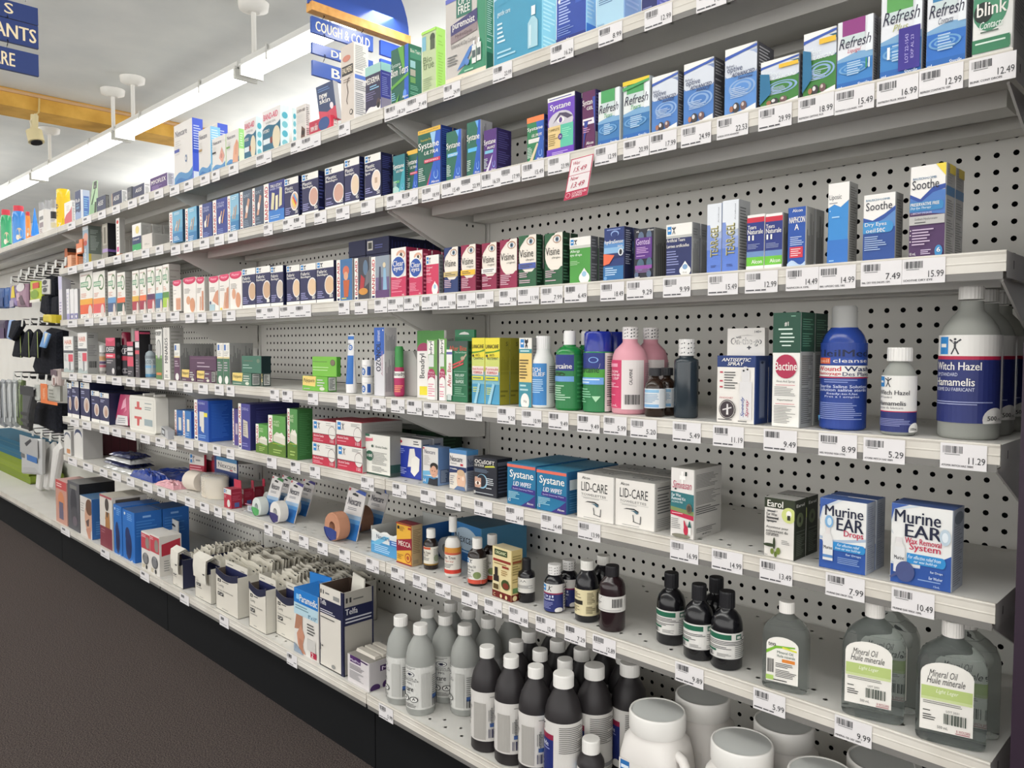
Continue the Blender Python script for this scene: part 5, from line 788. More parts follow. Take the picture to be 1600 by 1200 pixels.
K(4, 1205, 1249, 1269, 489, 'carton', 'white antiseptic carton with dark green top and crimson disc', 'eceae4 9a9c9a 1f4838', 'r 0 .65 1 1 1f4838|t #1 .42 .88 .56 .92 w B|l .2 .84 .85 .87 1 d8e8de|l .3 .8 .75 .83 1 d8e8de|l .26 .77 .8 .795 1 d8e8de|l .26 .735 .8 .76 1 d8e8de|l .34 .7 .7 .725 1 d8e8de|l .66 .96 .95 .975 1 8ab8a0|e .5 .53 .4 .105 a82c4c|t Bactine .1 .495 .9 .57 w B|t First~Aid~Spray .18 .385 .84 .41 4a4a48|r .14 .365 .84 .369 c04858|l .1 .27 .88 .355 6 8a8886|t Vaporisateur .2 .225 .78 .245 4a4a48 B|r .14 .2 .84 .204 c04858|l .1 .03 .88 .19 12 8a8886', 'r 0 .66 1 1 1f4838|l .1 .03 .92 .63 34 5a5c5a|l .1 .7 .92 .95 12 5a8a72', n=2, gap=.004)
t = bottle(4, 1279, 1353, 478, 673, 'spray_can', 'royal blue wound wash can with frosted dome cap', '26408c:gloss', [(.95, 0), (1, .012), (1, .66), (.97, .71), (.86, .76), (.72, .795), (.62, .81), (.6, .82)], 'c8c8c6:frost', (.56, .81, 1, .5), (.015, .70, 28, 200, '26408c', 't NeilMed .06 .84 .8 .92 1a2444 B|r .06 .755 .28 .825 d8623a|r .28 .755 .8 .825 2a4a9a|t neil .09 .77 .26 .81 f0c8b0 B|t cleanse .32 .77 .78 .815 w|r .04 .605 .84 .735 ece9e4|t Wound .07 .67 .42 .725 c02c3c B|t Wash .46 .67 .82 .725 22305c B|t Nettoyage .07 .615 .42 .66 c02c3c B|t Des~Plaies .44 .615 .82 .66 22305c B|r .04 .59 .84 .6 c02c3c|l .2 .53 .7 .58 2 8a9ad0|t Sterile~Saline~Solution .12 .475 .76 .51 d0d8f0 B|t Solution~saline~sterile .12 .435 .76 .47 d0d8f0 B|t Ready-to-Use .25 .39 .62 .42 d0d8f0 B|t Pret~a~l~emploi .22 .355 .64 .385 d0d8f0|l .14 .08 .74 .33 11 8a98cc|p 5a9ad0 .08 .14 .14 .14 .1 .06'), ridge=0)
wh = 'A .14 .78 .44 .98|r 0 .72 .86 .76 b02848|r 0 0 .86 .72 27306a|r .86 0 1 1 e6e4e0|t Witch~Hazel .1 .6 .6 .69 w B|t USP~STANDARD .1 .53 .38 .57 d0d4e8|t Hamamelis .1 .42 .54 .51 w B|t NORME~DU~FABRICANT .1 .36 .54 .4 d0d4e8|l .1 .2 .76 .3 4 9aa0c8|e .76 .04 .14 .14 e8e6e2|t 500 .67 .035 .78 .085 2a2a2c B|t mL .8 .035 .86 .07 2a2a2c|L .88 .1 .94 .9 2 6a6a6a'
bottle(4, 1375, 1431, 543, 681, 'bottle', 'small frosted witch hazel bottle, white over navy label', 'b4b6b0:frost', ROUND, 'e8e6e2', (.73, .845, 1), (.04, .68, 20, 200, 'e6e4e0', 'r 0 0 .9 .36 27306a|r 0 .355 .9 .372 b02848|A .1 .8 .4 .98|t Witch~Hazel .1 .66 .66 .74 3a3a40 B|t USP~Standard .1 .6 .38 .635 5a5a60|t Hamamelis .1 .47 .6 .55 3a3a40 B|t Norme~du~fabricant .1 .41 .56 .45 5a5a60|l .08 .1 .7 .3 7 8a90c0|e .78 .04 .13 .13 e8e6e2|t 100mL .69 .03 .86 .08 2a2a2c|L .92 .1 .97 .9 2 6a6a6a'))
bottle(4, 1461, 1562, 448, 688, 'bottle', 'large frosted witch hazel bottle with navy label', 'b4b6b0:frost', ROUND, 'e8e6e2', (.42, .915, 1), (.11, .68, 20, 190, 'e6e4e0', wh), n=3, gap=.003)
# ---------------------------------------------------------------- fifth shelf
def ATJ(c='c8b0a0'): return 'r 0 .84 1 1 ece9e2|A .1 .86 .5 .98|r 0 0 1 .1 ece9e2|l .1 .68 .6 .78 2 c0c4dc|l .1 .56 .6 .62 1 8a90c0|e .68 .4 .3 .2 e4e0dc|e .68 .4 .24 .17 %s|e .7 .36 .1 .12 b08a78' % c
K(5, 106, 112.5, 112.8, 598, 'bandage_carton', 'navy joint-strip carton with tan oval, first at the far end', NV, ATJ(), '', d=.06)
K(5, 112.8, 124, 126, 595, 'bandage_carton', 'navy joint-strip carton with tan oval, second from the far end', NV, ATJ(), '', d=.12)
K(5, 126.5, 141, 143, 597, 'bandage_carton', 'taller navy joint-strip carton with tan oval, after a dark gap', NV, ATJ(), '', d=.14)
K(5, 143.2, 156, 156.3, 610, 'bandage_carton', 'short navy joint-strip carton with tan oval, outer of the short pair', NV, ATJ(), '', d=.14)
K(5, 156.4, 171, 176, 613, 'bandage_carton', 'short navy joint-strip carton with tan oval, inner of the short pair', NV, ATJ(), '', d=.16)
# pink pouch
def slab(name, label, cat, s, pts, z0, z1, col, spec='', sag=0, bulge=0):
    """a soft flat pack lying down: pts = picture points of its outline on the plane z0"""
    P = [onz(u, v, z0) for u, v in pts]; c = sum(P, Vector())/len(P); n = len(P); b = MB()
    r0 = [p*1 for p in P]; mid = [p+(c-p)*.06+Vector((0, 0, (z1-z0)*.75)) for p in P]; top = [p+(c-p)*.30+Vector((0, 0, z1-z0+random.uniform(-.2, .2)*(z1-z0)*sag)) for p in P]
    vs = r0+mid+top+[c+Vector((0, 0, (z1-z0)*(1+bulge)))]
    fs = [(i, (i+1) % n, n+(i+1) % n, n+i) for i in range(n)]+[(n+i, n+(i+1) % n, 2*n+(i+1) % n, 2*n+i) for i in range(n)]+[(2*n+i, 2*n+(i+1) % n, 3*n) for i in range(n)]+[tuple(range(n))[::-1]]
    b.add(vs, fs, col, False); o = b.build(name); tag(o, label, cat); o['_s'] = s; ITEMS.append((o, s)); return o, P
flatcard('gauze_pouch', ((179, 663), (200, 665), (204, 617), (188, 616)), SY[5]+.035, .03, ['c04a70:gloss', 'b04468:gloss', 'b04468:gloss', 'b04468:gloss', 'd0708c:gloss', 'b04468:gloss'], 'p e0a0b4 .3 .5 .7 .6 .6 .9 .4 .8|p dcd8d8 0 0 1 0 .9 .3 .1 .32|l .2 .05 .8 .25 3 8a8a90|p d87898 .6 .4 .8 .5 .7 .7', 'crinkled pink pouch leaning beside the white first aid case', 5, 'pouch', .01)
# first aid case
zf = sz(5, -1.8); p = onz(203, 671, zf); q = onz(244, 674, zf); t = empty('first_aid_case', p); tag(t, 'white plastic first aid case with red crosses and two latches', 'first aid kit'); ITEMS.append((t, 5))
p.y = max(p.y, SY[5]+.012); wd = span((p.x, p.y), 1, 0, 244, zf); hh = 0
while pj((p.x, p.y, zf+hh))[1] > 617: hh += .001
def rrect(x0, x1, z0, z1, r, k=5):
    o = []
    for cx_, cz_, a0 in ((x1-r, z0+r, -90), (x1-r, z1-r, 0), (x0+r, z1-r, 90), (x0+r, z0+r, 180)):
        for i in range(k+1):
            a = math.radians(a0+90*i/k); o.append((cx_+r*math.cos(a), cz_+r*math.sin(a)))
    return o
b = MB(); b.prism(rrect(p.x, p.x+wd, zf+.0008, zf+hh, .016), lambda a, y: (a[0], y, a[1]), p.y, p.y+.045, 'e4e1d8'); art(b, 'r .06 .08 .94 .92 d8d5cc|r .08 .1 .92 .9 e4e1d8|p c85a58 .22 .62 .48 .62 .48 .68 .4 .68 .4 .84 .3 .84 .3 .68 .22 .68|p c85a58 .2 .42 .48 .42 .48 .35 .4 .35 .38 .16 .3 .16 .3 .35 .2 .35|l .6 .62 .86 .84 4 8a9494|r .58 .2 .88 .38 9aa8ac', lambda x, y, l: (p.x+wd*x, p.y-l, zf+hh*y), 1, 2); b.build('front_shell', t)
b = MB(); b.prism(rrect(p.x+.002, p.x+wd-.002, zf+.0008, zf+hh-.002, .016), lambda a, y: (a[0], y, a[1]), p.y+.047, p.y+.11, 'b8b6b0'); b.build('rear_shell', t)
for k in (.32, .72):
    b = MB(); b.box(p.x+wd*k, p.x+wd*k+.012, p.y+.02, p.y+.06, zf+hh-.004, zf+hh+.008, 'e8e6e0'); b.build('latch', t)
b = MB(); z1 = zf; A = onz(246, 677, z1)
K(5, 249, 262, 273, 664, 'tape_pack', 'small grey-white wrapped pack with black tab beside the first aid case', 'c0c0c2 a8a8aa b8b8ba', 'r .3 .1 .7 .9 2a2c34|r .36 .3 .62 .7 c8ccd0', '', vb=677, rot=-14)
dk = 'r .05 .03 .2 .08 k|'
def BA5(uL, uR, uS, vT, vb, de, cf, cr, front, **k): return K(5, uL, uR, uS, vT, 'bandage_carton', de, cf+' '+cr, BA(front), vb=vb, where=False, lines=k.pop('lines', '3a6ac0'), **k)
BA5(273.5, 286, 287, 640, 684, 'narrow blue pad carton with red-lettered white spine, outer of two', '3a6aa8', '2850a0', 'r .5 .3 .85 .75 dcd8cc|l .34 .08 .8 .2 2 a8c0e0', d=.06)
BA5(286.3, 299, 304, 641.5, 686, 'narrow blue pad carton with red-lettered white spine, inner of two', '3a72b0', '2850a0', 'r .5 .25 .82 .7 dcd8cc|l .34 .06 .8 .2 2 a8c0e0', d=.06)
BA5(304, 326, 364, 624, 688.5, 'big royal blue pad carton with red-lettered white spine and yellow flash', '2a58a8', '1f4fa8', 'p 3a3f90 .25 .7 1 .78 1 1 .25 1|r .4 .35 .72 .72 dcd8d0|p dcd8d0 .5 .25 .7 .2 .72 .35 .5 .35|r .72 .6 .96 .7 e8d84a|l .34 .06 .85 .16 2 8ab0e0|t FLEXIBLE .34 .9 .8 .95 c0c8e8')
BA5(364, 373, 374, 638, 695, 'narrow purple pad carton hiding behind the large purple one', '4a3a80', '352c60', 'r .5 .3 .9 .6 b8a8b8', set=.05, d=.06)
BA5(373, 391.5, 400, 630, 703, 'large purple pad carton with red-lettered white spine and gauze photo', '3f3c88', '28285c', 'p c8c0b4 .4 .3 .85 .26 .8 .62 .42 .66|l .44 .32 .8 .6 6 9a9284|l .34 .06 .85 .16 2 8a88c0|t COVER-ALL .34 .86 .9 .92 b8b8e0', d=.16, lines='40407c')
gz = 'W 0 .28 .3 5a7a28|p d8d4c4 .3 .36 .98 .3 .98 .52 .5 .6 .3 .5|p e8e4d8 .35 .5 .8 .6 .98 .5 .98 .46|r .25 .3 1 .31 c8c03a|t HURT- .34 .82 .7 .88 d8e8c0|t FREE .34 .74 .66 .8 d8e8c0|l .3 .06 .9 .24 3 a8c070'
BA5(400, 418.5, 420, 662, 706.5, 'small green gauze carton with red-lettered white spine', '5a9a48', '3a6a34', gz, d=.05, lines='5a8a4c')
BA5(419.5, 447, 449, 648, 712, 'medium green gauze carton with red-lettered white spine', '5a9648', '1f3a24', gz, d=.07, lines='3a5a3c')
BA5(449.5, 465, 489, 638, 718, 'tall green gauze carton with red-lettered spine and broad green side', '4f8a48', '376c38', gz, lines='4c8450')
for i in range(3):
    carton(5, -.485+.105*i, -.115, SZ[5], .1, .09, .088, 0, 'bandage_carton', 'dark green carton at the back, %s above the alcohol swab boxes' % ['farthest', 'middle', 'nearest'][i], '203c28', '1a3222', '223f2a', '', 'l .1 .1 .9 .9 8 2f5038', where=False, grp='dark green back-row cartons')
sw = 'r 0 0 1 .4 b82c44|A .05 .62 .38 .94|e .86 .5 .16 .3 5a2a34|e .86 .5 .15 .28 e4e0da|l .6 .8 .96 .94 3 8a8a88|t Alcohol~Swabs .05 .26 .5 .36 f4d8dc B|l .05 .06 .5 .2 2 e0a0ac|t 100 .78 .06 .94 .2 f4d8dc|r 0 .4 1 .42 5a2a34'
SWS = 'l .05 .5 .9 .9 6 8a8886|r 0 0 1 .03 a83048'
wS = []
for uL, uR, uS, vT, vb, nm in ((488, 524, 526, 690, 727.5, 'lower far'), (527, 567, 596, 694.5, 736, 'lower near')):
    wS.append(K(5, uL, uR, uS, vT, 'swab_carton', 'white and red alcohol swab carton, %s one of the block of four' % nm, 'e6e2dc 94928e b03a4c', sw, SWS, vb=vb, d=.12, where=False))
for o, nm, dx in ((wS[0], 'upper far', .003), (wS[1], 'upper near', -.004)):
    h = max(v.co.z for v in o.data.vertices); q = dup(o, (dx, 0, h+.001), 'white and red alcohol swab carton, %s one of the block of four' % nm); ITEMS.append((q, 5))
K(5, 571, 610, 619, 677, 'swab_carton', 'plain white alcohol swab carton with green 100 disc and red ribbon', 'e4e2da 3f4a44 8a8a86', 'r 0 0 1 .04 2a4a3c|r 0 .94 .18 1 3a6a54|p d06a78 0 .8 .32 .84 .3 .94 .28 .9 0 .9|e .18 .46 .17 .13 2a5a44|t 100 .08 .43 .28 .5 w B|t Alcohol~Swabs .42 .68 .9 .74 4a5a50|e .3 .71 .05 .035 4a5a50|l .28 .08 .92 .58 14 8a8a86', 'r 0 .3 1 1 7a7a76|r 0 .1 .4 .3 1f3f34', vb=739, d=.075)
K(5, 618, 659, 675, 682, 'carton', 'cobalt blue eye pad carton with two white oval pads', '24389a 8a8e98 6a6c70', 'r 0 .8 1 1 e8e4de|e .14 .9 .13 .05 a82038|l .7 .84 .95 .96 2 4a4a50|p e4e0d8 .48 .28 .56 .74 .74 .76 .8 .5 .72 .3|p ece8e0 .6 .16 .64 .5 .8 .58 .94 .52 .92 .22 .74 .06|l .06 .6 .4 .74 3 8a98d8|t 6 .12 .32 .2 .4 w B|r .1 .1 .18 .28 4a5ac0|l .2 .08 .46 .26 4 a8b0e0', 'r 0 .6 .05 1 b8b8b8|l .1 .72 .9 .9 2 3a4a6a', vb=743, n=2, gap=.004)
K(5, 660.5, 685, 704, 697, 'carton', 'white to blue nose strip carton showing a smiling dark-haired head', 'dcd8d4 7890b4 5a7aa8', 'r 0 0 1 .22 4a8ab8|p 6aa8cc 0 .22 1 .3 1 .4 0 .34|t Nexcare .12 .82 .82 .93 3a3a58|r .02 .94 .12 .98 b83040|l .08 .5 .5 .78 7 b0acaa|e .74 .38 .26 .16 d0a088|e .76 .5 .26 .1 2a2422|r .56 .3 .6 .5 2a2422|e .74 .36 .2 .16 d0a088|p 22242c .35 0 1 0 1 .22 .74 .16 .45 .18|t 14 .06 .05 .22 .14 w|e .66 .38 .03 .012 3a2a24|e .82 .38 .03 .012 3a2a24|r .68 .28 .8 .29 a86858', 'r .15 .06 .9 .42 4a5a78|l .2 .08 .85 .4 9 a8b4c4|r 0 .42 1 1 5a78a4', vb=755)
K(5, 702, 729, 747, 701, 'carton', 'blue-topped eye patch carton showing a child wearing a patch', 'e0dcd8 8a90a0 4a86b8', 'r 0 .9 1 1 4a80b4|r 0 .48 1 .58 26345f|t Nexcare .06 .7 .78 .84 22263c B|t Opticlude .08 .62 .44 .67 3a3a44|r .66 .61 .82 .66 b82a3c|l .05 .5 .6 .56 2 e0e0e8|e .35 .25 .34 .28 dcd4c8|p 26345f 0 .4 1 .46 1 .5 0 .5|e .72 .26 .26 .24 dcb49a|e .7 .44 .22 .08 c8a888|e .84 .3 .08 .05 e8d0bc|e .6 .29 .03 .015 3a3a44|p 5a7094 .3 0 1 0 .9 .1 .5 .1|l .08 .1 .34 .36 5 8a8a90', 'r 0 .88 1 1 4a86b8|t Next .1 .64 .9 .8 3a4668|l .1 .08 .9 .46 9 5a5f70|r 0 .5 1 .6 2f3a60', vb=763)
K(5, 739.5, 776, 800, 713, 'carton', 'black lid-scrub carton with white serif lettering and eye photo', '23252f 1a1c24 2f3036', 't OCuSOFT .06 .84 .92 .94 e8e4dc B|t LID~SCRUB .06 .76 .46 .82 e8e4dc B|p c8c84a .5 .75 .95 .79 .9 .83 .52 .79|l .06 .6 .9 .7 3 6a7a90|r .08 .2 .4 .48 c8a08c|e .24 .3 .13 .05 f0e8e0|e .24 .3 .06 .05 6a4a3a|p 2a2420 .1 .22 .4 .22 .4 .25 .1 .24|e .4 .38 .24 .19 8ab4cc|e .38 .39 .2 .165 23252f|r .08 .22 .36 .46 c09884|e .22 .32 .12 .05 eee4da|e .22 .32 .05 .045 5a4034|l .58 .2 .92 .5 6 c8ccd0|l .06 .05 .9 .1 1 b0b4b8|t 30 .04 .03 .12 .12 w B', 'l .1 .1 .92 .8 8 4a5060|r .05 .82 .95 .92 5a5e68', vb=772)
slw = 't Systane .1 .6 .93 .84 w B|t LID~WIPES .22 .46 .86 .57 f0ecf4 BI|r 0 .9 1 .97 d86a58|p 3a2f80 .16 .36 1 .3 1 .42 .18 .46|t Eyelid~Cleansing~Wipes .22 .37 .92 .41 d8d4f0|p 3a2f78 .5 0 1 0 1 .3 .8 .16|l .06 .14 .5 .32 5 a8d8e4|t Alcon .72 .06 .94 .11 w B|t 12 .06 .07 .14 .14 w B'
o = K(5, 792, 837, 838, 722, 'wipes_carton', 'teal eyelid wipes carton with coral top band, farther front one', '1f6f98 1f5884 2a7a9c', slw, 'l .1 .1 .6 .9 7 4a80a8', vb=786, n=2, gap=.002, d=.075)
K(5, 838, 885.5, 901, 731, 'wipes_carton', 'teal eyelid wipes carton with coral top band, nearer front one', '1f6f98 1f5884 2a7a9c', slw, 'r .1 .56 .9 .8 c8d4d8|l .1 .06 .9 .5 8 4a80a8', vb=797, n=2, gap=.002, d=.075)
lc = 't Alcon .14 .88 .36 .94 2a2a2c B|t LID-CARE .12 .62 .84 .82 2a2a2c|t TOWELETTES .12 .52 .8 .57 6a6a6a|r .12 .49 .86 .495 9a9a98|l .18 .455 .8 .48 1 9a9a98|p 2a2a2c .22 .37 .3 .4 .5 .41 .62 .36 .6 .34 .5 .38 .3 .38|p 4a6a7a .4 .36 .55 .37 .62 .32 .56 .3 .5 .34|p 4a4a4c .48 .14 .5 .14 .48 .28 .46 .28|p 4a4a4c .47 .13 .66 .1 .66 .115 .47 .145|p 4a4a4c .65 .1 .67 .1 .68 .27 .66 .27|l .2 .03 .8 .06 1 9a9a98'
ltop = 't CARE .2 .3 .8 .6 6a6a6a'
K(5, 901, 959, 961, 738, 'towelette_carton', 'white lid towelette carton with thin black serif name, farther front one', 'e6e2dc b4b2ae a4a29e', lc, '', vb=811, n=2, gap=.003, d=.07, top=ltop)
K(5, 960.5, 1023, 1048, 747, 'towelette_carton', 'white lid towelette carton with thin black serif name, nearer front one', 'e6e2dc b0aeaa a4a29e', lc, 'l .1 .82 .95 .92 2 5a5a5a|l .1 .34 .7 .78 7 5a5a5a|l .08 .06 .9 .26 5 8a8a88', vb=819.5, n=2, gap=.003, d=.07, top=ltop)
K(5, 1047, 1084, 1126, 730, 'carton', 'tall white and teal ear kit carton with red bulb picture', 'e2deda aeaca8 98968f', 'p 2f6e74 0 .38 1 .33 1 .64 0 .66|p 7a8a58 0 .38 1 .33 1 .4 0 .44|p b8284a 0 .32 1 .27 1 .335 0 .385|t Similasan .08 .71 .9 .82 b03a5a I|p f6f4f0 .38 .84 .46 .84 .46 .78 .54 .78 .54 .84 .64 .84 .64 .9 .54 .9 .54 .96 .46 .96 .46 .9 .38 .9|r .62 .9 .7 .96 2a3430|e .22 .7 .05 .012 2a2a2c|t Ear~Wax .06 .59 .46 .635 e8eef0 B|t Removal~Kit .06 .54 .66 .585 e8eef0 B|t ALCOHOL~FREE .06 .5 .54 .525 d0e0e0 B|l .08 .34 .8 .36 1 f0d0d8|e .82 .44 .12 .07 6a5a4a|e .82 .44 .08 .045 4a4038|l .06 .12 .5 .28 6 8a8a88|e .7 .12 .1 .07 b82c48|p b82c48 .62 .14 .6 .26 .64 .26 .74 .16|r .8 .07 .92 .17 e8e8e4|p 2a5a58 .78 .17 .94 .17 .88 .26 .84 .26|e .5 .03 .4 .03 7a7868', 'l .06 .48 .95 .93 22 6f6e6b|l .06 .34 .95 .46 4 4a4a4a|l .08 .08 .8 .18 4 6a6a68|t INFO .3 .04 .6 .06 4a4a4a B', vb=837)
ear = 'r 0 .83 1 1 2c3322|t Earol .1 .85 .62 .96 w B|l .1 .58 .52 .8 4 5a5a5a|e .82 .74 .24 .13 c8d080|e .82 .76 .09 .06 efece4|r .77 .66 .87 .74 2a2a24|t Olive~Oil .08 .77 .44 .8 5a5a5a|t Ear~Wax .08 .7 .44 .75 3a3a3a B|t Removal .08 .64 .48 .69 3a3a3a B|t Spray .08 .58 .34 .63 3a3a3a B|t Atomiseur~pour .08 .48 .82 .53 3a3a3a B|t enlevement~du .08 .42 .8 .47 3a3a3a B|t cerumen .08 .36 .5 .41 3a3a3a B|l .6 .24 .9 .32 3 8a8a88|e .2 .2 .2 .03 2f3a24|e .36 .24 .04 .1 2f3a24|e .5 .12 .07 .06 6a7a34|e .3 .1 .06 .05 6a7a34|e .42 .06 .05 .05 5a6a2c|t 10mL .04 .02 .16 .05 5a5a5a'
K(5, 1193, 1241, 1258, 776, 'carton', 'white ear-oil spray carton with black-green top and olive drawing', 'dedad4 22281c a8a6a2', ear, 'e .45 .66 .3 .12 5a6448|e .45 .66 .1 .05 22281c|t Earol .1 .88 .8 .93 d8d8d0 B|l .12 .06 .9 .48 14 5f665a', vb=868, n=2, gap=.004)
mur = 't Murine .12 .76 .94 .91 1a1f38 B|t EAR .38 .57 .95 .75 1a1f38 B|'
K(5, 1279, 1353, 1366, 777, 'carton', 'blue and white ear drops carton with dropper bottle picture', 'e4e4e2 9aa0ac 3a5a9a', 'e .9 .9 1.1 .5 c4ccd2|e .9 .8 1 .42 e4e4e2|r 0 0 1 .4 2a4f98|e .62 .48 .75 .13 e4e4e2|p a8b8cc 0 .42 .3 .38 .7 .42 1 .46 1 .5 .6 .45 .3 .42 0 .46|p 3a5aa0 0 .7 .06 .88 .4 1 0 1|p c8d4e0 0 .66 .09 .86 .5 1 .44 1 .07 .88 0 .7|'+mur+'t Drops .54 .47 .95 .58 b82c4c B|r .3 .28 .94 .4 2f86c4|e .94 .34 .06 .06 2f86c4|t For~effective~relief .4 .345 .88 .385 d8eaf6 BI|t from~ear~wax~build-up .36 .29 .9 .335 d8eaf6 BI|p dedcda .12 .52 .24 .52 .3 .44 .3 .38 .08 .38 .08 .46|r .15 .5 .24 .62 dcd6d4|r .09 .12 .31 .4 dcdcdc|t Murine .11 .28 .3 .33 2a2a34 B|r .09 .16 .31 .2 5a84b8|t Ear~Drops .6 .225 .92 .26 d0dcec B|l .42 .1 .92 .2 4 8aa4d0|e .22 .68 .09 .09 7aa8d0|e .23 .68 .05 .055 c8dcea', 'l .1 .05 .95 .95 30 7a8090', vb=891, n=2, gap=.004)
K(5, 1390, 1487, 1503, 785, 'carton', 'larger blue and white ear wax carton with blue rubber bulb', 'e4e4e2 9aa0ac 3a5288', 'e .9 .9 1.1 .5 c4ccd2|e .9 .8 1 .42 e4e4e2|r 0 0 1 .26 2a4f98|e .3 .34 .75 .12 c8d0d8|e .4 .36 .8 .12 e4e4e2|p 2a4f98 .5 .28 .75 .33 1 .44 1 .2 .5 .2|p 3a5aa0 0 .78 .05 .93 .3 1 0 1|p c8d4e0 0 .74 .06 .92 .5 1 .36 1 .05 .93 0 .78|t Murine .06 .77 .82 .93 1a1f38 B|t EAR .24 .6 .84 .76 1a1f38 B|t Wax~Removal .24 .52 .84 .595 b82c4c B|t System .32 .42 .83 .53 b82c4c B|r .28 .27 .86 .4 2f86c4|e .86 .335 .06 .065 2f86c4|t For~effective~relief~from .3 .335 .84 .38 d8eaf6 BI|t ear~wax~build-up .4 .28 .78 .325 d8eaf6 BI|e .9 .66 .09 .1 b8c8d4|e .9 .66 .05 .06 dce4ea|r .09 .48 .2 .58 d8d4d4|p dcdad8 .06 .46 .24 .46 .2 .52 .1 .52|r .06 .14 .25 .46 dcdcdc|t Murine .07 .3 .24 .35 2a2a34 B|e .26 .16 .16 .13 46507e|p 46507e .02 .05 .16 .12 .2 .2 0 .07|t Ear~Drops .68 .19 .88 .225 d0dcec B|t Ear~Washer .66 .12 .88 .155 d0dcec B|l .48 .08 .88 .11 1 8aa4d0|t 15mL .74 .03 .84 .055 c0d0e8', 'l .1 .05 .95 .8 26 6a6e78|e .5 .88 .4 .08 5a6470', vb=910)
# ---------------------------------------------------------------- sixth shelf
z6 = SZ[6]
K(6, 100.5, 111, 118, 672, 'brace_carton', 'white tall carton with dark arch print, first at the far end', 'd8d6d2 a8a6a4', 'e .5 .75 .45 .2 5a6070|e .5 .66 .4 .2 d8d6d2|r .4 .06 .9 .25 c0865a', '', d=.08)
K(6, 116, 130, 142, 664, 'brace_carton', 'white tall carton with dark arch print, second from the far end', 'd8d6d2 a09e9c', 'e .5 .7 .42 .2 3a4468|e .5 .6 .42 .2 d8d6d2|r .1 .9 .9 .97 efece8', '', d=.08)
K(6, 150, 160, 200, 671, 'brace_carton', 'dark red carton with white lower half and long red side', '6a2434 4a1824', 'r 0 0 1 .38 d8d4cc|e .25 .7 .16 .16 d8c8c0|l .1 .08 .9 .32 3 7a6a6a', 'r .25 0 .26 1 2a0c14|r .5 0 .51 1 2a0c14|r .75 0 .76 1 2a0c14', set=.115, d=.15)
zz = z6
def pouch(lb, pts, z, th, col):
    """soft flat pack with puckered rim and lumpy top; pts: outline in metres along the shelf"""
    n = 40; P = []; m = len(pts)
    for i in range(n):
        f = i/n*m; a = pts[int(f) % m]; c = pts[(int(f)+1) % m]; t_ = f-int(f); P.append(Vector((a[0]*(1-t_)+c[0]*t_, a[1]*(1-t_)+c[1]*t_, 0)))
    c = sum(P, Vector())/n; b = MB(); rings = []; rd = random.Random(int(abs(c.x)*999+z*777))
    for f, hh in ((1, 0), (1, .12), (.93, .3), (.8, .75), (.55, 1), (.25, .95)):
        rings += [c+(p-c)*f+Vector((0, 0, z+th*max(0, hh*(1+rd.uniform(-.25, .12))))) for p in P]
    b.add(rings+[c+Vector((0, 0, z+th))], [(j*n+i, j*n+(i+1) % n, (j+1)*n+(i+1) % n, (j+1)*n+i) for j in range(5) for i in range(n)]+[(5*n+i, 5*n+(i+1) % n, 6*n) for i in range(n)]+[tuple(range(n))[::-1]], col)
    o = b.build('flat_pouch'); tag(o, lb, 'pouch'); ITEMS.append((o, 6)); return o
for k, (lb, col, th, x0, x1, y0, y1) in enumerate((('white and navy flat sling pouch at the bottom of the pile', 'b4b4b2:gloss', .018, -2.10, -1.80, -.305, -.20), ('dark navy flat pouch with pale edge in the middle of the pile', '252a52:gloss', .016, -2.11, -1.84, -.30, -.19), ('pale grey crinkled pouch on the pile', 'a4a4a4:gloss', .016, -2.08, -1.82, -.302, -.2), ('navy folded pouch topmost of the far pile', '20264e:gloss', .014, -2.07, -1.86, -.29, -.195))):
    pouch(lb, [(x0, y0), (x1, y0+.01), (x1-.01, y1), (x0+.02, y1-.01)], zz+.0008, th, col); zz += th+.001
pouch('long glossy blue pouch lying behind the pink one', [(-1.79, -.235), (-1.42, -.225), (-1.40, -.07), (-1.80, -.06)], z6, .026, '2a3f88:gloss')
pouch('blue pouch with a bright glint on the shelf edge', [(-1.785, -.306), (-1.56, -.304), (-1.54, -.245), (-1.78, -.24)], z6, .03, '233a86:gloss')
pouch('pink and white flat pouch at the shelf edge', [(-1.535, -.307), (-1.365, -.305), (-1.36, -.24), (-1.52, -.25)], z6, .018, 'cf9aa2:gloss')
def roll(c, axis, R, r0, w_, col, name='roll', parent=None, core='b8b4ae'):
    """ring with a hole, axis direction horizontal vector"""
    a = Vector(axis).normalized(); up = Vector((0, 0, 1)); sd = a.cross(up).normalized(); b = MB(); N = 32; vs = []
    for (rr, off) in ((R*.97, 0), (R, .06), (R, .94), (R*.97, 1), (r0, 1), (r0, 0)):
        for i in range(N):
            t_ = 6.2832*i/N; vs.append(c+a*(w_*off)+(up*math.sin(t_)+sd*math.cos(t_))*rr)
    b.add(vs, [(j*N+i, j*N+(i+1) % N, ((j+1) % 6)*N+(i+1) % N, ((j+1) % 6)*N+i) for j in range(6) for i in range(N)], col, False)
    o = b.build(name, parent); return o
V0 = onz(313, 776, z6); 
c = onz(285, 766, z6)+Vector((0, .03, .034)); o = roll(c, (1, .12, 0), .034, .009, .075, 'd8cec2:matte', 'bandage_roll'); tag(o, 'cream stretch bandage roll lying on its side by the red card', 'bandage roll'); ITEMS.append((o, 6))
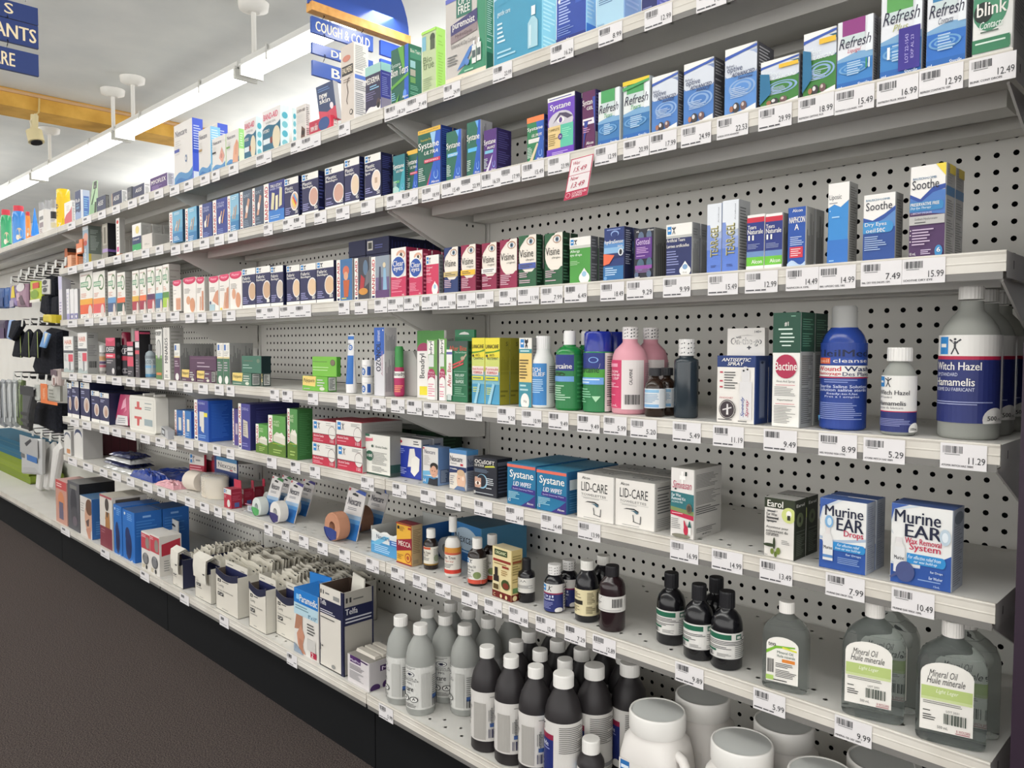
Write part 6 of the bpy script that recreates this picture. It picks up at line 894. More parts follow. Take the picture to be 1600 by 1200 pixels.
for i, (u0, u1, vt, vb, y_, lb) in enumerate(((296, 319, 707, 770, .10, 'red and white bandage card nearest the cream roll'), (318, 333, 711, 765, .13, 'dark red bandage card second behind the cream roll'), (331, 346, 711, 765, .125, 'dark red bandage card third, beside the blue-topped card'))):
    flatcard('hanging_card', ((u0, vb), (u1, vb+2), (u1, vt+4), (u0, vt)), SY[6]+y_, .008, 'a82c40', 'r 0 .72 1 1 dcd8d2|A .06 .76 .4 .96|r .45 .82 .75 .86 8a8a88|l .05 .5 .9 .7 3 e0a0a8|l .05 .1 .9 .4 4 c05a68' if i == 0 else 'r 0 .86 1 1 7a5058|l .1 .5 .9 .8 4 8a4a54', lb, 6)
t = empty('bandage_pack', onz(360, 785, z6)); tag(t, 'blue-topped elastic bandage card with cream wrap in a clear shell', 'pack'); ITEMS.append((t, 6))
yy = SY[6]+.095
P = [ony(u, v, yy) for u, v in ((336, 782), (371, 790), (371, 720), (345, 714))]
b = MB(); z0 = z6+.001; x0, x1 = P[0].x, P[1].x; z1 = P[3].z; b.box(x0, x1, yy, yy+.004, z0, z1, '26386e'); art(b, 'r .1 .66 1 .9 e0dcd6|t Nexcare .18 .72 .95 .86 2a2a38|r .1 .9 1 1 4a86b4|r .7 .68 .82 .71 b83040', lambda p, q, l: (x0+(x1-x0)*p, yy-l, z0+(z1-z0)*q)); b.build('card', t)
b = MB(); N = 24; cx_ = (x0+x1)/2; rx, ry = (x1-x0)*.42, .034; cy_ = yy-ry-.003; vs = []
for zz_ in (z0, z0+(z1-z0)*.52):
    vs += [(cx_+rx*math.cos(6.2832*i/N), cy_+ry*math.sin(6.2832*i/N), zz_) for i in range(N)]
b.add(vs, [(i, (i+1) % N, N+(i+1) % N, N+i) for i in range(N)]+[tuple(range(N, 2*N)), tuple(range(N))[::-1]], 'd8c8ac:matte', False); b.build('elastic_wrap', t)
b = MB(); rx += .004; ry += .002; vs = []
for zz_, k in ((z0, 1), (z0+(z1-z0)*.56, 1), (z0+(z1-z0)*.6, .8)):
    vs += [(cx_+k*rx*math.cos(6.2832*i/N), cy_+k*ry*math.sin(6.2832*i/N), zz_) for i in range(N)]
b.add(vs, [(j*N+i, j*N+(i+1) % N, (j+1)*N+(i+1) % N, (j+1)*N+i) for j in range(2) for i in range(N)]+[tuple(range(2*N, 3*N))], 'd8dce0:film', True); b.build('clear_shell', t)
rb = 'r 0 .72 1 1 e0dcd8|A .05 .78 .5 .94|e .66 .25 .2 .2 d8d4d0|r .6 .1 .76 .42 d8d4d0|l .06 .5 .5 .66 3 e0a0a8'
for (uL, uR, uS, vT, vb, lb) in ((350, 361.5, 375, 762, 796, 'little red and white tape carton with hang tab, front one'), (377, 381, 394, 764, 789, 'little red and white tape carton with hang tab, second one'), (395, 397.5, 411, 761, 783, 'little red and white tape carton with hang tab, third one')):
    o = K(6, uL, uR, uS, vT, 'tape_carton', lb, 'a8283c 8f2036 a03a4a', rb, 'r .3 .06 .75 .3 4a5a90|l .1 .4 .9 .85 5 a84a5c', vb=vb, where=False, d=.034)
    h = max(v.co.z for v in o.data.vertices); w_ = max(v.co.x for v in o.data.vertices); d_ = max(v.co.y for v in o.data.vertices)
    b = MB(); b.box(o.location.x+.003, o.location.x+max(w_, .02)-.001, o.location.y+d_-.002, o.location.y+d_-.0005, o.location.z+h, o.location.z+h+.024, 'b03048'); c_ = b.build('hang_tab'); c_.parent = o; c_.matrix_parent_inverse = Matrix.Translation(-o.location)
b = MB(); p = onz(383, 800, z6); p.y = max(p.y, SY[6]+.006); b.box(p.x-.006, p.x+.055, p.y, p.y+.05, z6+.001, z6+.004, 'c8ccd0:film'); o = empty('tape_pack', p); tag(o, 'clear-topped flat tape pack lying before the red tape cartons', 'pack'); ITEMS.append((o, 6)); b.build('clear_tray', o)
b = MB(); b.box(p.x+.004, p.x+.05, p.y+.006, p.y+.044, z6+.0042, z6+.02, 'd4d4d6'); art(b, 'r .1 .1 .9 .9 b8bcc4|l .15 .2 .85 .8 3 6a6a80', lambda x, y, l: (p.x+.004+.046*x, p.y+.006-l, z6+.0042+.0158*y)); b.build('tape_box', o)
b = MB(); b.tube([(p.x-.004, p.y+.004, z6+.024), (p.x+.05, p.y+.004, z6+.026), (p.x+.054, p.y+.045, z6+.026)], .0015, 'a87a90:gloss', 6); b.build('clear_rim', o)
def tapecard(uc, vTop, y, W, H, topc, rollc, core, lb, rollR=.026, rw=.026, back=False, bandc='2a3a80', tilt=.018):
    """an upright card with a tape roll stuck on its lower half"""
    p = ony(uc, vTop, y); x = p.x; z0 = z6+.0008; H = p.z-z0; t = empty('tape_pack', Vector((x, y, z0))); tag(t, lb, 'pack'); ITEMS.append((t, 6))
    b = MB(); f = lambda px, q, l: (x-W/2+W*px, y-.028+tilt*2*q-l, z0+H*q)
    n_ = 14; pr = []
    b.hexa([f(0, 0, 0), f(1, 0, 0), f(1, 0, -.003), f(0, 0, -.003), f(0, .97, 0), f(1, .92, 0), f(1, .92, -.003), f(0, .97, -.003)], 'e0dcda')
    art(b, 'r 0 0 1 .3 2a6ab0|r 0 .3 1 .38 5a94cc|r 0 .38 1 .46 a0bcd8|p %s .4 .9 1 .85 1 .92 .6 .945|t Nexcare .14 .64 .84 .78 2a2a3a B|r .04 .9 .14 .95 b82838|l .2 .54 .8 .6 2 7a7a80|p 2a2a2c .3 .83 .62 .81 .62 .85 .5 .86 .44 .875 .3 .86' % topc, f, 1, 3); b.build('card', t)
    c_ = Vector((x-W*.08, y-.036, z0+rollR+.001)); roll(c_+Vector((0, -rw, 0)), (0, 1, 0), rollR, rollR*.38, rw, rollc, 'tape_roll', t)
    b = MB(); vs = []; 
    for a_ in range(-95, -20, 12):
        for yy_ in (-rw-.0022, -.001): vs.append(c_+Vector((math.cos(math.radians(a_-60))*rollR*1.03, yy_, math.sin(math.radians(a_-60))*rollR*1.03)) if False else c_+Vector((math.cos(math.radians(a_-75))*rollR*1.02, yy_, math.sin(math.radians(a_-75))*rollR*1.02)))
    n2 = len(vs)//2; b.add(vs, [(2*i, 2*i+2, 2*i+3, 2*i+1) for i in range(n2-1)], core)
    q0 = c_+Vector((0, -rw-.0012, 0)); b.add([q0+Vector((-rollR*.98, 0, -.1*rollR)), q0+Vector((-rollR*.7, 0, -.66*rollR)), q0+Vector((-.1*rollR, 0, -.98*rollR)), q0+Vector((.55*rollR, 0, -.8*rollR)), q0+Vector((.62*rollR, 0, -.25*rollR)), q0+Vector((0, 0, -.1*rollR))], [(0, 1, 2, 3, 4, 5)], core); b.build('price_band', t)
    return t
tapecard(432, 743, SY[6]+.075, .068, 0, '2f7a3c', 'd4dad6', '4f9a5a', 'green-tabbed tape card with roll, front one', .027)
tapecard(447, 742, SY[6]+.142, .064, 0, '2f7a3c', 'b4bab6', '4f9a5a', 'green-tabbed tape card with roll, behind its twin', .027)  # roll colour darkened to stand in for shade behind the twin
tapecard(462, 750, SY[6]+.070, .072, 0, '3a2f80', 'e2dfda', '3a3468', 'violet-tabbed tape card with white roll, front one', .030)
tapecard(481, 748, SY[6]+.140, .070, 0, '3a2f80', 'c4c2be', '3a3468', 'violet-tabbed tape card with white roll, behind its twin', .030)  # greyer roll colour paints in the shade behind the front card
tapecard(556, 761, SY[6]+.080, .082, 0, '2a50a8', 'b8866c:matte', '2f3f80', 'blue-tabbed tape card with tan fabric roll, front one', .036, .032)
tapecard(592, 760, SY[6]+.178, .08, 0, '2a50a8', '8f6a58:matte', '2f3f80', 'blue-tabbed tape card with tan fabric roll, shaded one at the back', .034, .03)  # shade at the back is put into the darker tan colour
p = onz(522, 838, z6); o = roll(Vector((p.x-.012, p.y+.02, z6+.0195)), (0, 1, 0), .0185, .008, .022, 'c4ccd2:gloss', 'tape_roll'); tag(o, 'small silvery tape roll in film beside the tan roll', 'tape roll'); ITEMS.append((o, 6))
# open display tray
t = empty('display_tray', onz(600, 868, z6)); tag(t, 'open blue and white cardboard display tray behind the yellow carton', 'tray'); ITEMS.append((t, 6))
A = onz(580, 862, z6); A.y = max(A.y, SY[6]+.02); wx = span((A.x, A.y), 1, 0, 640, z6); x0, y0 = A.x, A.y; x1 = x0+wx; y1 = y0+.16; hF, hB = .052, .075
b = MB(); b.box(x0, x1, y0, y0+.002, z6+.001, z6+hF, 'd8dcdc'); art(b, 'r 0 0 1 .55 4a90c0|p 6ab0d4 0 .4 .35 .9 .5 .9 .2 .4|t Nexcare .15 .72 .5 .92 3a4a68|r .5 .55 1 .8 3a6ab0|l .55 .58 .95 .78 2 c0d8f0|l .1 .1 .6 .45 4 b0d4ec|t 10~x .7 .08 .9 .2 w B', lambda p, q, l: (x0+wx*p, y0-l, z6+.001+(hF-.001)*q))
b.add([(x0+wx*i/12, y0+.001, z6+hF) for i in range(13)]+[(x0+wx*i/12, y0+.001, z6+hF+.006*(.5+.5*math.sin(i*1.7))) for i in range(13)], [(i, i+1, 14+i, 13+i) for i in range(12)], 'e8e8e4'); b.build('front_wall', t)
b = MB(); b.box(x0, x1, y0+.002, y1, z6+.001, z6+.003, 'b4b4b0'); b.box(x0, x0+.002, y0, y1, z6+.001, z6+hF+.012, 'b8b8b4'); b.box(x1-.002, x1, y0, y1, z6+.001, z6+hF+.03, ['2a5a94', '2a5a94', 'b8b8b4', 'b8b8b4', 'b8b8b4', 'b8b8b4']); b.box(x0, x1, y1-.002, y1, z6+.001, z6+hB, 'a8aaa8'); b.build('side_walls', t)
carton(6, x1+.012, -.17, z6, .125, .13, .088, math.radians(-8), 'display_carton', 'large blue gradient carton with serif name standing at the back of the sixth shelf', '3a78b0', '4a86ac', '3f6a86', 'r 0 0 1 .25 2a62a0|e .5 .6 .4 .3 b8ccdc|t Nexcare .14 .48 .86 .72 2a3040|l .3 .2 .9 .3 1 a8c8e8', '', where=False)
c_ = Vector((x1+.03, -.205, z6+.036)); 
o = roll(c_, (0, 1, 0), .026, .010, .02, 'b4b6b6', 'tape_roll'); o.location.z -= .0085; tag(o, 'grey-white tape roll standing between the tray and small amber bottle', 'tape roll'); ITEMS.append((o, 6))
K(6, 619.5, 644, 660, 815, 'carton', 'yellow and maroon ointment carton with white capital name', 'dca83a a08a68 6a1c28', 'p 8a1c30 0 .28 1 .4 1 .68 0 .56|t MECCA .14 .44 .92 .56 e8dcd0 B|r .06 .84 .2 .92 2a2420|l .22 .8 .6 .92 4 7a5a28|r .76 .88 .96 .93 a83a28|e .76 .18 .2 .12 a8502c|e .76 .18 .15 .09 dca83a|e .76 .18 .09 .055 a8502c|r 0 0 1 .03 8a1c30|r .97 0 1 1 8a1c30|l .06 .1 .5 .24 3 a87a30|r 0 .97 1 1 8a1c30', 'l .1 .3 .9 .9 14 7a6648|r .1 .05 .6 .15 8a7a60', vb=878)
ttl = 'r 0 0 1 .14 c04a34|r 0 .86 .5 .98 c05a3a|t Tea~Tree .1 .62 .5 .76 4a3a34 B|t Oil .2 .5 .4 .6 4a3a34|l .06 .2 .5 .46 5 6a6a68|e .76 .38 .13 .2 8a9a6a|l .62 .1 .95 .9 10 8a8a88'
bottle(6, 662, 685, 826, 891, 'bottle', 'small amber tea tree bottle with white cap beside the yellow carton', '231a18:gloss', BOSTON, 'e8e6e2', (.62, .78, 1), (.12, .58, 14, 190, 'd8d4c8', ttl.replace('0 0 1 .14 c04a34', '0 0 1 .08 8a6a2a')))
bottle(6, 695, 720.5, 806, 902, 'spray_bottle', 'white tea tree spray bottle with tall white nozzle cap', 'dedbd6', [(.93, 0), (1, .02), (1, .50), (.95, .57), (.72, .62), (.6, .64)], 'e0deda', (.50, .74, 1, .42), (.04, .5, 12, 190, 'dcd8cf', 'r 0 .8 .9 .98 c88a3a|r 0 .72 .9 .8 c05a40|t Tea~Tree .12 .56 .62 .68 4a3a34 B|t Spray .2 .44 .56 .53 b05038|l .1 .24 .6 .4 3 6a6a68|r 0 .04 .9 .18 c03a2c|r .9 0 1 1 b0ada8'), ridge=0)
bottle(6, 731, 760.5, 840, 917, 'bottle', 'amber tea tree bottle with blue logo label, wider one', '211816:gloss', [(.94, 0), (1, .02), (1, .60), (.94, .68), (.7, .74), (.5, .77), (.46, .80)], 'e8e6e2', (.54, .78, 1), (.06, .60, 16, 200, 'dcdad4', 'r 0 0 .62 .16 c04a38|A .08 .8 .4 .97|t Tea~Tree~Oil .1 .62 .46 .72 3a3a3a B|t Huile~de .1 .5 .4 .58 3a3a3a|t theier .1 .4 .32 .48 3a3a3a|e .5 .34 .12 .14 7a8a5a|l .08 .2 .36 .36 3 7a7a78|r .64 0 .98 1 d0cec8|l .68 .1 .95 .92 12 7a7a78|r .62 0 .96 .16 c04a38'), n=2, gap=.004)
K(6, 769, 799, 816, 852, 'carton', 'cream and maroon black-seed oil carton with bottle picture', 'e0d0a0 c4b078 c8bc9a', 'r 0 0 1 .13 6a1f1c|r .12 .84 .8 .96 3a4a2a|t ORGANIC .18 .87 .74 .93 d8dcb0 B|r .06 .72 .98 .77 8a3028|l .1 .66 .9 .7 1 8a6a3a|r .08 .3 .36 .44 2a2020|r .14 .44 .3 .6 2a2020|r .06 .14 .4 .32 e4d8b0|e .72 .3 .22 .1 3a4a24|e .74 .28 .16 .06 7a3424|l .5 .46 .9 .58 3 a08050|r .55 .62 .9 .66 8a3028|t C .1 .03 .2 .09 e0d0a0|e .5 .06 .06 .04 e0d0a0|e .78 .06 .06 .04 e0d0a0|r .1 .17 .36 .27 5a4a2a', 'r 0 0 1 .13 6a1f1c|l .1 .3 .9 .9 12 8a7a48|r .1 .74 .9 .78 8a4a30|e .3 .06 .2 .05 d8c898|r .1 .16 .6 .26 5a7a4a', vb=934, rot=-4)
bottle(6, 809, 836, 872, 943, 'dropper_bottle', 'small black dropper bottle with white label', '17161a:gloss', [(.94, 0), (1, .02), (1, .62), (.92, .68), (.62, .71), (.56, .73)], '1c1c20', (.52, .72, 1, .42), (.24, .58, 8, 190, 'd4d2cc', 'p 2a2a2c .3 .7 .36 .86 .42 .72 .48 .88 .54 .72 .6 .7|l .1 .3 .85 .6 4 5a5a5a'))
bottle(6, 850, 882, 881, 959, 'bottle', 'black bottle with navy label and striped white seal cap', '17171c:gloss', BOSTON, 'e0dedc', (.66, .79, 1), (.04, .62, 12, 200, '26306a', 'r 0 .68 .8 1 d8d6d2|A .1 .74 .52 .96|r 0 .63 .8 .68 8a2848|t Oil .1 .52 .5 .6 d8dcf0 B|t Huile .1 .42 .52 .5 d8dcf0 B|l .1 .1 .6 .36 5 8a90c0|e .66 .06 .12 .1 e0deda|r .8 0 1 1 c8c6c2|l .82 .1 .98 .9 8 5a5a5a'), seal='4a4a4c', n=2, gap=.004)
bottle(6, 898, 936, 875, 974, 'bottle', 'black bottle with cream label and white cap', '15151a:gloss', [(.94, 0), (1, .015), (1, .58), (.97, .64), (.85, .72), (.6, .80), (.48, .83), (.46, .85)], 'e4e2dc', (.56, .85, 1), (.12, .55, 14, 210, 'd8cda6', 'r .0 .6 .12 1 b84a5a|r .06 .42 .42 .58 24221e|l .1 .66 .4 .9 4 5a5038|l .08 .12 .4 .36 4 6a6048|l .52 .45 .72 .92 8 5a5038|b .74 .5 .92 .9 4a4232|b .74 .1 .92 .4 4a4232|l .5 .08 .72 .38 5 5a5038'), n=2, gap=.004)
bottle(6, 935, 977, 883, 989, 'bottle', 'dark brown bottle with black cap and narrow white label', '24161a:gloss', [(.92, 0), (1, .03), (1, .66), (.96, .71), (.8, .77), (.5, .82), (.44, .85)], '1c1a1e', (.52, .84, 1), (.32, .56, 6, 200, 'd8d6d2', 'p 2a2a2c .1 .66 .16 .9 .24 .7 .3 .92 .38 .7 .44 .66|l .08 .4 .34 .6 2 4a4a4a|b .56 .3 .8 .86|l .1 .08 .8 .24 2 8a8a88'), ridge=.02)
dl = 'r .04 .74 .6 .94 1f6048|r .68 .74 .8 .94 3a6a58|r .7 .78 .78 .88 d8d8d4|l .05 .52 .9 .7 3 3a3a3a|l .05 .36 .6 .48 2 3a3a3a|r .1 .26 .34 .34 1f6048|t .. .2 .1 .3 .12 k|b .14 .06 .26 .24|l .36 .08 .6 .22 3 7a7a78|l .66 .06 .95 .66 8 8a8a88|r .05 .0 .95 .015 3a3a3a|e .84 .78 .06 .08 4a4a4a|e .84 .78 .045 .06 dcdad4'
dp = [(.93, 0), (1, .02), (1, .54), (.97, .60), (.86, .67), (.62, .73), (.44, .76), (.42, .80)]
for (uL, uR, vT, vB, lb) in ((1025, 1071, 894, 1010, 'black dropper bottle with green-striped label, farthest of the front three'), (1067, 1115, 912, 1034, 'black dropper bottle with green-striped label, middle of the front three'), (1109, 1160, 923, 1049, 'black dropper bottle with green-striped label, nearest of the front three')):
    bottle(6, uL, uR, vT, vB, 'dropper_bottle', lb, '141418:gloss', dp, '1a1a1e', (.50, .79, 1), (.16, .50, 14, 210, 'dcdad6', dl), ridge=.03, where=False, n=2 if 'middle' in lb else 1, gap=.006)
flask(6, 1176, 1262, 939, 1080, 'flask_bottle', 'smaller clear mineral oil flask with green swoosh on its label', .52, 12, (-.74, .66, .10, .62, 't teva .06 .78 .3 .86 2a2a2c B|p 7ab03a 0 .6 .3 .74 .9 .8 .9 .83 .3 .8 0 .68|p d8d84a .5 .76 .95 .72 .95 .76 .5 .8|t Mineral~Oil .34 .64 .84 .7 3a5a50|t Huile~minerale .34 .56 .9 .62 3a5a50|r .5 .46 .9 .53 d8843a|l .3 .12 .95 .44 9 4a4a48|b .04 .2 .24 .5|l .05 .03 .9 .08 1 2a2a2c|r .0 .04 .24 .14 a8c86a'), .34)
mo = 't Mineral~Oil .16 .78 .7 .88 2a2a2c I|t Huile~minerale .12 .68 .84 .78 2a2a2c I|r .02 .48 .98 .64 b4c67c|r .02 .44 .98 .48 c8d49c|t Light~Leger .3 .54 .72 .61 eef0e0 I|l .06 .38 .95 .43 2 7a7a74|l .06 .14 .3 .3 5 3a3a38|t LOT~2031 .5 .3 .74 .33 4a4a48|b .46 .13 .88 .28 2a3a30|t 500~mL .34 .05 .54 .09 4a4a48|t R~WOLSAN .7 .04 .95 .08 9a3048|r .68 .02 .95 .03 9a3048'
flask(6, 1295, 1408, 940, 1128, 'flask_bottle', 'large clear mineral oil flask with cream and green label, farther one', .5, 14, (-.86, .62, .13, .68, mo), .32, n=2)
flask(6, 1413, 1536, 969, 1168, 'flask_bottle', 'large clear mineral oil flask with cream and green label, nearest the end', .5, 14, (-.86, .62, .11, .68, mo), .32, n=2)
# ---------------------------------------------------------------- bottom deck
z7 = SZ[7]
def BX(*a, **k): return K(7, *a, **k)
BX(88, 105, 112, 748, 'brace_carton', 'peach and red support carton, first on the bottom deck', 'c09080 b08a80 c8a09a', 'r 0 .8 1 1 b84848|e .5 .5 .3 .25 c8825a|r .3 .1 .7 .5 6a6478|l .1 .84 .8 .95 2 e8d0cc', '', vb=825, d=.10)
BX(107, 125, 126, 750, 'brace_carton', 'dark grey brace carton with black side', '55555a 101014 6a6a6a', 'e .5 .55 .26 .35 3a3a40|e .56 .3 .3 .2 4a4a4e|r .2 .86 .8 .94 7a7a74|e .6 .2 .2 .1 6a6068', '', vb=833, d=.14)
BX(126, 144, 157, 773, 'brace_carton', 'white brace carton with face profile and blue side', 'd4cec8 2a5a94 4a6a8c', 'e .75 .5 .35 .36 c89c84|e .8 .78 .3 .2 6a4a38|p 5a4a48 .5 .4 .8 .5 .75 .3 .6 .28|l .08 .6 .4 .85 4 a8a4a0|p c08a74 .5 .2 .9 .3 .9 .0 .7 0', 'r .3 .5 .7 .56 d8dce4|l .15 .1 .85 .45 6 4a7ab0', vb=845, d=.10)
BX(157, 176, 177, 771, 'brace_carton', 'white over maroon brace carton showing a standing figure', 'd0cac2 c4beb6 b8b2a6', 'r 0 0 1 .4 7a3440|r 0 .96 1 1 a05058|e .6 .84 .16 .12 4a4440|p a87848 .4 .4 .85 .4 .8 .7 .5 .7|p 5a4a40 .55 .7 .72 .7 .68 .6 .58 .6|l .1 .26 .5 .36 2 a06870|p e0d8d0 .4 .4 .46 .4 .48 .55 .42 .55', 'r .1 .86 .8 .96 4a4440', vb=857, d=.13)
bl = 'e .5 .3 .26 .28 22305c|e .42 .5 .2 .16 22305c|l .4 .8 .9 .95 4 7aa8dc|e .2 .92 .06 .03 d8dce4|p 1f2a54 .3 .1 .6 .1 .75 .3 .3 .4|p d8dce4 .7 .0 .84 .0 .78 .04'
BX(178.5, 191, 192, 787, 'brace_carton', 'bright blue boot-brace carton, outer of two', '2468b4 1f5ca4 2a5490', bl, '', vb=873, d=.14)
BX(192.5, 211, 254, 794, 'brace_carton', 'bright blue boot-brace carton, inner of two', '2468b4 1f5aa2 34507c', bl, 'r .3 .88 .6 .92 7aa0d0|l .06 .5 .9 .84 6 3a74b8', vb=884, n=2, gap=.004)
sr = 'r 0 .55 1 .96 b8404c|e .7 .74 .22 .16 8a8078|p 8a8078 .6 .6 .9 .6 .9 .75 .6 .75|e .5 .3 .36 .16 5a5a5c|e .5 .4 .2 .06 8a8a8c|e .5 .28 .24 .1 7a7a7c|e .6 .08 .1 .06 2a2a2c|l .1 .03 .5 .14 3 b0a070|l .06 .86 .6 .94 2 e8c8cc'
BX(221.5, 235, 235.3, 829, 'tape_carton', 'small white and red carton with metal dish photo, outer of two', 'dcd8d2 d0ccc6', sr, '', vb=897, d=.075)
BX(235.3, 249.5, 265, 833, 'tape_carton', 'small white and red carton with metal dish photo, inner of two', 'dcd8d2 c8c4be', sr, 'p a82c3c .1 .5 .95 .56 .95 .9 .1 .8|l .2 .1 .5 .4 5 8a8a88', vb=902, d=.075)
for i, (u0, u1) in enumerate(((251, 264.5), (267, 278))):
    flatcard('hanging_card', ((u0+3, 880), (u1+2, 884), (u1-.5, 812+i*3), (u0-3, 805+i*3)), SY[7]+.14, .004, 'd8d5ce', 'p 2a2a2c .3 .86 .7 .84 .72 .88 .5 .905 .3 .89|l .3 .45 .6 .5 1 b8b4ae', ['outer', 'inner'][i]+' white card with black hang slot behind the gauze boxes', 7)
# open cartons filled with gauze envelopes
def gauze_box(uL, uR, uS, vT, vb, label, dark=False, hf=1.0, tier=0, droop=0):
    A = onz(uL, vb, z7); A.y = max(A.y, SY[7]+.008); wd = span((A.x, A.y), 1, 0, uR, z7); h = 0
    while pj((A.x, A.y, z7+h))[1] > vT: h += .001
    Q = (A.x+wd, A.y); d = .29+(-.365-A.y)*.9
    t = empty('gauze_carton', Vector((A.x, A.y, z7))); tag(t, label, 'carton', None); ITEMS.append((t, 7)); th = .0015
    x0, x1, y0, y1 = A.x, A.x+wd, A.y, A.y+d; b = MB(); n_ = 10
    # front wall with a scooped rim
    def rim(i): return h*(1-.10*math.sin(math.pi*i/n_)*hf)
    for i in range(n_):
        xa, xb = x0+wd*i/n_, x0+wd*(i+1)/n_
        for yy, k in ((y0, 'd8d3c8'), (y0+th, '5a5048')):
            b.quad((xa, yy, z7+.001), (xb, yy, z7+.001), (xb, yy, z7+rim(i+1)), (xa, yy, z7+rim(i)), k)
        b.quad((xa, y0-.0004, z7+rim(i)-.02), (xb, y0-.0004, z7+rim(i+1)-.02), (xb, y0-.0004, z7+rim(i+1)), (xa, y0-.0004, z7+rim(i)), '23263f')
    art(b, ('r .1 .68 .14 .75 2a2a2c|r .2 .68 .24 .75 2a2a2c|r .1 .73 .24 .75 2a2a2c|r .1 .68 .24 .7 2a2a2c|l .3 .69 .6 .74 1 5a5a58|t Curity .1 .56 .38 .64 6a6a6a|t Compresse~abdominale .1 .47 .8 .51 2a2a2c|r .1 .36 .36 .44 1a1a1e|t %s .12 .375 .34 .425 w B|l .1 .3 .6 .33 1 6a6a6a|l .3 .06 .6 .09 1 8a8a88' % label_size[tier % 4]), lambda p, q, l: (x0+wd*p, y0-.0002-l, z7+h*q), 1, tier)
    b.box(x1-th, x1, y0, y1, z7+.001, z7+h*.95, ['d8d3c8', '23263f' if dark else 'c8c4ba', 'd8d3c8', '5a5048', 'd8d3c8', 'd8d3c8']); b.box(x0, x0+th, y0, y1, z7+.001, z7+h*.95, ['d8d3c8', '5a5048', 'd8d3c8', 'c8c4ba', 'd8d3c8', 'd8d3c8']); b.box(x0, x1, y0, y1, z7+.0006, z7+.002, '8a8478'); b.box(x0, x1, y1-th, y1, z7+.001, z7+h*.9, 'b8b4aa'); b.build('open_carton', t)
    b = MB(); b.box(x0+.002, x1-.002, y0+.03, y0+.032, z7+h*.55, z7+h*1.12, 'd8d3c8'); b.quad((x0+.002, y0+.0298, z7+h*.72), (x1-.002, y0+.0298, z7+h*.72), (x1-.002, y0+.0298, z7+h*.98), (x0+.002, y0+.0298, z7+h*.98), '23284e'); art(b, 'l .1 .86 .4 .92 1 3a3a3a|l .7 .78 .95 .84 1 3a3a3a', lambda p, q, l: (x0+wd*p, y0+.0297-l, z7+h*(.6+.5*q))); b.build('inner_flap', t)
    if droop:
        for k_ in range(droop):
            e = MB(); xa, xb = x0+wd*(.05+.42*k_), x0+wd*(.58+.38*k_); yy = y0+.012-.012*k_; zz_ = z7+h*(.93-.07*k_)
            ring = [(y0+.024, z7+h+.016), (y0+.012, z7+h+.03), (y0-.006-.006*k_, z7+h+.02), (y0-.009-.006*k_, zz_-.004), (y0-.008-.006*k_, zz_-.036)]
            vs = [(xx+.002*math.sin(j*2.1), a_, b_) for j, (a_, b_) in enumerate(ring) for xx in (xa, (xa+xb)/2, xb)]
            e.add(vs, [(3*j+i_, 3*j+1+i_, 3*j+4+i_, 3*j+3+i_) for j in range(4) for i_ in (0, 1)], 'd6d2c8:matte')
            e.add([(p[0], p[1]+.004, p[2]-.004) for p in vs], [(3*j+i_, 3*j+3+i_, 3*j+4+i_, 3*j+1+i_) for j in range(4) for i_ in (0, 1)], 'd6d2c8:matte')
            e.add([(xb-.02, ring[3][0]-.0006, ring[3][1]-.004), (xb-.006, ring[3][0]-.0006, ring[3][1]-.004), (xb-.006, ring[3][0]-.0006, ring[3][1]), (xb-.02, ring[3][0]-.0006, ring[3][1])], [(0, 1, 2, 3)], '1c1c20')
            o = e.build('gauze_envelope'); tag(o, 'folded white gauze envelope drooping from the '+label, 'envelope', 'envelopes drooping over the '+label); ITEMS.append((o, 7))
    N = int((d-.05)/.0125)
    for i in range(N):
        f = i/N; yy = y0+.045+(d-.055)*f; lean = .012+random.uniform(-.004, .006); top = h*(1.0+.14*math.sin(math.pi*min(1, f*1.2)))+random.uniform(-.004, .006); a0 = x0+.004+random.uniform(0, .003); a1 = x1-.004-random.uniform(0, .003)
        e = MB(); m = 8; vs = []
        for j in range(m+1):
            xx = a0+(a1-a0)*j/m; bul = .0035*math.sin(math.pi*j/m)
            vs += [(xx, yy-bul, z7+.006), (xx, yy-bul+lean*.5, z7+top*.7), (xx, yy+lean, z7+top+.003*math.sin(j*1.3+i))]
        vs2 = [(p[0], p[1]+.0045*(1 if q % 3 < 2 else .2), p[2]) for q, p in enumerate(vs)]; M = len(vs)
        F = [(3*j+k, 3*j+3+k, 3*j+4+k, 3*j+1+k) for j in range(m) for k in (0, 1)]
        e.add(vs+vs2, F+[tuple(M+q for q in f_[::-1]) for f_ in F]+[(3*j+2, 3*j+5, M+3*j+5, M+3*j+2) for j in range(m)]+[(0, 1, M+1, M), (1, 2, M+2, M+1), (3*m+1, 3*m, M+3*m, M+3*m+1), (3*m+2, 3*m+1, M+3*m+1, M+3*m+2)], 'd4cfc2:matte')
        if i % 1 == 0: xx = a1-.018; e.add([(xx, yy+lean-.0009, z7+top-.003), (xx+.012, yy+lean-.0009, z7+top-.003), (xx+.012, yy+lean-.0009, z7+top+.0005), (xx, yy+lean-.0009, z7+top+.0005)], [(0, 1, 2, 3)], '1c1c20')
        o = e.build('gauze_envelope'); tag(o, 'cream paper gauze envelope filed in the '+label, 'envelope', 'gauze envelopes in the '+label); ITEMS.append((o, 7))
label_size = ['2"x2"', '3"x3"', '4"x4"', '5"x9"']
gauze_box(263, 286, 300, 866, 914, 'white gauze box with navy side', dark=True, tier=0, droop=2)
gauze_box(304, 330, 331, 876, 932, 'white gauze box with scooped navy rim', tier=1, droop=2)
gauze_box(328, 372, 374, 885, 952, 'wide white gauze box, third from the far end', tier=2)
gauze_box(374, 416, 430, 908, 982, 'wide white gauze box before the blue carton', tier=3)
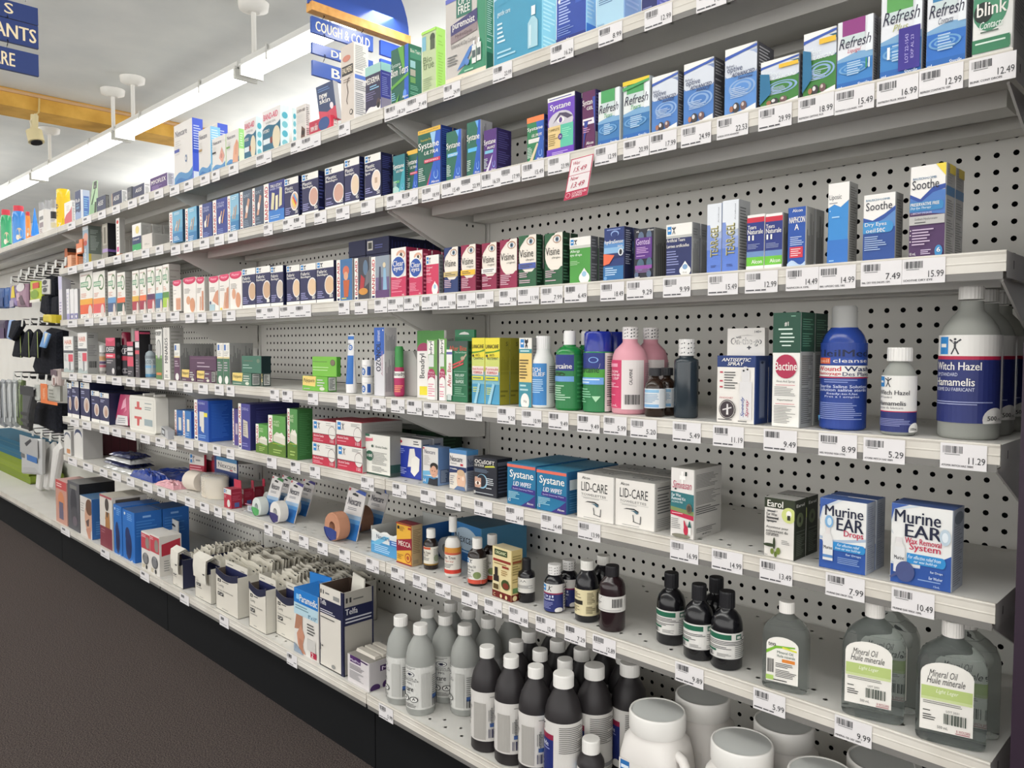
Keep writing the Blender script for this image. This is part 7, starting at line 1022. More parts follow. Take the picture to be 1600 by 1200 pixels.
gauze_box(432, 462, 463, 920, 990, 'narrow white gauze box beside the blue carton', tier=3)
par = 'r 0 .78 1 1 1f74c0|r .1 .84 .22 .92 8ac0e8|t Paramedic .24 .82 .97 .93 w B|r 0 .6 1 .78 b4d0dc|l .06 .68 .95 .76 2 6a8a98|t 8"x10" .6 .61 .95 .67 4a7a9a B|p a87860 .02 .36 .36 .4 .36 .6 .1 .6|p c08a72 .12 .3 .3 .46 .45 .3 .34 .12 .5 .02 .3 .03 .16 .14|p b07c64 .2 .02 .4 .02 .36 .22 .22 .24|l .56 .36 .95 .54 4 4a4a4a|r .56 .12 .9 .3 c8c6c2|r .7 .03 .94 .12 a82040|t 2 .74 .04 .82 .11 w B|p 8a98a8 0 .0 .4 0 .3 .06 .0 .14'
o = BX(460, 498, 502, 917, 'gauze_carton', 'white and bright blue large pad carton showing a hand on a leg', 'dcd8d2 c4c0ba 1c6ab4', par, '', vb=1016, d=.075)
flatcard('hanging_card', ((484, 935), (518, 934), (517, 903), (484, 893)), o.location.y+.078, .003, '1f74c0', '', 'bright blue tab flap standing up behind the large blue pad carton', 7)
# open white and navy carton
A = onz(500, 1038, z7); A.y = max(A.y, SY[7]+.008); wd = span((A.x, A.y), 1, 0, 537, z7); hh = 0
while pj((A.x, A.y, z7+hh))[1] > 912: hh += .001
d = span((A.x+wd, A.y), 0, 1, 584, z7); d = max(.08, min(d, .16)); t = empty('gauze_carton', Vector((A.x, A.y, z7))); tag(t, 'tall open white and navy pad carton with dark inside', 'carton'); ITEMS.append((t, 7))
x0, x1, y0, y1 = A.x, A.x+wd, A.y, A.y+d; b = MB(); b.box(x0, x1, y0, y0+.002, z7+.0006, z7+hh, ['d8d3ca', '23263f', '4a3c34', 'd8d3ca', 'd8d3ca', 'd8d3ca']); b.box(x1-.002, x1, y0, y1, z7+.0006, z7+hh, ['d8d3ca', '9c9890', 'd8d3ca', '4a3c34', 'd8d3ca', 'd8d3ca']); b.box(x0, x0+.002, y0, y1, z7+.0006, z7+hh, ['d8d3ca', '4a3c34', 'd8d3ca', 'c8c4ba', 'd8d3ca', 'd8d3ca']); b.box(x0, x1, y1-.002, y1, z7+.0006, z7+hh, ['4a3c34', 'd8d3ca', 'd8d3ca', 'd8d3ca', 'd8d3ca', 'd8d3ca']); b.box(x0, x1, y0, y1, z7+.0006, z7+.003, '4a3c34')
TL = 'r 0 0 .03 1 1a1e3e|r .9 0 1 1 1a1e3e|r 0 .66 1 .84 1a1e3e|r .06 .9 .1 .95 2a2a2c|r .16 .9 .2 .95 2a2a2c|l .26 .9 .55 .94 1 6a6a6a|r .6 .87 .84 .92 8a8a88|t Telfa .05 .77 .3 .83 d8d8dc B|l .05 .67 .9 .72 2 d0d0d8|l .06 .6 .7 .63 1 5a5a58|r .04 .2 .06 .28 2a2a2c|l .1 .24 .2 .28 1 4a4a4a|e .6 .06 .08 .025 8a8a88'
art(b, TL, lambda p, q, l: (x0+wd*p, y0-l, z7+hh*q), 1, 4); art(b, 'r 0 0 .04 1 1a1e3e|r .95 0 1 1 1a1e3e|r 0 .6 1 .82 1a1e3e|r .08 .87 .14 .93 2a2a2c|r .2 .87 .26 .93 2a2a2c|l .32 .88 .7 .92 1 5a5a58|t Telfa .06 .73 .46 .8 d0d0d4 B|l .06 .62 .95 .7 2 c0c0c8|l .08 .54 .8 .57 1 4a4a48', lambda p, q, l: (x1+l, y0+d*p, z7+hh*q), 1, 5); b.build('open_carton', t)
b = MB(); b.hexa([(x0+wd*.3, y0+d*.55, z7+.004), (x1-.004, y0+d*.5, z7+.004), (x1-.004, y0+d*.6, z7+.004), (x0+wd*.3, y0+d*.65, z7+.004), (x0+wd*.42, y0+d*.8, z7+hh*1.12), (x1-.003, y0+d*.72, z7+hh*1.1), (x1-.003, y0+d*.76, z7+hh*1.1), (x0+wd*.42, y0+d*.84, z7+hh*1.12)], 'dad6cc'); o = b.build('gauze_envelope'); tag(o, 'large white pad envelope standing in the tall open carton', 'envelope'); ITEMS.append((o, 7))
carton(7, x1+.012, -.16, z7, .10, .10, .05, math.radians(6), 'gauze_carton', 'low blue carton lying behind the tall open carton, bottom deck', '1f5f9e', '1f5a96', '2a6aa8', '', '', where=False)
o = BX(543, 577, 600, 1020, 'pad_carton', 'white and purple open-topped alcohol pad carton', 'd4cfd0 b0acae 8a8680', 'r .12 .76 .62 1 4a2860|t MedPro .14 .8 .58 .88 e0d8e8 B|l .1 .5 .9 .7 4 4a4a50|l .1 .16 .8 .46 9 8a8a8c|p 3a2050 .3 1 1 .95 .9 .9 .5 .94', 'r .3 .6 1 .8 3a2050|t Med .35 .62 .8 .76 e0d8e8|e .16 .06 .14 .14 3a2050|e .5 .08 .14 .16 3a2050|e .84 .1 .14 .18 3a2050', vb=1066, d=.10)
h = max(v.co.z for v in o.data.vertices)
b = MB(); ox, oy, oz = o.location; ww = max(v.co.x for v in o.data.vertices)
for i in range(3):
    q = MB(); q.hexa([(ox+.006+i*.002, oy+.02+i*.022, oz+h+.001), (ox+ww-.006, oy+.02+i*.022, oz+h+.001), (ox+ww-.006, oy+.038+i*.022, oz+h+.001), (ox+.006+i*.002, oy+.038+i*.022, oz+h+.001), (ox+.006, oy+.024+i*.022, oz+h+.007), (ox+ww-.008, oy+.022+i*.022, oz+h+.007), (ox+ww-.008, oy+.036+i*.022, oz+h+.007), (ox+.006, oy+.038+i*.022, oz+h+.007)], 'c4beb4'); p_ = q.build('pad_sachet'); tag(p_, 'white foil pad sachet lying on the purple and white pad carton', 'sachet', 'sachets on the pad carton'); ITEMS.append((p_, 7))
# bottles of alcohol, peroxide and tubs: first find where each stands, and let neighbours make room for one another
SPOTS = [((656, 975), .190, .0315), ((623, 963), .190, .0315), ((731, 974), .190, .0315), ((697, 960), .190, .0315), ((766, 964), .190, .0315), ((670, 949), .190, .0315), ((703, 941), .190, .0315), ((731, 951), .190, .0315), ((790, 957), .190, .0315)]
SPOTS += [(q, .200, .0315) for q in ((747, 1015), (785.5, 1030), (824.5, 1045), (787, 1004), (829, 1017), (865, 1033))]+[(q, .206, .0335) for q in ((864, 1061), (903.5, 1044), (947, 1036))]
SPOTS += [(q, .200, .0305) for q in ((821, 992), (868, 1002), (850, 980), (906, 1014), (893, 990), (937, 1004), (975, 1018))]+[((920, 1152), .105, .024)]
SPOTS += [(q, .185, .053) for q in ((1028, 1108), (1086, 1088), (1160, 1157), (1213, 1132), (1290, 1205), (1372, 1187))]
CL = {}
FRONT = ((656, 975), (623, 963), (747, 1015), (785.5, 1030), (824.5, 1045), (864, 1061), (920, 1152), (1028, 1108), (1160, 1157))
def MV(q): return .04 if q in FRONT else 1.0
for q, h, r in SPOTS:
    p = onz(q[0], q[1], z7+h); CL[q] = Vector((p.x, min(p.y, -.012-r), z7))
for it in range(400):
    mv = 0
    for a in range(len(SPOTS)):
        for b_ in range(a):
            A, B = CL[SPOTS[a][0]], CL[SPOTS[b_][0]]; dd = B-A; dd.z = 0; L = dd.length; need = SPOTS[a][2]+SPOTS[b_][2]+.0012
            if L < need:
                n = dd/L; e = need-L; mv = max(mv, e); wa, wb = MV(SPOTS[a][0]), MV(SPOTS[b_][0]); A -= n*e*wa/(wa+wb)*.7; B += n*e*wb/(wa+wb)*.7
    for q, h, r in SPOTS:
        P = CL[q]; P.y = min(max(P.y, SY[7]+r+.004), -.012-r)
    if mv < 1e-4: break
AH = .0
def at_cap(u, v, h, r):
    """where a bottle of height h stands when the middle of its cap top is seen at (u, v)"""
    return CL[(u, v)], r, h
alc = 'l .06 .92 .34 .98 2 6a6a68|e .2 .82 .1 .065 4a4a58|e .2 .82 .085 .055 dcdcd8|r .17 .79 .23 .85 22243a|r .14 .81 .26 .83 22243a|t ALCOOL~A .06 .7 .34 .74 3a3a40|t ISOPROPYLIQUE .03 .65 .37 .69 3a3a40|t 99% .14 .58 .26 .63 3a3a40|t care .12 .42 .28 .5 2a2a30 B|l .14 .36 .26 .39 1 7a7a7a|e .12 .24 .075 .07 2a2a2c|e .12 .24 .06 .055 dcdcd8|p 2a2a2c .09 .22 .15 .22 .12 .29|e .29 .24 .075 .07 2a2a2c|e .29 .24 .06 .055 dcdcd8|p 2a2a2c .26 .22 .32 .22 .29 .29|l .04 .04 .4 .14 3 6a6a68|r .42 .06 .56 .86 b4b4b0|l .6 .3 .72 .8 10 7a7a78|r .6 .22 .7 .32 3a5a94|b .6 .06 .9 .26|L .8 .3 .96 .95 6 8a94a8'
ALP = [(.93, 0), (1, .02), (1, .60), (.97, .66), (.86, .74), (.62, .82), (.42, .87), (.38, .90)]
HA, RA = .190, .0315
def alcohol(u, v, turn, lb): bottle(7, 0, 0, 0, 0, 'bottle', lb, 'b8bab6:frost', ALP, 'e6e4e0', (.50, .895, 1), (.08, .56, turn, 230, 'd0d0cc', alc), at=at_cap(u, v, HA, RA), where=False, ridge=.02)
for u, v, turn, lb in ((656, 975, 40, 'frosted alcohol bottle nearest the shelf edge, label facing out'), (623, 963, 0, 'frosted alcohol bottle beside the purple pad carton'), (731, 974, 0, 'frosted alcohol bottle just behind the first brown-black bottle'), (697, 960, 70, 'frosted alcohol bottle in the middle of the cluster'), (766, 964, 90, 'frosted alcohol bottle with blank side, behind the black bottles'),
        (670, 949, 20, 'frosted alcohol bottle second row, over the middle pair'), (703, 941, 0, 'frosted alcohol bottle at the back under the shelf tags'), (731, 951, 50, 'frosted alcohol bottle at the back with shaded cap'), (790, 957, 60, 'shaded frosted alcohol bottle farthest back, by the tags')):
    alcohol(u, v, turn, lb)
per = 'l .04 .9 .2 .97 2 6a6a68|e .16 .78 .09 .085 5a4a68|e .16 .78 .078 .075 dcdad6|r .13 .74 .19 .82 1c1c28|r .11 .765 .21 .795 1c1c28|t HYDROGEN .04 .63 .3 .68 3a3a3e|t PEROXIDE .04 .57 .28 .62 3a3a3e|l .05 .34 .3 .54 6 7a7a78|t care .06 .2 .2 .27 2a2a2c B|r .36 .04 .56 .78 a4a19c|u Peroxyde .62 .34 .68 .7 4a4a4c|r .62 .3 .72 .38 3a5a94|r .76 .32 .8 .46 3a3a44|L .6 .42 .7 .66 4 7a7a78|b .6 .08 .95 .26 2a2a50|l .62 .9 .95 .93 1 6a6a68'
pAt = 'r 0 0 .42 .72 1c2868|r 0 .70 .42 .79 8a2040|A .02 .84 .3 .97|t Peroxide .06 .58 .34 .66 d8dcec B|l .04 .52 .4 .56 1 8a90c0|l .06 .08 .3 .4 4 8a90c0|e .38 .03 .08 .1 dcdad6|l .5 .5 .92 .95 14 6a6866|r .5 .1 .6 .18 3a70b0|r .64 .1 .86 .17 8a8a8c|l .5 .02 .9 .08 3 8a8a88'
PP = [(.93, 0), (1, .015), (1, .62), (.97, .68), (.86, .75), (.64, .82), (.42, .87), (.38, .905)]
PK = '2a2729'
def perox(u, v, lb, spec, h=.200, r=.0315, turn=0, lz=(.12, .60), capc=(.47, .90, 1)): bottle(7, 0, 0, 0, 0, 'bottle', lb, PK, PP, 'e8e6e2', capc, (*lz, turn, 230, 'd2cfcb', spec), at=at_cap(u, v, h, r), where=False, ridge=.01)
for u, v, lb in ((747, 1015, 'black peroxide bottle with care label, farthest of the front row'), (785.5, 1030, 'black peroxide bottle with care label, second of the front row'), (824.5, 1045, 'black peroxide bottle with care label, third of the front row')): perox(u, v, lb, per)
for u, v, lb in ((787, 1004, 'black peroxide bottle behind the first front-row one'), (829, 1017, 'black peroxide bottle behind the second front-row one'), (865, 1033, 'black peroxide bottle behind the third front-row one')): perox(u, v, lb, per, turn=20)
for u, v, lb in ((864, 1061, 'black peroxide bottle with navy and red label, in front'), (903.5, 1044, 'black peroxide bottle with navy and red label, second in file'), (947, 1036, 'black peroxide bottle with navy and red label, behind the small one')): perox(u, v, lb, pAt, h=.206, r=.0335, turn=6, lz=(.10, .62), capc=(.56, .89, 1))
for u, v, lb in ((821, 992, 'ridge-capped black peroxide bottle in the third row'), (868, 1002, 'ridge-capped black peroxide bottle in the third row, nearer'), (850, 980, 'black peroxide bottle deep under the shelf, farther'), (906, 1014, 'ridge-capped black peroxide bottle before the back row'), (893, 990, 'black peroxide bottle deep under the shelf'), (937, 1004, 'black peroxide bottle deep under the shelf, nearer'), (975, 1018, 'black peroxide bottle with navy label against the pegboard')):
    perox(u, v, lb, pAt, h=.200, r=.0305, turn=-10, lz=(.10, .62), capc=(.52, .89, 1))
bottle(7, 0, 0, 0, 0, 'bottle', 'small black bottle with white cap, at the bottom of the picture', PK, BOSTON, 'e8e6e2', (.66, .78, 1), (.08, .56, 0, 220, 'd2cfcb', 'A .06 .6 .4 .96|l .6 .5 .95 .95 6 6a6866|r 0 0 .5 .4 1c2868'), at=at_cap(920, 1152, .105, .024), where=False, ridge=.01)
def jug(u, v, lb, H=.185, rot=0, front=True):
    """squarish white tub with a wide screw lid and a side handle"""
    c, r, h = at_cap(u, v, H, .040); t = empty('salt_tub', c); tag(t, lb, 'tub', 'white salt tubs'); ITEMS.append((t, 7))
    b = MB(); N = 40; vs = []
    prof = [(.047, 0, 6), (.051, .012, 6), (.052, .09, 6), (.0515, .112, 5), (.049, .138, 3.2), (.043, .150, 2), (.042, .158, 2)]
    for rr, zz_, e in prof:
        for i in range(N):
            an = 6.28319*i/N; ca, sa = math.cos(an), math.sin(an); k = (abs(ca)**e+abs(sa)**e)**(-1/e); vs.append((c.x+rr*k*ca, c.y+rr*k*sa*.92, c.z+.0006+zz_))
    b.add(vs, [(j*N+i, j*N+(i+1) % N, (j+1)*N+(i+1) % N, (j+1)*N+i) for j in range(len(prof)-1) for i in range(N)]+[tuple(range(N))[::-1]], 'dedad6', True); 
    b.build('body', t)
    b = MB(); b.lathe(c, [(.0455, .152), (.0468, .155), (.0468, H-.004), (.0455, H-.0005), (.0435, H-.0002), (.043, H-.002)], 'e4e2de', 48); b.lathe(c, [(.0425, H-.0022), (.0425, H-.0016)], 'c6c8c6', 40); b.build('lid', t)
    b = MB(); b.tube([c+Vector((.044, -.012, .13)), c+Vector((.060, -.016, .126)), c+Vector((.068, -.018, .112)), c+Vector((.068, -.018, .075)), c+Vector((.062, -.016, .05)), c+Vector((.045, -.012, .04))], .0085, 'dedad6', 10); b.build('handle', t)
    b = MB(); art(b, 'r 0 0 1 1 dcd8d3|r .04 .74 .3 .98 2a68a8|r .06 .84 .28 .9 d8e4f0|r .0 0 1 .58 1c2656|r .0 .58 1 .68 a82840|t Epsom .06 .38 .7 .55 w B|t Salt .06 .2 .5 .35 w B|l .06 .05 .7 .15 2 a8b0d0', lambda p, q, l: (c.x-.042+.07*p, c.y-.0484-l, c.z+.012+.095*q)); b.build('label', t)
    return t
for u, v, lb in ((1028, 1108, 'white salt tub beside the small black bottle, in front'), (1086, 1088, 'white salt tub behind the first one, against the pegboard'), (1160, 1157, 'white salt tub in the middle of the front row'), (1213, 1132, 'white salt tub under the 5.99 tag'), (1290, 1205, 'white salt tub cut by the picture bottom'), (1372, 1187, 'white salt tub under the 9.99 tag, lid just showing')):
    jug(u, v, lb)
# ---------------------------------------------------------------- bottles at the far end of the top shelf
def at_u(s, uL, uR, vT, y):
    z = sz(s, -3); uc = (uL+uR)/2; x = xat(uc, y, z); p = Vector((x, y, z)); dep = (p-CAMP).dot(RF); dn = Vector((x-CX, y-CY, 0)).normalized()
    r = (uR-uL)/2*dep/FPX*dn.dot(Vector((RF.x, RF.y, 0)).normalized()); lo, hi = 0, .5
    for _ in range(34):
        md = (lo+hi)/2
        if pj((x, y, z+md))[1] > vT: lo = md
        else: hi = md
    return p, r, lo
TOY = [(.95, 0), (1, .03), (1, .72), (.9, .84), (.72, .88)]
for uL, uR, vT, nm, body, cap, y in ((2, 19.5, 328, 'green plastic bottle with red lid at the edge of the picture', '35a06a:gloss', 'c83848', -.24), (20, 41, 322, 'blue plastic bottle with red lid beside the green one', '3f86d0:gloss', 'c83848', -.24), (40.5, 48.5, 331, 'slim orange bottle with red lid between the blue bottle and blue cone', 'e88a3a:gloss', 'c83838', -.27)):
    bottle(1, 0, 0, 0, 0, 'bottle', nm, body, TOY, cap, (.78, .87, 1), (.1, .6, 20, 150, body, 'e .5 .5 .2 .25 c8b89c|e .4 .3 .1 .12 e8e0d0|r .6 .2 .9 .24 26344a'), at=at_u(1, uL, uR, vT, y), where=False, ridge=0)
c, r, h = at_u(1, 48.5, 62, 325, -.275); t = empty('cone_bottle', c); tag(t, 'bright blue cone-shaped bottle on a red foot', 'bottle'); ITEMS.append((t, 1))
b = MB(); b.lathe(c, [(r, h*.1), (r*.98, h*.16), (r*.5, h*.6), (r*.12, h*.97), (r*.04, h)], '2f86e0:gloss', 24); b.build('body', t)
b = MB(); b.lathe(c, [(r*.9, .0006), (r, h*.03), (r, h*.1)], 'b83060', 24); b.build('foot', t)
K(1, 61.5, 69, 70, 330, 'carton', 'white carton with grey bands beside the blue cone', 'dcd8d4', 'r .1 .6 .9 .75 6a6a6a|r .1 .3 .9 .5 8a7a80|l .1 .05 .9 .25 3 8a6a70', '', d=.03)
for uL, uR, vT, nm, y in ((62, 71, 316, 'grey-capped spray can behind the white carton', -.19), (70.5, 80, 313, 'grey-capped white spray can with black label, outer of two', -.27), (80, 89, 312, 'grey-capped white spray can with black label, inner of two', -.27)):
    bottle(1, 0, 0, 0, 0, 'spray_can', nm, 'd0d0d2:gloss', [(.95, 0), (1, .02), (1, .72), (.94, .75)], '9a9a9c', (.95, .74, 1, .7), (.1, .7, 10, 180, 'd4d2d0', 'r 0 .55 1 .9 2a2a30|r 0 .1 1 .35 c8c0a0|l .1 .4 .8 .52 2 8a8a8c'), at=at_u(1, uL, uR, vT, y), where=False, ridge=0)
bottle(1, 0, 0, 0, 0, 'bottle', 'tall yellow canister with dark green swoosh', 'e8c020:gloss', [(.95, 0), (1, .02), (1, .78), (.98, .8)], 'e8c428:gloss', (.98, .8, 1, .85), (.02, .78, 10, 220, 'e6be1e', 'p 2f5a3a .1 0 .5 0 .66 .3 .5 .34 .3 .2|r .6 .5 1 .78 2f6a4a|e .74 .62 .1 .1 d8e4e8|e .2 .72 .14 .08 3a3a5a|l .1 .4 .36 .56 3 8a6a1a|t Z .3 .04 .44 .2 e8e4d0 B'), at=at_u(1, 89, 111, 296, -.26), where=False, ridge=0)
# ---------------------------------------------------------------- the sock bay beyond the shelves
YH = -.24
def hangshape(pts, y, th, col, label, cat='socks', name='sock_pair', spec='', bag=False):
    P = [ony(u, v, y) for u, v in pts]; b = MB(); n = len(P); c = sum(P, Vector())/n; vs = []
    for f, yy in ((.97, y+th/2), (1, y), (.9, y-th*.35), (.6, y-th*.5)): vs += [Vector((c.x+(p.x-c.x)*f, yy, c.z+(p.z-c.z)*f)) for p in P]
    b.add(vs, [(j*n+i, j*n+(i+1) % n, (j+1)*n+(i+1) % n, (j+1)*n+i) for j in range(3) for i in range(n)]+[tuple(3*n+i for i in range(n)), tuple(range(n))[::-1]], col)
    if spec:
        x0 = min(p.x for p in P); x1 = max(p.x for p in P); z0 = min(p.z for p in P); z1 = max(p.z for p in P)
        art(b, spec, lambda p, q, l: (x0+(x1-x0)*p, y-th*.5-l-.0005, z0+(z1-z0)*q), 1, 4)
    o = b.build(name); tag(o, label, cat); ITEMS.append((o, 0)); return o
def rc(u0, u1, v0, v1, sk=0): return [(u0, v1), (u1, v1+sk), (u1, v0+sk), (u0, v0)]
K_ = 'sock_knit'
hangshape(rc(0, 10, 450, 482), YH, .03, '2a4f8a', 'blue sock pack at the picture edge, top row of hooks', spec='r .1 .1 .9 .5 20407a')
hangshape(rc(11, 19, 449, 481), YH, .03, '2a5a9a', 'blue sock pack second from the picture edge, top row', spec='r .2 .2 .8 .6 1f4a8a')
hangshape(rc(19, 29, 446, 479), YH, .03, '8a7aa8', 'lilac sock pack with yellow patch, top row', spec='p e0c83a .3 .4 .9 .4 .8 .95 .5 .9|r .1 .0 .7 .3 a8a0b8')
hangshape(rc(29.5, 45, 443, 480), YH, .03, '9a7a8c', 'mauve and white wrapped slipper socks, top row', spec='e .5 .8 .4 .16 e0dcdc|r .1 .3 .4 .6 c8a8b8|p 5a4450 .5 .1 .9 .1 .6 .5 .3 .4')
hangshape(rc(49, 66, 439, 471), YH-.01, .02, 'b8c43a', 'lime green sock pack with red patch, top row', spec='r .05 0 .95 .12 e8e4d8|r .35 .6 .9 .85 c84a3a|e .5 .35 .35 .2 7a9a2a|l .1 .5 .6 .58 2 e8e8c0')
hangshape([(67, 490), (95, 500), (92, 432), (80, 430), (72, 436)], YH+.045, .05, K_, 'black long socks behind the grey card, top row')
hangshape(rc(66, 78, 436, 460), YH-.03, .01, 'c8c6c2', 'grey-white card with dark foot pictures, top row', 'card', 'sock_card', 'e .5 .75 .28 .14 3a3a3c|e .5 .3 .28 .14 4a4a4c|r .1 .48 .9 .54 3a3a3c')
hangshape([(65, 488), (82, 493), (80, 461), (68, 462)], YH-.005, .03, K_, 'black folded socks with white tag under the grey card')
hangshape([(83, 494), (96, 492), (95, 462), (84, 464)], YH-.005, .03, K_, 'black folded socks next to the shelf end, top row')
hangshape(rc(0, 12, 500, 529), YH, .03, '3a2a48', 'purple and black sock pack, middle row edge', spec='r .1 .0 .9 .55 4a2f58')
hangshape([(12, 529), (17, 531), (22, 500), (16, 500)], YH, .02, '8aa8d8', 'pale blue folded sock, middle row')
hangshape([(15, 528), (22, 533), (36, 508), (34, 500), (21, 501)], YH-.01, .03, K_, 'black sock with slanted toe, middle row edge')
for i, u in enumerate((20, 33, 47)):
    hangshape([(u, 557), (u+13, 559), (u+17, 520), (u+12, 514), (u+8, 518)], YH+.02-.022*i, .02, K_, 'black sock pair with yellow-green edge, %s of three' % ['first', 'second', 'third'][i], spec='r .86 .0 .92 .9 8a9a4a')
hangshape([(56, 575), (64, 592), (97, 588), (98, 516), (80, 512), (68, 530)], YH+.055, .06, K_, 'large black stockings bundle hanging beside the fourth shelf')
hangshape([(62, 542), (71, 544), (79, 522), (70, 518)], YH-.03, .01, '6a9ad0', 'pale blue and cream header card over black socks', 'card', 'sock_card', 'p d8d4c0 .5 .2 .9 .9 .6 .9')
for i, (u, c1, lb) in enumerate(((0, '8a8f94:gloss', 'silver striped sock packet at the edge, third row'), (9, 'a4a8aa:gloss', 'grey and white striped sock packet, third row'), (18, '9aa0a0:gloss', 'shiny grey sock packet, third row'), (27, '6a7a52:gloss', 'green and grey patterned sock packet, third row'))):
    hangshape([(u, 664-i), (u+8, 668), (u+9, 594), (u+3, 592)], YH-.01, .03, c1, lb, spec='r .2 .1 .36 .9 d0d4d4|r .6 .2 .72 .95 3a3e40|r .42 .5 .5 .9 c0c4c4')
hangshape([(38, 664), (46, 674), (50, 640), (58, 606), (38, 602)], YH-.05, .03, '4a4a4c', 'grey sock with dark stripes on its foot', spec='r .0 .05 .6 .12 2a2a2c|r .0 .2 .6 .27 2a2a2c|r .0 .35 .6 .42 2a2a2c|r 0 .8 1 1 16161a')
hangshape([(50, 662), (66, 664), (96, 678), (97, 630), (60, 628)], YH+.05, .06, K_, 'broad black stockings with two white tags, third row')
hangshape(rc(58, 94, 601, 627, 1), YH-.04, .025, 'a8a8a0', 'grey and orange thermal sock pack', 'socks', 'sock_pack', 'r .3 0 .6 1 d8702f|r .3 0 1 .16 d8702f|r .04 .1 .26 .9 b8bab4|l .66 .3 .95 .8 3 7a7a70|u THERMAL .4 .2 .5 .8 e8c8a8')
hangshape(rc(84, 95.5, 577, 604, -1), YH-.05, .03, 'b8a8a4', 'small mauve box hanging beside the fourth shelf lip', 'carton', 'hanging_carton', 'r .1 .6 .9 .92 5a4450|e .5 .36 .3 .3 d8d0cc|r .4 .1 .66 .5 8a6a64')
hangshape(rc(36, 66, 684, 740, 2), YH-.06, .03, 'b8b8b8', 'white sock pack with grey and blue label', spec='r .05 .55 .95 .98 a8a8a8|p 3a3a3e .3 .8 .6 .95 .66 .9 .4 .74|r .4 .42 .9 .56 3a6aa8|r .1 .44 .3 .54 6a6a6a')
for i, (u, w_) in enumerate(((60, 12), (72, 11), (82, 12))):
    hangshape([(u-2, 764), (u+4, 766), (u+w_+4, 700), (u+w_, 690), (u+4, 700)], YH+.03-.034*i, .03, 'cfcdca:matte', 'long white sock hanging to the deck, %s of three' % ['outer', 'middle', 'inner'][i])
hangshape(rc(74, 88, 491, 504, 1), YH-.08, .05, 'c8b42a', 'yellow cube-shaped tag between the sock rows', 'tag', 'yellow_tag')
# wire hooks
hz = [ony(60, 424, -.26).z, ony(40, 436, -.26).z, ony(50, 506, -.26).z, ony(40, 590, -.26).z, ony(60, 678, -.26).z]
for k, zz_ in enumerate(hz):
    n = (6, 7, 6, 7, 5)[k]
    for i in range(n):
        x = -2.66-.16*i-(.05*(k % 2)); b = MB(); b.tube([(x, -.002, zz_-.006), (x, -.10, zz_-.004), (x, -.262, zz_), (x, -.272, zz_+.012)], .0032, '6a6a6c:metal', 6); b.tube([(x, -.002, zz_+.022), (x, -.10, zz_+.024), (x, -.274, zz_+.027)], .0028, '6a6a6c:metal', 6); o = b.build('peg_hook')
        t = empty('peg_hook', Vector((x, 0, zz_))); o.name = 'wire'; o.parent = t; o.matrix_parent_inverse = Matrix.Translation(-t.location); tag(t, 'wire peg hook with white flip tag in the far sock bay', 'hook', 'wire hooks of the sock bay')
        b = MB(); b.hexa([(x-.016, -.278, zz_-.012), (x+.016, -.278, zz_-.012), (x+.016, -.276, zz_-.012), (x-.016, -.276, zz_-.012), (x-.016, -.274, zz_+.028), (x+.016, -.274, zz_+.028), (x+.016, -.272, zz_+.028), (x-.016, -.272, zz_+.028)], 'c8c8c4'); b.build('flip_tag', t)
# folded towels on the bottom deck
P0 = onz(20, 765, z7)
zt = z7
for i, (col, lb, w_, h_) in enumerate((('6f7f2f:matte', 'olive green folded towel at the bottom of the pile', 1.24, .045), ('7a8a34:matte', 'olive green folded towel second in the pile', 1.25, .04), ('74842f:matte', 'olive green folded towel third in the pile', 1.20, .04), ('2f5f78:matte', 'teal folded towel on the green ones', 1.20, .05), ('28566e:matte', 'teal folded towel topmost of the pile', 1.17, .05))):
    x1 = xat(48 if i < 2 else 42, -.2, z7)-.03*(i % 2); b = MB(); q = rrect(x1-w_, x1, zt+.0008, zt+h_, h_*.45, 5); b.prism(q, lambda a, y: (a[0], y, a[1]), -.20, -.03, col); b.quad((x1-w_+.01, -.2005, zt+h_*.5), (x1-.03, -.2005, zt+h_*.5), (x1-.03, -.2005, zt+h_*.53), (x1-w_+.01, -.2005, zt+h_*.53), '3a4a2a'); o = b.build('folded_towel'); tag(o, lb, 'towel'); ITEMS.append((o, 7)); zt += h_
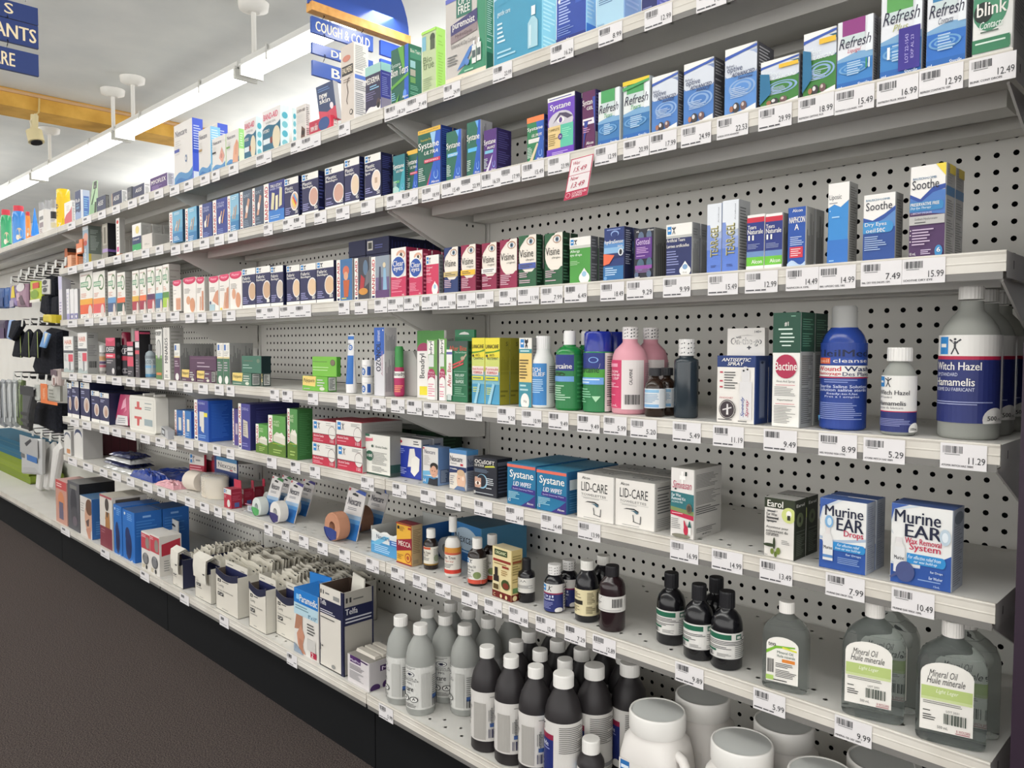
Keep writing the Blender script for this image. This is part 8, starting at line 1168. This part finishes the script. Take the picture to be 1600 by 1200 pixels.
# ---------------------------------------------------------------- price tags
TAGS = {1: '400,424 454,470 470,501 529,547 601,634,18.29 634,667,7.49 693,719,24.99 770,800,22.99 860,896,16.29 935,972,8.99 1007,1050,12.99 1088,1135,14.49',
 2: '412,426 442,458 458,477 491,510 525,546 564,586 604,627,15.99 627,653,15.49 659,687,18.99 690,719,15.49 719,751,22.99 752,782,16.59 782,813,17.99 815,850,15.49 856,890,23.99 929,964,12.99 974,1014,20.99 1015,1057,17.99 1064,1111,24.99 1120,1169,22.53 1185,1237,29.99 1247,1303,18.99 1304,1366,15.49 1370,1435,16.99 1436,1505,12.99 1514,1588,12.49',
 3: '400,417 417,436 437,461 461,486 529,546 554,574 585,605 606,630,9.99 631,655,6.99 659,684,6.49 685,712,11.99 714,743,7.99 744,771,11.99 780,807,7.99 809,842,11.99 845,879,7.99 882,917,6.49 938,975,18.49 979,1020,9.29 1036,1079,9.99 1106,1153,15.49 1164,1215,12.99 1228,1279,14.49 1279.5,1337,14.99 1345,1409,7.49 1409.5,1477,15.99',
 4: '422,436 441,457 481,497 527,545 556,578,8.99 582,603,16.99 611,632,9.29 636,659,8.29 662,685,8.29 686,711,6.99 727,753,16.99 777,805,9.29 815,846,10.99 857,888,9.49 902,937,9.49 943,979,5.99 985,1026,5.20 1051,1095,5.49 1114,1162,11.19 1193,1245,9.49 1279,1339,8.99 1349,1414,5.29 1469,1542,11.29',
 5: '417,432 454,469 484,500 564,584,4.49 613,635,5.79 657,681,13.79 696,720,10.99 741,769,18.89 790,818,14.49 845,878,14.49 903,938,13.99 1047,1091,16.99 1112,1160,14.99 1187,1238,13.49 1290,1351,7.99 1393,1460,10.49',
 6: '413,426 440,452 467,482 496,512 530,547 572,592,3.79 611,632,11.99 645,667,9.99 680,704,14.89 721,746,11.99 757,784,11.99 795,825,8.88 837,868,12.49 882,915,7.29 926,962,12.89 1055,1099,9.89 1177,1227,5.99 1304,1362,9.99',
 7: '448,464 592,614,5.99'}
WORDS = {1514: 'BLINK~CONT~DROPS', 1436: 'REFRESH~CONTACTS~15M', 1370: 'REFRESH~PLUS~30X0.4', 1304: 'REFRESH~LIQUIGEL~15M', 1247: 'REFRESH~OPTIVE~FUS', 1409.5: 'SOOTHE~DRY~EYE', 1345: 'B&L~DRY~EYE~DROPS~15M', 1279.5: 'B&L~LIPOSIC~GEL~10G', 1228: 'NAPHCON~A~15ML', 1469: 'ATOMA~WITCH~HAZ~500M', 1349: 'ATOMA~WITCH~HAZ~100M', 1279: 'NEIL~WOUND~WSH~177ML', 1393: 'MURINE~EAR~WAX~15ML', 1290: 'MURINE~EAR~DROP~15ML', 1304.1: 'MINERAL~OIL~LGT~500M', 1120: 'REFRESH~OPTIVE~ADVANCED'}
pos = [(o, s, o.location.x) for o, s in ITEMS if s]
nth = {}
def price_tag(s, u0, u1, pr, far=False):
    y = SY[s]-.0052; z = sz(s, xat(u0, y, SZ[s])); x0 = xat(u0, y, z-.015); x1 = xat(u1, y, z-.015)
    b = MB(); j = random.uniform(-.0008, .0008); z0, z1 = z-.0335+j, z-.0025+j; b.box(x0, x1, y, y+.0006, z0, z1, 'e2dfe0')
    if far: art(b, 'r .15 .58 .5 .85 6a6a6c|r 0 .2 .8 .26 9a9a9c', lambda p, q, l: (x0+(x1-x0)*p, y-l, z0+(z1-z0)*q))
    else:
        wd = WORDS.get(u0, '') if not (s == 6 and u0 == 1304) else WORDS[1304.1]
        art(b, 'b .06 .62 .5 .9 3a3a3e|l .1 .54 .5 .6 1 6a6a6a|%s%s' % (('t %s .62 .24 .97 .5 2a2a2e|' % pr) if pr else 'l .7 .3 .95 .45 1 5a5a5e|', ('t %s .04 .1 .72 .18 3a3a3e B' % wd) if wd else 'r .04 .1 .66 .16 4a4a4e|r .3 .1 .33 .16 e2dfe0|r .5 .1 .52 .16 e2dfe0'), lambda p, q, l: (x0+(x1-x0)*p, y-l, z0+(z1-z0)*q), 1, int(u0))
    o = b.build('price_tag'); xc = (x0+x1)/2
    if far: tag(o, 'tiny unreadable barcode tag on the %s of the third bay' % SN[s], 'price tag', 'far price tags on the '+SN[s])
    else:
        c = min((a for a in pos if a[1] == s), key=lambda a: abs(a[2]-xc), default=None); d = c[0].get('label', 'shelf lip').split(' on the ')[0].split(', ')[0].split(' ')
        if 'behind' in d[:6]: d = d[d.index('the')+1:]
        d = d[:6]
        while d[-1] in ('with', 'and', 'of', 'a', 'the', 'in', 'to', 'over', 'for', 'beside', 'behind', 'no'): d.pop()
        tag(o, ('white tag priced %s under the ' % pr if pr else 'white tag, faint print, under the ')+' '.join(d)+', '+SN[s], 'price tag', 'price tags along the '+SN[s])
for s in range(1, 8):
    for e in TAGS[s].split():
        q = e.split(','); price_tag(s, float(q[0]) if '.' in q[0] else int(q[0]), float(q[1]), q[2] if len(q) > 2 else '')
    for i in range(12 if s < 7 else 5):
        u = 108+i*22.5+random.uniform(-3, 3) if s < 7 else 95+i*62
        price_tag(s, u, u+random.choice((12, 14, 15)) if s < 7 else u+14, '', True)
o = flatcard('sale_tag', ((881, 314), (917.5, 304.5), (928, 240), (893, 249.5)), SY[2]-.010, .0008, 'e4dcdc', 'r 0 0 1 1 b83050|r .04 .2 .96 .98 e6dede|r .04 .58 .96 .592 b83050|t Was .14 .84 .44 .92 b02a4a I|t 15.49 .2 .66 .78 .78 b02a4a I|t Now .14 .46 .5 .55 b02a4a I|t 13.49 .22 .27 .8 .4 b02a4a I|t LOCKED-IN .34 .1 .94 .16 f0d8dc B|t SAVINGS .34 .03 .78 .09 f0d8dc B|e .17 .1 .1 .06 f0d8dc|e .17 .1 .085 .05 b83050', 'red-edged handwritten sale tag hanging askew below the violet eye carton', 2, 'sale tag')
# ---------------------------------------------------------------- labels: each one must single a thing out
import re
def nw(t): return len(re.findall(r"[A-Za-z0-9][A-Za-z0-9'-]*", t))
for o in S.objects:
    l = o.get('label')
    if l and o.parent is None and nw(l) > 16:
        l2 = re.sub(r'( on the|,) ((top|second|third|fourth|fifth|sixth) shelf|bottom deck)$', '', l)
        o['label'] = re.sub(r' in file behind', ' behind', l2) if nw(l2) > 16 else l2
seen = {}
for o in S.objects:
    if o.parent is None and o.get('label'): seen.setdefault(o['label'], []).append(o)
for l, os_ in list(seen.items()):
    if 1 < len(os_) < 4 and os_[0].get('category') == 'price tag':
        for i, o in enumerate(sorted(os_, key=lambda q: q.data.vertices[0].co.x)): o['label'] = re.sub(r'^white', ['farther white', 'middle white', 'nearer white'][i if len(os_) == 3 else 2*i], l); seen.setdefault(o['label'], []).append(o)
        del seen[l]
for l, os_ in seen.items():
    if len(os_) > 1: print('DUPLABEL', len(os_), l)
    if not 4 <= nw(l) <= 16: print('LABELLEN', nw(l), l)
for o in S.objects:
    for k in ('_s', '_d'):
        if k in o: del o[k]
